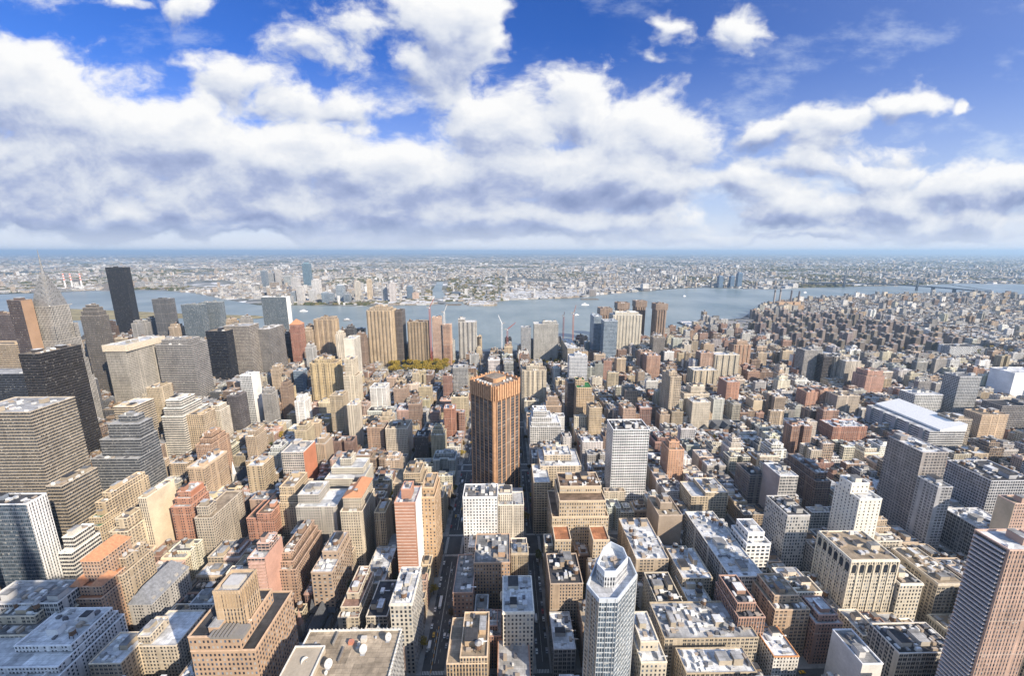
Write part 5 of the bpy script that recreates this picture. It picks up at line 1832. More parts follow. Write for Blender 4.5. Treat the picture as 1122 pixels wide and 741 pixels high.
# ------------------------------------------------------------------ faceted glass tower
def glass_tower():
    cx = sum(p[0] for p in GL_P) / len(GL_P)
    cy = sum(p[1] for p in GL_P) / len(GL_P)
    root = thing('office_tower', 'faceted pale glass tower with sloped open crown at bottom right of centre', 'office tower', (cx, cy, 0))
    P = loc_poly(GL_P, (cx, cy))
    a = sum(P[k][0] * P[(k + 1) % len(P)][1] - P[(k + 1) % len(P)][0] * P[k][1] for k in range(len(P)))
    if a < 0:
        P.reverse()
    n = len(P)
    glass = facade('glass')
    for i in range(n):
        mb = MB()
        p, q = P[i], P[(i + 1) % n]
        L = math.hypot(q[0] - p[0], q[1] - p[1])
        mb.quad([(*p, 0), (*q, 0), (*q, GLH), (*p, GLH)], [(0, 0), (round(L / 1.6) * 1.6, 0), (round(L / 1.6) * 1.6, GLH), (0, GLH)])
        stone = i in (0, 6)
        obj('facade', mb, facade('pair') if stone else glass, root, (.46, .38, .29) if stone else (.44, .47, .49))
    # mullion fins on the street side
    fin = MB()
    for i in range(n):
        p, q = Vector(P[i]), Vector(P[(i + 1) % n])
        L = (q - p).length
        t = (q - p) / L
        nr = Vector((t.y, -t.x))
        k = 0.0
        while k < L:
            c = p + t * k
            fin.prism([tuple(c - t * .09 + nr * .35), tuple(c + t * .09 + nr * .35), tuple(c + t * .09), tuple(c - t * .09)], 4, GLH + .2)
            k += 4.8
    obj('fin', fin, M_PAINT, root, (.46, .47, .47))
    rb = MB()
    rb.cap(offset(P, -.5), GLH - 2.5)
    obj('roof', rb, M_ROOF, root, (.62, .63, .65))
    pr = MB()
    pr.ring(P, GLH - 2.6, GLH + .4, .15, .6, inner_to=GLH - 2.5)
    obj('parapet', pr, M_PAINT, root, (.52, .56, .60))
    # upper volume with screen walls
    Q = [(p[0] * .62 + .8, p[1] * .62 + 3.5) for p in P]
    mb = MB()
    mb.walls(Q, GLH - 2.4, GLH + 9, 1.6, 3.7)
    sc_ = obj('crown_screen', mb, facade('fine'), root, (.62, .63, .64))
    rb = MB()
    rb.cap(offset(Q, -.6), GLH + 5)
    obj('crown_roof', rb, M_ROOF, sc_, (.66, .67, .68))
    pr = MB()
    pr.ring(Q, GLH + 5, GLH + 9.3, .12, .5, inner_to=GLH + 5)
    obj('crown_rim', pr, M_PAINT, sc_, (.60, .63, .66))
    clutter(root, -6, 6, -4, 9, GLH + 5, (.6, .6, .6), 9, 0, False, random.Random(4))


glass_tower()


# ------------------------------------------------------------------ the spired tower
def spired_tower():
    root = thing('office_tower', 'pale art deco tower with silver arched crown and needle spire on the left skyline', 'office tower', (CHR[0], CHR[1], 0))
    st = (.42, .395, .355)
    w = MB()
    f = FAC['slit']
    r_ = MB()
    for (hw, hd, z0, z1) in ((21, 21, 0, 120), (19.5, 19.5, 120, 150), (17.5, 17.5, 150, 185), (14, 14, 185, 238)):
        P = rect(-hw, hw, -hd, hd)
        w.walls(P, z0, z1, f['sx'], f['sy'])
        r_.cap(P, z1)
    for sx in (-1, 1):
        for sy in (-1, 1):
            P = rect(sx * 14 - 3.6, sx * 14 + 3.6, sy * 14 - 3.6, sy * 14 + 3.6)
            w.walls(P, 185, 208, f['sx'], f['sy'])
            r_.cap(P, 208)
    obj('wall', w, facade('pier'), root, st)
    obj('roof', r_, M_ROOF, root, (.45, .42, .38))
    steel = plain('crown_steel', (.26, .26, .26), .45, .3, var=.3)
    dark = plain('crown_window', (.04, .04, .045), .3)
    # stacked arches on four sides
    cr = MB()
    wins = MB()
    for k in range(6):
        hw = (13.6, 12.2, 10.4, 8.2, 5.8, 3.4)[k]
        z0 = 231 + k * 7.6
        hh = 19 - k * .6
        seg = 10
        arc = [(hw * math.cos(math.pi * j / seg), z0 + hh * math.sin(math.pi * j / seg)) for j in range(seg + 1)]
        d = hw + .4 * k
        for s in (-1, 1):
            for ax in (0, 1):
                def pt(u, z, dd):
                    return (u, s * dd, z) if ax == 0 else (s * dd, u, z)
                for j in range(seg):
                    (u0, a0), (u1, a1) = arc[j], arc[j + 1]
                    cr.quad([pt(u0, a0, d), pt(u1, a1, d), pt(u1, a1, 0), pt(u0, a0, 0)])
                cr.quad([pt(u, z, d) for u, z in arc])
                for j in range(1, seg - 1, 2):
                    u, z = (arc[j][0] + arc[j + 1][0]) / 2 * .82, z0 + (((arc[j][1] + arc[j + 1][1]) / 2) - z0) * .80
                    wins.quad([pt(u - .6, z - 1.0, d + .06), pt(u + .6, z - 1.0, d + .06), pt(u, z + 1.2, d + .06)])
    obj('crown', cr, steel, root)
    obj('crown_window', wins, dark, root)
    sp = MB()
    sp.lathe(0, 0, [(3.2, 268), (2.4, 284), (1.6, 294), (1.0, 304), (.2, 323)], 8)
    obj('spire', sp, steel, root)
    for sx in (-1, 1):
        for sy in (-1, 1):
            g = MB()
            g.bar((sx * 13.6, sy * 13.6, 237), (sx * 16.4, sy * 16.4, 238.5), 1.4)
            obj('gargoyle', g, steel, root)


spired_tower()


# ------------------------------------------------------------------ long building with a sloped white roof
def sloped_hall():
    x0, x1, y0, y1 = LB
    cx, cy = (x0 + x1) / 2, (y0 + y1) / 2
    root = thing('office_building', 'long white building with ribbon windows under a sloping white metal roof at right', 'office building', (cx, cy, 0))
    hw, hd = (x1 - x0) / 2, (y1 - y0) / 2
    f = FAC['band']
    mb = MB()
    mb.walls(rect(-hw - 22, hw + 12, -hd, hd), 0, 46, f['sx'], f['sy'])
    obj('wall', mb, facade('band'), root, (.58, .58, .58))
    mb = MB()
    X0, X1 = -hw - 22.4, hw + 12.4
    mb.quad([(X0 + 16, -hd - .4, 49), (X1, -hd - .4, 58), (X1, hd + .4, 58), (X0 + 16, hd + .4, 49)])
    mb.quad([(X0 + 16, -hd - .4, 46), (X1, -hd - .4, 46), (X1, -hd - .4, 58), (X0 + 16, -hd - .4, 49)])
    mb.quad([(X0 + 16, -hd - .4, 46), (X0 + 16, -hd - .4, 49), (X0 + 16, hd + .4, 49), (X0 + 16, hd + .4, 46)])
    mb.quad([(X1, -hd - .4, 46), (X1, hd + .4, 46), (X1, hd + .4, 58), (X1, -hd - .4, 58)])
    obj('sloped_roof', mb, M_WHITE, root)
    mb = MB()
    mb.cap(rect(X0 + .6, X0 + 15.9, -hd, hd), 45.4)
    obj('roof', mb, M_ROOF, root, (.55, .55, .55))
    for k in range(5):
        y = -hd + 10 + k * (2 * hd - 20) / 4
        mb = MB()
        mb.box(-hw - 25, -hw - 22.05, y - 3, y + 3, 0, 47.5)
        obj('stair_shaft', mb, M_PAINT, root, (.30, .31, .33))


sloped_hall()

# ------------------------------------------------------------------ churches
for ci, (idx, lab, (x0, x1, y0, y1)) in enumerate(CHU):
    cx, cy = (x0 + x1) / 2, (y0 + y1) / 2
    root = thing('church', lab, 'church', (cx, cy, 0))
    hw, hd = (x1 - x0) / 2, (y1 - y0) / 2
    stone = (.34, .31, .28) if ci == 0 else (.36, .24, .18) if ci == 1 else (.60, .58, .54)
    slate = plain('roof_slate', (.085, .09, .10), .75, var=.3, scale=.8)
    mb = MB()
    mb.walls(rect(-hw, hw, -hd, hd), 0, 11)
    obj('wall', mb, facade('slit'), root, stone)
    mb = MB()
    if ci == 1:
        mb.gable(-hw, hw, -hd * .3, hd, 11, 20, 'x')
        for k in (-.6, 0, .6):
            mb.gable(k * hw - hw * .22, k * hw + hw * .22, -hd - .3, hd * .35, 11, 19, 'y')
    else:
        mb.gable(-hw * .55, hw * .55, -hd, hd, 11, 21, 'y')
        mb.gable(-hw, hw, hd * .2, hd * .75, 10.9, 19.5, 'x')
        mb.gable(-hw, -hw * .5, -hd, hd * .15, 8.5, 11.5, 'y')
        mb.gable(hw * .5, hw, -hd, hd * .15, 8.5, 11.5, 'y')
    obj('roof', mb, slate, root)
    if ci != 1:
        sx, sy = (-hw * .72, -hd * .72)
        mb = MB()
        mb.box(sx - 2.2, sx + 2.2, sy - 2.2, sy + 2.2, 0, 22)
        tw = obj('tower', mb, facade('blank'), root, stone)
        mb = MB()
        mb.lathe(sx, sy, [(2.6, 22), (.1, 36 if ci == 0 else 40)], 8)
        obj('steeple', mb, plain('steeple_stone', (.38, .24, .19), .85) if ci == 0 else M_WHITE, tw)
    for k in range(5):
        for s in (-1, 1):
            mb = MB()
            mb.box(s * hw - .35, s * hw + .35, -hd + 3 + k * (2 * hd - 6) / 4 - .4, -hd + 3 + k * (2 * hd - 6) / 4 + .4, 0, 9.5)
            obj('buttress', mb, facade('blank'), root, stone)


# ------------------------------------------------------------------ pitched roofs and other single touches on read-off buildings
def local_tier(words):
    p = next(q for q in PLACED if q and words in q['label'])
    r0 = p['tiers'][0][0]
    cx = sum(q[0] for q in r0) / 4
    cy = sum(q[1] for q in r0) / 4
    out = []
    for P, z0, z1 in p['tiers']:
        xs, ys = [q[0] - cx for q in P], [q[1] - cy for q in P]
        out.append((min(xs), max(xs), min(ys), max(ys), z0, z1))
    return out


def pitched(words, mat, tiers, rise, along, hip):
    root = find(words)
    T_ = local_tier(words)
    for k in tiers:
        x0, x1, y0, y1, z0, z1 = T_[k]
        mb = MB()
        mb.gable(x0 - .7, x1 + .7, y0 - .7, y1 + .7, z1 + .25, z1 + rise, along, hip)
        obj('pitched_roof', mb, mat, root)


TERRA = plain('orange_tile', (.48, .23, .125), .85, var=.2, scale=.6)
SLATE = plain('slate_sheet', (.20, .21, .23), .7, var=.3, scale=.5)
pitched('orange tiled roofs', TERRA, [2], 7, 'y', 5)
pitched('slate mansard roofs', SLATE, [0], 13, 'y', 6)
pitched('cream setback tower with a small', TERRA, [1], 5, 'y', 4)
pitched('pointed red roof near the river', TERRA, [0], 14, 'y', 13)
root = find('orange tiled roofs')
x0, x1, y0, y1, z0, z1 = local_tier('orange tiled roofs')[1]
for (a, b) in ((x0 - .6, x0 + 9), (x1 - 9, x1 + .6)):
    mb = MB()
    mb.gable(a, b, y0 - .6, y0 + 14, z1 + .3, z1 + 5.5, 'y', 3)
    obj('corner_roof', mb, TERRA, root)
root = find('slate mansard roofs')
x0, x1, y0, y1, z0, z1 = local_tier('slate mansard roofs')[0]
for k in range(5):
    for s in (0, 1):
        xx_ = x0 + .6 if s == 0 else x1 - 3.6
        y = y0 + 3 + k * (y1 - y0 - 8) / 4
        mb = MB()
        mb.box(xx_, xx_ + 3, y, y + 2.4, z1 + .3, z1 + 4)
        obj('dormer', mb, facade('blank'), root, (.42, .40, .37))
# upper keep of the brown hotel
root = find('battlemented upper tower')
kx0, kx1, ky0, _ = plan(233, 262, 649, 124, 15)
kx0, kx1, ky0 = kx0 - root.location.x, kx1 - root.location.x, ky0 - root.location.y
mb = MB()
mb.walls(rect(kx0, kx1, ky0, ky0 + 17), 99, 124, 2.2, 6)
for k in range(9):
    a = kx0 + (kx1 - kx0) * (k + .15) / 9
    mb.box(a, a + (kx1 - kx0) * .5 / 9, ky0 - .35, ky0 - .02, 112, 125.2)
for k in range(9):
    b = ky0 + 17 * (k + .15) / 9
    mb.box(kx1 + .02, kx1 + .35, b, b + .9, 112, 125.2)
keep = obj('upper_tower', mb, facade('slit'), root, (.46, .34, .22))
mb = MB()
mb.ring(rect(kx0, kx1, ky0, ky0 + 17), 122.5, 124.4, .15, .7, inner_to=122.4)
obj('parapet', mb, M_TRIM, keep, (.50, .38, .26))
mb = MB()
mb.cap(rect(kx0 + .6, kx1 - .6, ky0 + .6, ky0 + 16.4), 122.5)
obj('roof', mb, M_ROOF, keep, (.34, .34, .35))
mb = MB()
mb.box(kx0 + 3, kx1 - 3, ky0 + 4, ky0 + 12, 122.5, 125)
obj('bulkhead', mb, M_PAINT, keep, (.5, .48, .45))
mb = MB()
mb.box(kx0 + .5, kx1 + 4, ky0 - 8, ky0 - .6, 99.2, 101.8)
for k in range(6):
    mb.box(kx0 + 1 + k * 2.2, kx0 + 2.2 + k * 2.2, ky0 - 9.5, ky0 - .8, 101.9, 102.9)
obj('cooling_plant', mb, M_PAINT, root, (.22, .21, .20))

# dishes and plant on the flat tan roof
root = find('satellite dishes')
x0, x1, y0, y1, z0, z1 = local_tier('satellite dishes')[0]
zr = z1 - .85


def dish(px, py, r):
    p = at(px, py, zr)
    x, y = p.x - root.location.x, p.y - root.location.y
    st = MB()
    st.box(x - .18, x + .18, y - .18, y + .18, zr, zr + r * 1.1)
    st.box(x - r * .5, x + r * .5, y - r * .5, y + r * .5, zr + .01, zr + .25)
    stand = obj('dish_mount', st, M_METAL, root)
    axis = Vector((.75, -.35, .55)).normalized()
    q = axis.to_track_quat('Z', 'Y')
    c = Vector((x, y, zr + r * 1.25))
    mb = MB()
    seg, rings = 16, 5
    for back in (0, 1):
        for i in range(rings):
            for j in range(seg):
                pts = []
                for (ii, jj) in ((i, j), (i + 1, j), (i + 1, j + 1), (i, j + 1)):
                    rr = r * ii / rings
                    a = 2 * math.pi * jj / seg
                    v_ = Vector((rr * math.cos(a), rr * math.sin(a), .32 * rr * rr / r - back * .06))
                    w_ = q @ v_ + c
                    pts.append(tuple(w_))
                mb.quad(pts if back == 0 else pts[::-1])
    d = obj('dish', mb, plain('dish_grey', (.46, .46, .45), .6), root)
    f = MB()
    tip = c + axis * r * .85
    f.bar(tuple(c), tuple(tip), .09)
    f.bar(tuple(tip - axis * .2), tuple(tip + axis * .2), .35)
    obj('feed_horn', f, M_METAL, d)


for a in ((397.5, 717, 2.7), (425, 703, 2.4), (334, 731, 2.6), (359.5, 733, 2.6), (393, 708, 1.2), (348, 716, 1.4), (357, 740, 1.1)):
    dish(*a)
for (px, py, w, d, h, c) in ((385, 706, 3.0, 2.2, 2.4, (.48, .20, .13)), (399, 703, 3.4, 2.2, 3, (.55, .52, .47)), (392, 713, 2, 1.2, 2, (.4, .38, .35)), (374, 719, .8, 9, 1.6, (.2, .18, .16)),
                             (368, 702, .8, 8, 2.2, (.25, .23, .2)), (346, 706, 1.2, 1.2, .8, (.4, .4, .4)), (412, 700, 1, 1, 1.2, (.5, .5, .5))):
    p = at(px, py, zr)
    x, y = p.x - root.location.x, p.y - root.location.y
    mb = MB()
    mb.box(x - w / 2, x + w / 2, y - d / 2, y + d / 2, zr + .02, zr + h)
    obj('air_unit', mb, M_PAINT, root, c)
p = at(357, 715, zr)
x, y = p.x - root.location.x, p.y - root.location.y
mb = MB()
mb.box(x - 18, x, y - 22, y, zr + .02, zr + 4)
pent = obj('bulkhead', mb, facade('blank'), root, (.42, .36, .28))
mb = MB()
mb.ring(rect(x - 18, x, y - 22, y), zr + 3.6, zr + 5, .1, .4, inner_to=zr + 4.01)
obj('bulkhead_parapet', mb, M_TRIM, pent, (.62, .60, .56))
mb = MB()
for k in range(26):
    X = x0 + (x1 - x0) * k / 25
    mb.box(X - .3, X + .3, y1 - .4, y1 + .5, zr + .2, zr + 1.5)
for k in range(24):
    Y = y0 + (y1 - y0) * k / 23
    mb.box(x1 - .4, x1 + .5, Y - .3, Y + .3, zr + .2, zr + 1.5)
obj('parapet_block', mb, M_TRIM, root, (.55, .52, .46))

# white floor lines on the red striped slab
root = find('flat red brick slab')
x0, x1, y0, y1, z0, z1 = local_tier('flat red brick slab')[0]
mb = MB()
k = 3.0
while k < z1 - 1:
    mb.box(x0 - .05, x1 - 1.2, y0 - .06, y0 + .3, k, k + .55)
    k += 3.2
obj('floor_band', mb, M_TRIM, root, (.62, .52, .45))
mb = MB()
mb.box(x1 + .01, x1 + .45, y0 - .1, y1, 0, z1 + .5)
obj('white_flank', mb, facade('blank'), root, (.72, .71, .69))
# slab balconies of the right-edge tower, the pink slab
root = find('stacked grey balconies')
x0, x1, y0, y1, z0, z1 = local_tier('stacked grey balconies')[0]
k, c = 2.0, 0
while k < z1 - 3 and c < 100:
    mb = MB()
    mb.box(x0 - 1.6, x0 - .01, y0 + 1.2, y1 - 1.0, k, k + .9)
    obj('balcony', mb, M_PAINT, root, (.55, .50, .48))
    w = MB()
    w.quad([(x0 - .03, y0 + 1.3, k + 1.0), (x0 - .03, y0 + 1.3, k + 2.6), (x0 - .03, y1 - 1.1, k + 2.6), (x0 - .03, y1 - 1.1, k + 1.0)])
    obj('window', w, M_PANE, root)
    k += 2.95
    c += 1
root = find('blank side wall and stacked')
x0, x1, y0, y1, z0, z1 = local_tier('blank side wall and stacked')[0]
mb = MB()
mb.box(x1 + .01, x1 + .3, y0 - .2, y1, 0, z1 + .4)
obj('side_wall', mb, facade('blank'), root, (.50, .30, .235))
k = z1 - 5.0
for c in range(12):
    mb = MB()
    mb.box(x0 + 1, x1 - .4, y0 - 1.6, y0 - .01, k, k + 1.0)
    obj('balcony', mb, M_TRIM, root, (.55, .36, .29))
    k -= 3.0
# arched top storey of the cream office building
root = find('arched top windows')
x0, x1, y0, y1, z0, z1 = local_tier('arched top windows')[0]


def arch(side, c, w, z0a, z1a):
    mb = MB()
    pts = [(-w / 2, z0a), (w / 2, z0a)] + [(w / 2 * math.cos(math.pi * j / 8), z1a + w / 2 * math.sin(math.pi * j / 8)) for j in range(9)]
    if side == 'f':
        mb.quad([(c + u, y0 - .09, z) for u, z in pts])
        fr = [(c + u * 1.25, y0 - .07, z0a + (z - z0a) * 1.09 - .3) for u, z in pts]
        fb = MB()
        fb.quad(fr)
    else:
        mb.quad([(x0 - .09, c - u, z) for u, z in pts])
        fb = MB()
        fb.quad([(x0 - .07, c - u * 1.25, z0a + (z - z0a) * 1.09 - .3) for u, z in pts])
    a = obj('arched_window', mb, M_PANE, root)
    obj('frame', fb, M_TRIM, a, (.62, .55, .43))


for k in range(6):
    arch('f', x0 + (x1 - x0) * (k + .5) / 6, 4.0, z1 - 12.5, z1 - 6.3)
    arch('s', y0 + (y1 - y0) * (k + .5) / 6, 4.0, z1 - 12.5, z1 - 6.3)
pl = MB()
for k in range(7):
    X = x0 + (x1 - x0) * k / 6
    pl.box(X - .6, X + .6, y0 - .5, y0 - .02, 0, z1 - 2.2)
    Y = y0 + (y1 - y0) * k / 6
    pl.box(x0 - .5, x0 - .02, Y - .6, Y + .6, 0, z1 - 2.2)
obj('pilaster', pl, M_TRIM, root, (.60, .54, .43))
# finned crown of the stone tower
root = find('finned crown')
x0, x1, y0, y1, z0, z1 = local_tier('finned crown')[1]
root_r = MB()
cs = math.cos(R(-3))
for k in range(20):
    X = x0 + 1 + (x1 - x0 - 2) * k / 19
    root_r.box(X - .5, X + .5, y0 - 1.3, y0 + 1.2, z0 + .4, z1 + .6)
for k in range(34):
    Y = y0 + (y1 - y0) * k / 33
    root_r.box(x1 - 1.2, x1 + 1.3, Y - .5, Y + .5, z0 + .4, z1 + .6)
obj('crown_fin', root_r, M_TRIM, root, (.58, .52, .43))
# blank flanks seen on several slabs
for wd, side, colr in (('slender white tower with one blank', 'r', (.68, .67, .64)), ('white windowless end walls', 'r', (.74, .73, .70)), ('cream apartment slab with bare sunlit', 'r', (.62, .52, .38)),
                       ('narrow dark tower with a bare tan', 'r', (.34, .225, .15)), ('red brick building topped by a white', 'r', (.40, .18, .11)), ('red building with a white concrete frame', 'r', (.46, .19, .11)),
                       ('red brick slab with bare brown left', 'l', (.34, .20, .15)), ('white-fronted loft with bare', 'l', (.40, .33, .30)), ('white apartment slab with plain front', 'f', (.66, .61, .52)),
                       ('brick tower with light tan side', 'l', (.52, .42, .30)), ('grey office slab with white end wall', 'r', (.70, .70, .70))):
    root = find(wd)
    x0, x1, y0, y1, z0, z1 = local_tier(wd)[-1]
    mb = MB()
    if side == 'r':
        mb.box(x1 + .01, x1 + .3, y0 + .05, y1 - .05, 0, z1 - .8)
    elif side == 'l':
        mb.box(x0 - .3, x0 - .01, y0 + .05, y1 - .05, 0, z1 - .8)
    else:
        mb.box(x0 + .05, x0 + (x1 - x0) * .8, y0 - .3, y0 - .01, 0, z1 - .8)
    obj('end_wall', mb, facade('slit') if wd.startswith('grey office') else facade('blank'), root, colr)
# projecting bays of the ribbed apartment towers
for wd, nb, out, colr in (('massive tan tower of fluted', 7, 2.4, (.50, .39, .26)), ('square brown apartment tower', 6, 1.6, (.38, .29, .19)), ('leftmost and shortest of the four', 4, 2.2, (.36, .26, .19)), ('second from left of the four brown', 4, 2.2, (.36, .26, .19)),
                          ('third from left of the four brown', 4, 2.2, (.36, .26, .19)), ('rightmost of the four brown', 4, 2.2, (.36, .26, .19)), ('pale grey twin-shaft', 4, 2.0, (.50, .48, .44)), ('tan twin-shaft', 4, 1.8, (.46, .35, .23)),
                          ('tan striped apartment tower', 5, 1.4, (.54, .47, .36)), ('broad cream double slab', 4, 2.0, (.60, .53, .41)), ('tan double-block', 4, 2.0, (.54, .46, .34)), ('lighter one of a close pair', 3, 1.6, (.36, .33, .29)),
                          ('big yellow-tan apartment tower', 4, 1.5, (.54, .42, .24)), ('tall tan and brick tower with a mast', 4, 1.4, (.48, .30, .20)), ('broad cream hospital slab', 9, 1.2, (.62, .57, .47)), ('wide dark glass slab', 0, 0, None)):
    root = find(wd)
    T_ = local_tier(wd)
    x0, x1, y0, y1, z0, z1 = T_[0]
    zt = T_[-1][5] - 4 if 'four' in wd else z1 - 1
    sid = 1 if root.location.x < 0 else -1
    for k in range(nb):
        mb = MB()
        w = (x1 - x0) / nb
        c = x0 + w * (k + .5)
        mb.prism([(c - w * .3, y0 - .02), (c - w * .18, y0 - out), (c + w * .18, y0 - out), (c + w * .3, y0 - .02)], 0, zt)
        xs = x1 if sid > 0 else x0
        w2 = (y1 - y0) / nb
        c2 = y0 + w2 * (k + .5)
        P = [(xs + sid * .02, c2 - w2 * .3), (xs + sid * out, c2 - w2 * .18), (xs + sid * out, c2 + w2 * .18), (xs + sid * .02, c2 + w2 * .3)]
        obj('bay', mb, facade('slit'), root, colr)
        mb = MB()
        mb.prism(P if sid > 0 else P[::-1], 0, zt)
        obj('bay', mb, facade('slit'), root, colr)
# zigzag lattice
root = find('white zigzag lattice')
x0, x1, y0, y1, z0, z1 = local_tier('white zigzag lattice')[0]
mb = MB()
for k in range(16):
    for j in range(4):
        X = x0 + (x1 - x0) * k / 16
        w = (x1 - x0) / 16
        z = 6 + j * 9
        mb.bar((X, y0 - .5, z), (X + w, y0 - .5, z + 9), 1.1)
obj('lattice', mb, M_WHITE, root)
# open frame of floors on the unfinished towers
for wd in ('wrapped in orange netting', 'bare orange concrete floors'):
    root = find(wd)
    x0, x1, y0, y1, z0, z1 = local_tier(wd)[-1]
    mb = MB()
    z = 60
    while z < z1:
        mb.box(x0 - .8, x1 + .8, y0 - .8, y1 + .8, z, z + .7)
        z += 3.6
    obj('floor_slab', mb, M_TRIM, root, (.58, .44, .34))

# ------------------------------------------------------------------ estate of brown slabs
slabs = []
for q, (X, Y, o, h) in enumerate(HOUSING):
    if len(slabs) < 2:
        rr = random.Random(q)
        P = [(X - 8, Y - 15), (X + 8, Y - 15), (X + 8, Y - 5), (X + 17, Y - 5), (X + 17, Y + 6), (X + 8, Y + 6), (X + 8, Y + 15), (X - 8, Y + 15), (X - 8, Y + 6), (X - 17, Y + 6), (X - 17, Y - 5), (X - 8, Y - 5)]
        root = thing('housing_slab', '', 'apartment building', (X, Y, 0))
        mb = MB()
        Pl = loc_poly(P, (X, Y))
        mb.walls(Pl, 0, h, 3, 3)
        obj('wall', mb, facade('punch'), root, (.235, .195, .165))
        mb = MB()
        for rc_ in (rect(-8, 8, -15, 15), rect(8, 17, -5, 6), rect(-17, -8, -5, 6)):
            mb.cap(rc_, h)
        obj('roof', mb, M_ROOF, root, (.40, .37, .34))
        mb = MB()
        mb.box(-4, 4, -4, 4, h + .01, h + 5)
        obj('bulkhead', mb, facade('blank'), root, (.29, .21, .16))
        slabs.append(root)
        o_ = root
        if o:
            o_.rotation_euler.z = math.pi / 2
    else:
        o_ = copy_tree(slabs[q % 2])
        o_.location = (X, Y, 0)
        o_.rotation_euler.z = er.choice([0, 1, 2, 3]) * math.pi / 2
        o_.scale = (er.uniform(.85, 1.2), er.uniform(.85, 1.2), er.uniform(.8, 1.15))
        kk = er.uniform(.75, 1.25)
        for ch in o_.children:
            ch.color = (ch.color[0] * kk, ch.color[1] * kk * er.uniform(.97, 1.06), ch.color[2] * kk * er.uniform(.95, 1.12), 1)
    tag(o_, 'plain brown brick cross-shaped slab in the large housing estate at right', 'apartment building', 'identical brown slabs of the housing estate')

# ------------------------------------------------------------------ power station and its chimneys by the bend of the river
def chimney(px, y_top, y_base, X_off, w, label, col, bands=False, group=None):
    b = at(px, y_base, 0)
    # height from the top pixel at the same distance
    d = b.y
    lo, hi = 1.0, 300.0
    for _ in range(40):
        m = (lo + hi) / 2
        if to_px(b.x, b.y, m)[1] > y_top:
            lo = m
        else:
            hi = m
    root = thing('chimney_stack', label, 'chimney', (b.x, b.y, 0), group)
    mb = MB()
    mb.lathe(0, 0, [(w, 0), (w * .62, lo)], 14)
    obj('shaft', mb, M_PAINT, root, col)
    for k in range(3 if bands else 1):
        z0 = lo * (.97 - .16 * k) if bands else lo * .93
        z1 = z0 - lo * .08
        r0 = w * (1 - .38 * z1 / lo)
        r1 = w * (1 - .38 * z0 / lo)
        mb = MB()
        mb.lathe(0, 0, [(r0 * 1.04, z1), (r1 * 1.04, z0)], 14)
        obj('band', mb, M_PAINT, root, (.62, .12, .06) if bands else (.10, .09, .09))


for px, yt in ((846.5, 316.5), (852.5, 316), (864.5, 318), (873, 319)):
    lab = {846.5: 'leftmost of the four tall chimneys at the river bend', 852.5: 'second from left of the four river-bend chimneys', 864.5: 'third, dark-topped chimney of the four at the river bend', 873: 'rightmost, dark-topped chimney of the four at the river bend'}[px]
    chimney(px, yt, 341, 0, 6.0, lab, (.34, .30, .27) if px < 860 else (.16, .14, .14), False, 'power station chimneys')
for px, lab in ((72.5, 'leftmost of three red and white striped chimneys across the river'), (80, 'middle one of three red and white striped chimneys across the river'), (90.5, 'rightmost of three red and white striped chimneys across the river')):
    chimney(px, 299.5, 317, 0, 6.5, lab, (.66, .64, .62), True, 'striped chimneys')
p = at(862, 342, 0)
root = thing('power_station', 'long brick power station under four chimneys at the river bend', 'power station', (p.x, p.y, 0))
mb = MB()
mb.walls(rect(-70, 70, -30, 30), 0, 42, 5, 8)
obj('wall', mb, facade('slit'), root, (.45, .32, .21))
mb = MB()
mb.cap(rect(-70, 70, -30, 30), 41.9)
obj('roof', mb, M_ROOF, root, (.30, .27, .25))
for k in range(3):
    mb = MB()
    mb.box(-60 + k * 42, -28 + k * 42, -18, 18, 42, 55)
    obj('boiler_house', mb, facade('blank'), root, (.42, .29, .19))

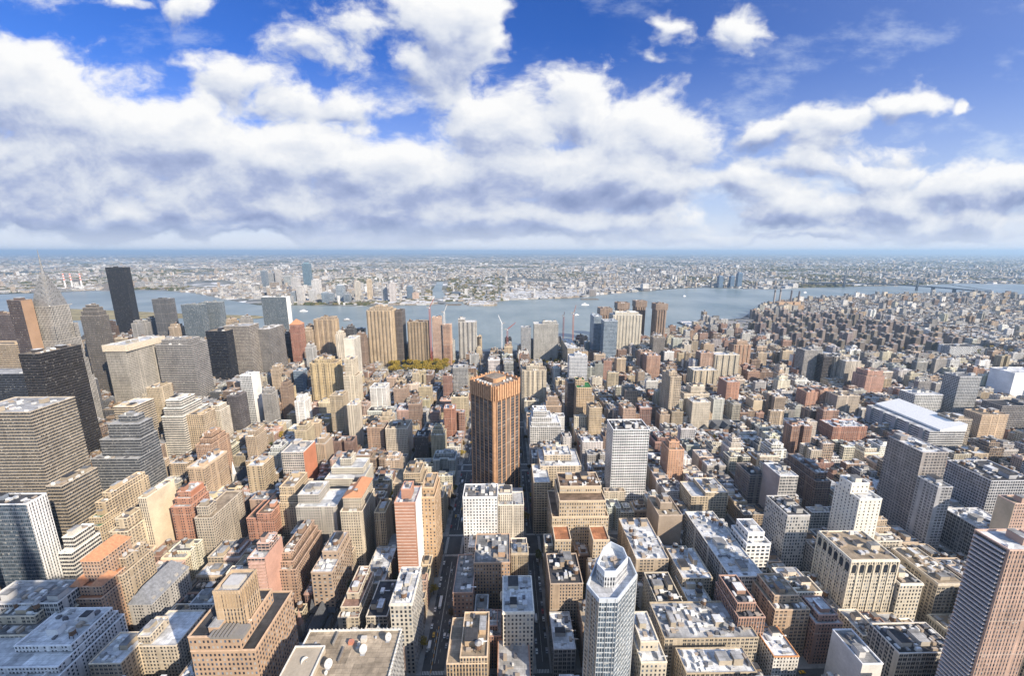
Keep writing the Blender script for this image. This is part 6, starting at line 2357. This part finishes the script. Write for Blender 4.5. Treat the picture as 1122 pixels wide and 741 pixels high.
# ------------------------------------------------------------------ bridge far down the river
def bridge():
    a = at(880, 312.5, 0)
    b = at(1085, 322.5, 0)
    a, b = Vector((a.x, a.y)), Vector((b.x, b.y))
    mid = (a + b) / 2
    root = thing('suspension_bridge', 'grey suspension bridge crossing the far bend of the river at right', 'bridge', (mid.x, mid.y, 0))
    t = (b - a).normalized()
    n = Vector((t.y, -t.x))
    L = (b - a).length

    def P(s, o, z):
        v = a + t * s + n * o - mid
        return (v.x, v.y, z)
    deck = MB()
    k = 24
    for i in range(k):
        s0, s1 = L * i / k, L * (i + 1) / k
        z0 = 22 + 24 * math.sin(math.pi * i / k)
        z1 = 22 + 24 * math.sin(math.pi * (i + 1) / k)
        deck.quad([P(s0, 15, z0), P(s1, 15, z1), P(s1, -15, z1), P(s0, -15, z0)])
        deck.quad([P(s0, 15, z0 - 9), P(s1, 15, z1 - 9), P(s1, 15, z1), P(s0, 15, z0)])
        deck.quad([P(s0, -15, z0), P(s1, -15, z1), P(s1, -15, z1 - 9), P(s0, -15, z0 - 9)])
    steel = plain('bridge_steel', (.09, .11, .14), .7, .1)
    obj('deck', deck, steel, root)
    ts = [L * .26, L * .66]
    for s in ts:
        tw = MB()
        for o in (-14, 14):
            p0, p1 = P(s, o, 0), P(s, o, 106)
            tw.bar(p0, p1, 12, w2=8)
        for z in (44, 70, 98):
            tw.bar(P(s, -14, z), P(s, 14, z), 5)
        obj('tower', tw, steel, root)
    for o in (-13, 13):
        cb = MB()
        pts = []
        for i in range(41):
            s = L * i / 40
            if s < ts[0]:
                z = 30 + 70 * (s / ts[0]) ** 1.3
            elif s > ts[1]:
                z = 30 + 70 * ((L - s) / (L - ts[1])) ** 1.3
            else:
                m = (s - (ts[0] + ts[1]) / 2) / ((ts[1] - ts[0]) / 2)
                z = 52 + 48 * m * m
            pts.append(P(s, o, z))
        for u, v in zip(pts[:-1], pts[1:]):
            cb.bar(u, v, 2.2)
        obj('cable', cb, steel, root)
    for f_ in (.06, .13, .2, .74, .84, .93):
        pb = MB()
        pb.bar(P(L * f_, 0, 0), P(L * f_, 0, 30), 16)
        obj('pier', pb, steel, root)


bridge()


# ------------------------------------------------------------------ towers across the water
def far_tower(label, px, y_top, y_base, wpx, style, col, group=None, D=30, name='office_tower', cat='tower'):
    b = at(px, y_base, 0)
    lo, hi = 1.0, 400.0
    for _ in range(40):
        m = (lo + hi) / 2
        if to_px(b.x, b.y, m)[1] > y_top:
            lo = m
        else:
            hi = m
    w = wpx / FPX * to_px(b.x, b.y, 0)[2]
    root = thing(name, label, cat, (b.x, b.y + D / 2, 0), group)
    f = FAC[style]
    mb = MB()
    mb.walls(rect(-w / 2, w / 2, -D / 2, D / 2), 0, lo, f['sx'] * 1.5, f['sy'] * 1.3)
    obj('wall', mb, facade(style), root, col)
    mb = MB()
    mb.cap(rect(-w / 2, w / 2, -D / 2, D / 2), lo - .1)
    obj('roof', mb, M_ROOF, root, (.45, .45, .46))
    mb = MB()
    mb.box(-w * .3, w * .3, -D * .3, D * .3, lo, lo + lo * .05)
    obj('bulkhead', mb, facade('blank'), root, col)


far_tower('tall blue-green glass tower standing alone among low districts across the river', 337, 289, 315, 7.5, 'glass', (.20, .30, .36), D=45)
LIC = [(322, 320, 333, 5, (.42, .44, .46)), (329, 314, 333, 6, (.52, .50, .48)), (342, 318, 332, 6, (.5, .5, .5)), (347, 307, 328, 8, (.62, .60, .58)), (356, 321, 333, 6, (.34, .40, .46)), (362, 322, 333, 6, (.36, .40, .44)),
       (373, 313, 332, 8, (.48, .52, .56)), (380, 323, 333, 6, (.30, .33, .36)), (392, 309, 331, 4.5, (.52, .48, .42)), (405, 307, 330, 4, (.54, .44, .32)), (421, 315, 331, 5, (.40, .40, .40)), (430, 311, 332, 5.5, (.52, .48, .46)),
       (449, 314, 329, 6, (.22, .28, .36)), (455, 321, 329, 6, (.55, .42, .34)), (290, 297, 315, 5, (.30, .33, .36)), (297, 300, 314, 6, (.34, .35, .36)), (305, 296, 314, 5, (.46, .44, .42)), (315, 303, 314, 7, (.36, .38, .38)),
       (324, 305, 318, 8, (.50, .48, .46)), (500, 320, 324, 9, (.14, .17, .22))]
LICL = ['slim grey', 'pale stone', 'light grey', 'tallest white', 'bluish', 'low bluish grey', 'wide blue-grey', 'low dark grey', 'slender tan-grey', 'slender tan', 'mid-grey', 'slim pale', 'dark blue', 'low pinkish',
        'thin dark', 'dark squat', 'pale thin', 'grey-green squat', 'broad pale', 'flat dark blue']
for k, (px, yt, yb, w, c) in enumerate(LIC):
    ref = 'left of' if px < 337 else 'right of'
    far_tower(f"{LICL[k]} waterfront tower across the river, {ref} the tall blue-green glass tower", px, yt, yb, w, 'glass' if c[2] > c[0] + .03 else 'punch', c, 'towers on the far shore', D=40, name='waterfront_tower')
for px, yt, w, lab in ((789.5, 303, 5, 'left of three blue glass towers across the river at right'), (802, 303, 4.5, 'middle of three blue glass towers across the river at right'), (810, 299.5, 5, 'tallest and rightmost of three blue glass towers across the river')):
    far_tower(lab, px, yt, 315.5, w, 'glass', (.16, .25, .38), 'blue glass trio across the river', D=36, name='waterfront_tower')

# ------------------------------------------------------------------ far districts as one mass
def far_city():
    r = np.random.RandomState(5)
    n = 62000
    # even in the picture's angle below the horizon, so far rows stay dense
    py = 275.5 + 59.5 * r.rand(n) ** 1.3
    px = r.uniform(-60, 1185, n)
    d = np.stack([(px - CXP) / FPX, -(py - CYP) / FPX, -np.ones(n)])
    w = RNP @ d
    t = -EYE / w[2]
    X, Y = w[0] * t, w[1] * t
    # clumped along blocks
    gx, gy = np.round(X / 95) * 95, np.round(Y / 260) * 260
    X = gx + (X - gx) * .72
    Y = gy + (Y - gy) * .86
    wx = np.array(WATER)
    mb = MB()
    pal = np.array([(.46, .44, .40), (.40, .33, .26), (.62, .60, .57), (.30, .30, .30), (.74, .73, .71), (.50, .42, .33), (.22, .20, .19)])
    roofs = np.array([(.70, .71, .72), (.42, .42, .42), (.16, .16, .17), (.24, .23, .21), (.78, .78, .78), (.50, .48, .44)])
    cnt_ = 0
    for i in range(n):
        x, y = float(X[i]), float(Y[i])
        if y < 1900 or y > 60000 or in_poly(x, y, WATER):
            continue
        if y < shore_y(x) + 200 and y < 2200:
            continue
        pxx, pyy, dep = to_px(x, y, 0)
        fy = np.interp(pxx, [p[0] for p in FAR[::-1]], [p[1] for p in FAR[::-1]])
        if pyy > fy - .6:
            continue
        if 472 < pxx < 491 and pyy > 308:
            continue
        # park and cemetery gaps
        if math.sin(x * .0021 + 1.3) * math.sin(y * .0017 + .4) + .5 * math.sin(x * .005 + y * .004) > .88:
            continue
        s = max(1.0, dep / 5200) if dep < 16000 else 3.1 + (dep - 16000) / 9000
        near_shore = pyy > fy - 9 and 395 < pxx < 640
        zk = math.sin(int(x // 650) * 12.9898 + int(y // 1300) * 78.233) * 43758.5453
        zk -= math.floor(zk)
        woods = zk > .62 and r.rand() < .62
        if zk > .93 and dep > 3000:
            woods = r.rand() < .9
        big = (not woods) and r.rand() < (.5 if near_shore else .42 if zk < .16 else .06)
        a = (r.uniform(22, 60) if big else r.uniform(9, 22)) * s
        b = (r.uniform(22, 70) if big else r.uniform(10, 30)) * s
        h = (r.uniform(8, 22) if big else r.uniform(7, 16))
        if r.rand() < .035:
            h = r.uniform(25, 60)
        c = pal[r.randint(len(pal))] * r.uniform(.75, 1.2)
        ro = roofs[r.choice([0, 0, 4, 5]) if (big and near_shore) else r.randint(len(roofs))] * r.uniform(.8, 1.12)
        if big and near_shore:
            h = r.uniform(6, 12)
            a *= 1.6
        if woods:
            h = r.uniform(6, 13)
            a *= 1.5
            b *= 1.3
            c = np.array([(.10, .10, .045), (.075, .085, .04), (.16, .13, .06)][r.randint(3)]) * r.uniform(.7, 1.3)
            ro = c * 1.1
        t4 = (*c, r.rand())
        P = rect(x - a / 2, x + a / 2, y - b / 2, y + b / 2)
        wm = 2 if woods else 0
        mb.quad([(*P[0], .5), (*P[1], .5), (*P[1], h), (*P[0], h)], [(0, 0), (round(a / 3) * 3, 0), (round(a / 3) * 3, h), (0, h)], wm, t4)
        e = (P[0], P[3]) if x > 0 else (P[1], P[2])
        q = [(*e[0], .5), (*e[1], .5), (*e[1], h), (*e[0], h)]
        mb.quad(q, [(0, 0), (round(b / 3) * 3, 0), (round(b / 3) * 3, h), (0, h)], wm, t4)
        mb.quad([(*P[3], .5), (*P[2], .5), (*P[2], h), (*P[3], h)], None, 0, t4)
        mb.cap(P, h, 2 if woods else 1, (*ro, 1))
        cnt_ += 1
    o = obj('far_districts', mb, [facade('punch', True), roofmat(True), facade('blank', True)])
    tag(o, 'hazy mass of low pale buildings spreading across the river to the horizon', 'buildings', kind='stuff')
    print('far boxes', cnt_)


far_city()


# ------------------------------------------------------------------ trees
def crown_mesh(name, mat, seed, rad, hgt, n=420, leaf=.8):
    r = random.Random(seed)
    mb = MB()
    lobes = [(r.uniform(-.5, .5) * rad, r.uniform(-.5, .5) * rad, hgt * r.uniform(.5, .85), rad * r.uniform(.4, .65)) for _ in range(8)]
    for _ in range(n):
        lx, ly, lz, lr = r.choice(lobes)
        u, v = r.uniform(-1, 1), r.uniform(0, 2 * math.pi)
        k = lr * r.uniform(.6, 1.05)
        s = math.sqrt(1 - u * u)
        c = Vector((lx + k * s * math.cos(v), ly + k * s * math.sin(v), lz + k * u * .8))
        a = Vector((r.uniform(-1, 1), r.uniform(-1, 1), r.uniform(-.6, .6))).normalized() * leaf * r.uniform(.6, 1.3)
        b = a.cross(Vector((r.uniform(-1, 1), r.uniform(-1, 1), r.uniform(.2, 1))).normalized())
        mb.quad([tuple(c - a), tuple(c + b * .8), tuple(c + a), tuple(c - b * .8)])
    return mb.mesh(name, [mat])


def trunk_mesh(hgt, rad):
    mb = MB()
    mb.lathe(0, 0, [(.38, 0), (.28, hgt * .35), (.12, hgt * .7)], 7)
    for k in range(5):
        a = k * 1.26
        mb.bar((0, 0, hgt * (.3 + .05 * k)), (math.cos(a) * rad * .6, math.sin(a) * rad * .6, hgt * (.6 + .04 * k)), .25, w2=.06)
    return mb.mesh('trunk', [M_BARK])


TREES = {}
for kind, mat, rad, hgt in (('yellow', M_LEAF_Y, 6.5, 15), ('brown', M_LEAF_B, 4.6, 12), ('olive', M_LEAF_G, 5.2, 13)):
    TREES[kind] = [(crown_mesh('crown', mat, s, rad, hgt), trunk_mesh(hgt, rad)) for s in range(3)]
tr = random.Random(77)


def tree(kind, X, Y, s, label, group):
    cm, tm = tr.choice(TREES[kind])
    root = thing('broadleaf_tree', label, 'tree', (X, Y, .1), group, tr.uniform(0, 6.28))
    root.scale = (s, s, s * tr.uniform(.9, 1.12))
    for nm, me in (('trunk', tm), ('crown', cm)):
        link(bpy.data.objects.new(nm, me), root)


def blocked(X, Y, m=1.0):
    for L in LOTS:
        if L[0] - m < X < L[1] + m and L[2] - m < Y < L[3] + m:
            return True
    for f in FOOT:
        if f[4] < 2 and f[0] - m < X < f[1] + m and f[2] - m < Y < f[3] + m:
            return True
    return False


for _ in range(150):
    px, py = tr.uniform(427, 491), tr.uniform(397, 409.5)
    q = at(px, py)
    if not blocked(q.x, q.y, .5) and in_poly(q.x, q.y, OPEN[0]):
        tree('yellow' if tr.random() < .8 else 'olive', q.x, q.y, tr.uniform(.95, 1.5), 'yellow-green tree in the dense park clump before the river', 'trees of the riverside park')
for _ in range(40):
    px, py = tr.uniform(590, 626), tr.uniform(393, 402)
    q = at(px, py)
    if not blocked(q.x, q.y, .5):
        tree('yellow' if py > 398 else 'brown', q.x, q.y, tr.uniform(.8, 1.2), 'yellow or brown tree in the yard before the white hospital block', 'trees before the hospital')
cnt_t = 0
for (xs, hw) in [(s[0], s[1]) for s in STREETS if -420 < s[0] < 900]:
    for ya, yb in ((262, 372), (418, 546), (574, 700), (732, 918), (952, 1146)):
        y = ya
        while y < yb:
            y += tr.uniform(9, 26)
            if tr.random() < .45:
                X = xs + tr.choice([-1, 1]) * (hw - 2.2)
                pxx, pyy, dep = to_px(X, y, 8)
                if 0 < pxx < 1122 and pyy < 741 and not blocked(X, y, .2):
                    cnt_t += 1
                    if cnt_t < 210:
                        left = 'left' if xs < -20 else 'right'
                        k = tr.choice(['brown', 'brown', 'olive', 'yellow'])
                        lab = {'brown': 'bare brownish', 'olive': 'olive-green', 'yellow': 'yellow-green'}[k]
                        tree(k, X, y, tr.uniform(.7, 1.1), f'{lab} street tree on a pavement in the {left} half of the city grid', f'{lab} street trees, {left} half')
# back-yard trees as leaf mass
mb = MB()
cmesh = [m[0] for m in TREES['olive']]
yr = random.Random(9)
cand = []
for _ in range(9000):
    px, py = yr.uniform(0, 1122), yr.uniform(352, 660)
    q = at(px, py)
    if blocked(q.x, q.y, 1.5) or in_poly(q.x, q.y, WATER) or q.y > shore_y(q.x) - 25:
        continue
    if any(abs(q.x - s[0]) < s[1] + 1.5 for s in STREETS) or any(abs(q.y - a[0]) < a[1] + 1.5 for a in AVES):
        if not (930 < q.x < 1640 and 1165 < q.y < 1900):
            continue
    cand.append(q)
for q in cand[:2600]:
    rad = yr.uniform(2.5, 5.2)
    lm = yr.choice([0, 0, 1, 2])
    for _ in range(34 if q.y < 900 else 16):
        u, v = yr.uniform(-1, 1), yr.uniform(0, 6.28)
        s = math.sqrt(1 - u * u)
        c = Vector((q.x + rad * s * math.cos(v), q.y + rad * s * math.sin(v), 7 + rad * u))
        a = Vector((yr.uniform(-1, 1), yr.uniform(-1, 1), yr.uniform(-.5, .5))).normalized() * (1.3 if q.y < 900 else 2.2)
        b = a.cross(Vector((yr.uniform(-1, 1), yr.uniform(-1, 1), 1)).normalized())
        mb.quad([tuple(c - a), tuple(c + b * .8), tuple(c + a), tuple(c - b * .8)], None, lm)
tag(obj('yard_greenery', mb, [M_LEAF_G, M_LEAF_Y, M_LEAF_B]), 'olive and brown leafy growth filling yards and gaps between the buildings', 'trees', kind='stuff')


# ------------------------------------------------------------------ vehicles
def car_proto(kind):
    root = thing('parked_car', '', 'car', (0, 0, 0))
    col = {'taxi': (.75, .42, .03), 'white': (.75, .75, .74), 'dark': (.03, .03, .035), 'grey': (.35, .36, .38), 'red': (.40, .05, .04)}[kind]
    prof = [(-2.3, .35), (2.3, .35), (2.32, .75), (1.35, .92), (.6, 1.42), (-1.1, 1.45), (-1.9, .98), (-2.3, .9)]
    mb = MB()
    hw = .92
    n = len(prof)
    mb.quad([(hw, y, z) for y, z in prof])
    mb.quad([(-hw, y, z) for y, z in reversed(prof)])
    for i in range(n):
        a, b = prof[i], prof[(i + 1) % n]
        mb.quad([(-hw, a[0], a[1]), (hw, a[0], a[1]), (hw, b[0], b[1]), (-hw, b[0], b[1])][::-1])
    obj('body', mb, M_CARPAINT, root, col)
    g = MB()
    g.quad([(-.8, 1.33, .97), (.8, 1.33, .97), (.76, .66, 1.41), (-.76, .66, 1.41)])
    g.quad([(.8, -1.86, 1.03), (-.8, -1.86, 1.03), (-.76, -1.16, 1.43), (.76, -1.16, 1.43)])
    for s in (-1, 1):
        p = [(s * .935, -1.5, 1.0), (s * .935, 1.0, .98), (s * .935, .55, 1.36), (s * .935, -1.05, 1.38)]
        g.quad(p if s > 0 else p[::-1])
    obj('window', g, M_PANE, root)
    for sx in (-1, 1):
        for sy in (-1.45, 1.4):
            w = MB()
            k = 10
            ring0 = [(sx * .95, sy + .34 * math.cos(2 * math.pi * j / k), .34 + .34 * math.sin(2 * math.pi * j / k)) for j in range(k)]
            ring1 = [(sx * .72, y, z) for _, y, z in ring0]
            w.quad(ring0 if sx > 0 else ring0[::-1])
            for j in range(k):
                l = (j + 1) % k
                w.quad([ring0[j], ring1[j], ring1[l], ring0[l]])
            obj('wheel', w, M_RUBBER, root)
    return root


def truck_proto(bus=False):
    root = thing('city_bus' if bus else 'box_truck', '', 'bus' if bus else 'truck', (0, 0, 0))
    mb = MB()
    if bus:
        mb.box(-1.25, 1.25, -6, 6, .45, 3.0, bottom=True)
        obj('body', mb, M_CARPAINT, root, (.62, .66, .70))
        g = MB()
        for s in (-1, 1):
            p = [(s * 1.265, -5.6, 1.5), (s * 1.265, 5.6, 1.5), (s * 1.265, 5.6, 2.5), (s * 1.265, -5.6, 2.5)]
            g.quad(p if s > 0 else p[::-1])
        obj('window', g, M_PANE, root)
        ys = (-4, 3.6)
    else:
        mb.box(-1.2, 1.2, -4.2, 1.8, .9, 3.5, bottom=True)
        obj('cargo_box', mb, M_CARPAINT, root, (.72, .72, .70))
        mb = MB()
        mb.box(-1.1, 1.1, 1.9, 3.9, .5, 2.4, bottom=True)
        obj('cab', mb, M_CARPAINT, root, (.55, .56, .58))
        ys = (-2.9, 2.9)
    for sx in (-1, 1):
        for sy in ys:
            w = MB()
            w.box(sx * 1.1 - .2, sx * 1.1 + .2, sy - .48, sy + .48, 0.02, .95)
            obj('wheel', w, M_RUBBER, root)
    return root


PROTO = {}
CARW = {'taxi': 'yellow taxi', 'white': 'white car', 'dark': 'black car', 'grey': 'grey car', 'red': 'red car'}
vr = random.Random(31)
ncar = [0]


def place_car(kind, X, Y, rz, where):
    if to_px(X, Y, 0)[1] > 745:
        return
    if kind not in PROTO:
        o = PROTO[kind] = car_proto(kind)
    else:
        o = copy_tree(PROTO[kind])
    o.location = (X, Y, 0)
    o.rotation_euler = (0, 0, rz)
    state = 'at the kerb' if where[1] else 'driving'
    tag(o, f'{CARW[kind]} {state} on the {where[0]}', 'car', f'{CARW[kind]}s {state} on the {where[0]}')
    ncar[0] += 1


for xs, hw, name in ((-57, 14 * .62, 'wide street running away at bottom centre'), (29, 8.5 * .62, 'narrower street right of bottom centre'), (-142, 8.5 * .62, 'leafy side street left of the wide street'), (109, 8.5 * .62, 'side street right of the faceted glass tower')):
    for ya, yb in ((262, 372), (420, 545), (575, 695), (735, 915), (955, 1150)):
        for s in (-1, 1):
            y = ya
            while y < yb:
                y += vr.uniform(5.4, 9)
                if vr.random() < .72 and y < yb and ncar[0] < 230:
                    place_car(vr.choice(['white', 'dark', 'grey', 'dark', 'white', 'grey', 'red']), xs + s * (hw - 1.15), y, 0 if s > 0 else math.pi, (name, True))
        if hw > 7:
            y = ya
            while y < yb:
                y += vr.uniform(12, 30)
                for lx in (-4.6, -1.6, 1.7, 4.7):
                    if vr.random() < .35 and y < yb:
                        place_car(vr.choice(['taxi', 'white', 'dark', 'grey', 'taxi']), xs + lx, y + vr.uniform(-3, 3), 0 if lx > 0 else math.pi, (name, False))
for ya, ha in AVES[1:5]:
    X = -330
    while X < 420:
        X += vr.uniform(14, 34)
        if not any(abs(X - s[0]) < 5 for s in STREETS) and vr.random() < .7:
            place_car(vr.choice(['taxi', 'white', 'dark', 'grey']), X, ya + vr.choice([-4.5, -1.5, 1.6, 4.6]), math.pi / 2, ('avenues crossing the grid', False))
trk = truck_proto()
bus = truck_proto(True)
for o, X, Y, lab in ((trk, -63.2, 276, 'white box truck parked on the near stretch of the wide street'), (None, -52.5, 436, 'white box truck on the wide street beyond the first crossing'), (None, 26.3, 300, 'white box truck parked on the narrower street'),
                     (None, -61, 520, 'white box truck far along the wide street')):
    o = o or copy_tree(trk)
    o.location = (X, Y, 0)
    tag(o, lab, 'truck')
for o, X, Y, lab in ((bus, -60.5, 318, 'pale long bus in the near left lane of the wide street'), (None, -53.5, 480, 'pale long bus on the wide street before the second crossing')):
    o = o or copy_tree(bus)
    o.location = (X, Y, 0)
    tag(o, lab, 'bus')

# road works on the near stretch of the wide street: striped barriers
for k in range(14):
    y = 252 + k * 3.1
    root = thing('road_barrier', 'orange and white striped barrier in the row along the roadworks on the wide street', 'barrier', (-58.6 + .02 * k, y, 0), 'roadworks barriers')
    mb = MB()
    mb.box(-.18, .18, -1.35, 1.35, .55, 1.15, bottom=True)
    obj('board', mb, M_PAINT, root, (.72, .36, .06) if k % 2 else (.70, .66, .58))
    mb = MB()
    for s in (-1, 1):
        mb.bar((-.45, s * 1.1, 0), (0, s * 1.1, 1.0), .1)
        mb.bar((.45, s * 1.1, 0), (0, s * 1.1, 1.0), .1)
    obj('leg', mb, M_DARKM, root)


# ------------------------------------------------------------------ cranes
def crane(px, y_base_h, base_z, top_z, jib, ang, lab, col):
    b = at(px, y_base_h, base_z)
    root = thing('tower_crane', lab, 'crane', (b.x, b.y, 0))
    mb = MB()
    w = 1.6
    for a in (-1, 1):
        for c in (-1, 1):
            mb.bar((a * w, c * w, 0), (a * w, c * w, top_z), .75)
    z = 0
    s = 1
    while z < top_z - 4:
        mb.bar((-w * s, -w, z), (w * s, -w, z + 4), .45)
        mb.bar((w, -w * s, z), (w, w * s, z + 4), .45)
        z += 4
        s = -s
    obj('mast', mb, M_PAINT, root, col)
    c, sn = math.cos(R(ang)), math.sin(R(ang))
    mb = MB()
    for o in (-1, 1):
        mb.bar((0, o * .9, top_z), (jib * c, o * .9, top_z + abs(jib) * sn), 1.1)
    mb.bar((0, 0, top_z + 2), (jib * c, 0, top_z + abs(jib) * sn + .5), .6)
    k = 0
    while k < 1:
        mb.bar((jib * c * k, -.9, top_z + abs(jib) * sn * k), (jib * c * (k + .06), 0, top_z + 2 + abs(jib) * sn * (k + .06)), .4)
        k += .09
    obj('jib', mb, M_PAINT, root, col)
    mb = MB()
    mb.box(-jib * .18 - 3, -jib * .18 + 3, -1.6, 1.6, top_z - 1, top_z + 3, bottom=True)
    mb.bar((0, 0, top_z), (-jib * .18, 0, top_z + 1), 1.2)
    obj('counterweight', mb, M_PAINT, root, (.3, .3, .3))
    mb = MB()
    mb.box(-1.5, 1.5, -3.4, -1.7, top_z - 2, top_z + 1.2, bottom=True)
    obj('cab', mb, M_PAINT, root, (.6, .6, .6))


crane(471.5, 360, 110, 168, 26, 62, 'red-brown crane rising left of the orange unfinished tower', (.42, .13, .09))
crane(487, 356, 116, 152, 22, 66, 'white crane between the two unfinished towers', (.66, .64, .60))
crane(550, 376, 60, 118, -24, 66, 'white crane above the riverside site behind the octagonal brown tower', (.66, .66, .66))
crane(556, 378, 50, 96, 30, 40, 'dark red crane with slanting jib right of the white riverside crane', (.36, .10, .08))
crane(617, 370, 50, 120, 12, 78, 'thin dark red crane right of the white hospital block', (.34, .10, .08))
crane(627.5, 372, 50, 132, 26, 74, 'tall orange-red crane right of the white hospital block', (.42, .16, .09))


# ------------------------------------------------------------------ boats and piers
def boat(px, py, L, lab, white=True, rz=0.0):
    p = at(px, py)
    root = thing('ferry_boat' if L > 25 else 'small_boat', lab, 'boat', (p.x, p.y, .3), None, rz)
    w = L * .24
    deckp = [(-L / 2, -w / 2), (L * .25, -w / 2), (L / 2, 0), (L * .25, w / 2), (-L / 2, w / 2)]
    mb = MB()
    mb.prism(deckp, 0, L * .09)
    obj('hull', mb, M_PAINT, root, (.7, .7, .7) if white else (.2, .2, .22))
    mb = MB()
    mb.box(-L * .38, L * .18, -w * .38, w * .38, L * .09 + .02, L * .2)
    mb.box(-L * .2, L * .08, -w * .28, w * .28, L * .2 + .02, L * .27)
    obj('cabin', mb, M_PAINT, root, (.74, .74, .73))
    mb = MB()
    mb.quad([(-L * .36, -w * .385, L * .13), (L * .16, -w * .385, L * .13), (L * .16, -w * .385, L * .175), (-L * .36, -w * .385, L * .175)])
    obj('window', mb, M_PANE, root)


boat(641, 334.5, 48, 'white ferry in the middle of the wide river')
boat(750, 325, 34, 'small white boat on the river toward the blue glass trio', rz=.5)
boat(694, 345, 34, 'white boat near the third brown riverside tower', rz=1.1)
boat(632, 345.5, 26, 'tiny white boat below the white ferry', rz=.3)
boat(882, 321, 38, 'white boat on the far bend of the river', rz=.2)
boat(333, 341.5, 40, 'white boat close to the far shore at left', rz=.1)
boat(381, 351.5, 40, 'dark barge moored left of the fluted tan tower', False)
for k, (px, py, wx, dy, lab) in enumerate(((497, 334.2, 95, 50, 'dark timber pier left on the far shore'), (526, 333.6, 190, 40, 'long earthen pier jutting from the far shore'), (646, 328.3, 120, 40, 'thin dark pier across the river right of centre'),
                                           (757, 357, 60, 150, 'wide pale pier with low sheds on the near shore at right of centre'))):
    p = at(px, py)
    root = thing('pier', lab, 'pier', (p.x, p.y, 0))
    mb = MB()
    mb.box(-wx / 2, wx / 2, -dy / 2, dy / 2, .3, 3.2)
    obj('deck', mb, plain('pier_deck', (.17, .14, .11), .9, var=.4, scale=.05), root)
    mb = MB()
    q = -wx / 2 + 3
    while q < wx / 2:
        mb.box(q - .5, q + .5, -dy / 2 - .6, -dy / 2 - .02, -1, 4)
        q += 8
    obj('pile', mb, M_WOOD, root)
    if k == 3:
        for j in range(4):
            mb = MB()
            mb.box(-24, 24, -70 + j * 36, -42 + j * 36, 3.21, 9)
            obj('shed', mb, M_PAINT, root, (.62, .60, .58))

# ------------------------------------------------------------------ the tower the photograph is taken from: its shadow lies over the lower left
mb = MB()
for (x0, x1, y0, y1, z0, z1) in ((-64, 34, -110, -6, 0, 90), (-56, 10, -96, -5, 90, 265), (-48, 8, -84, -4, 265, 318.2), (-30, -14, -50, -34, 318.2, 336)):
    P = rect(x0, x1, y0, y1)
    mb.walls(P, z0, z1, 2.4, 3.6)
    mb.cap(P, z1)
mb.lathe(-22, -42, [(6, 336), (5.5, 372), (2.5, 381), (.8, 440)], 10)
tag(obj('observation_tower', mb, facade('pier')), kind='structure')
bpy.data.objects['observation_tower'].color = (.46, .42, .36, 1)

# ------------------------------------------------------------------ the air
mb = MB()
S = 64000
mb.box(-S, S, -2500, S, -1.5, 450, bottom=True)
hz = bpy.data.materials.new('haze')
hz.use_nodes = True
hz.node_tree.nodes.clear()
HT = NT(hz.node_tree)
o_ = HT.n('ShaderNodeOutputMaterial')
v_ = HT.n('ShaderNodeVolumePrincipled')
v_.inputs['Color'].default_value = (.54, .77, 1.0, 1)
v_.inputs['Density'].default_value = HAZE_DENSITY
v_.inputs['Anisotropy'].default_value = .2
HT.link(v_.outputs[0], o_.inputs['Volume'])
tag(obj('haze', mb, hz), 'thin blue air haze over the whole city', 'haze', kind='stuff')
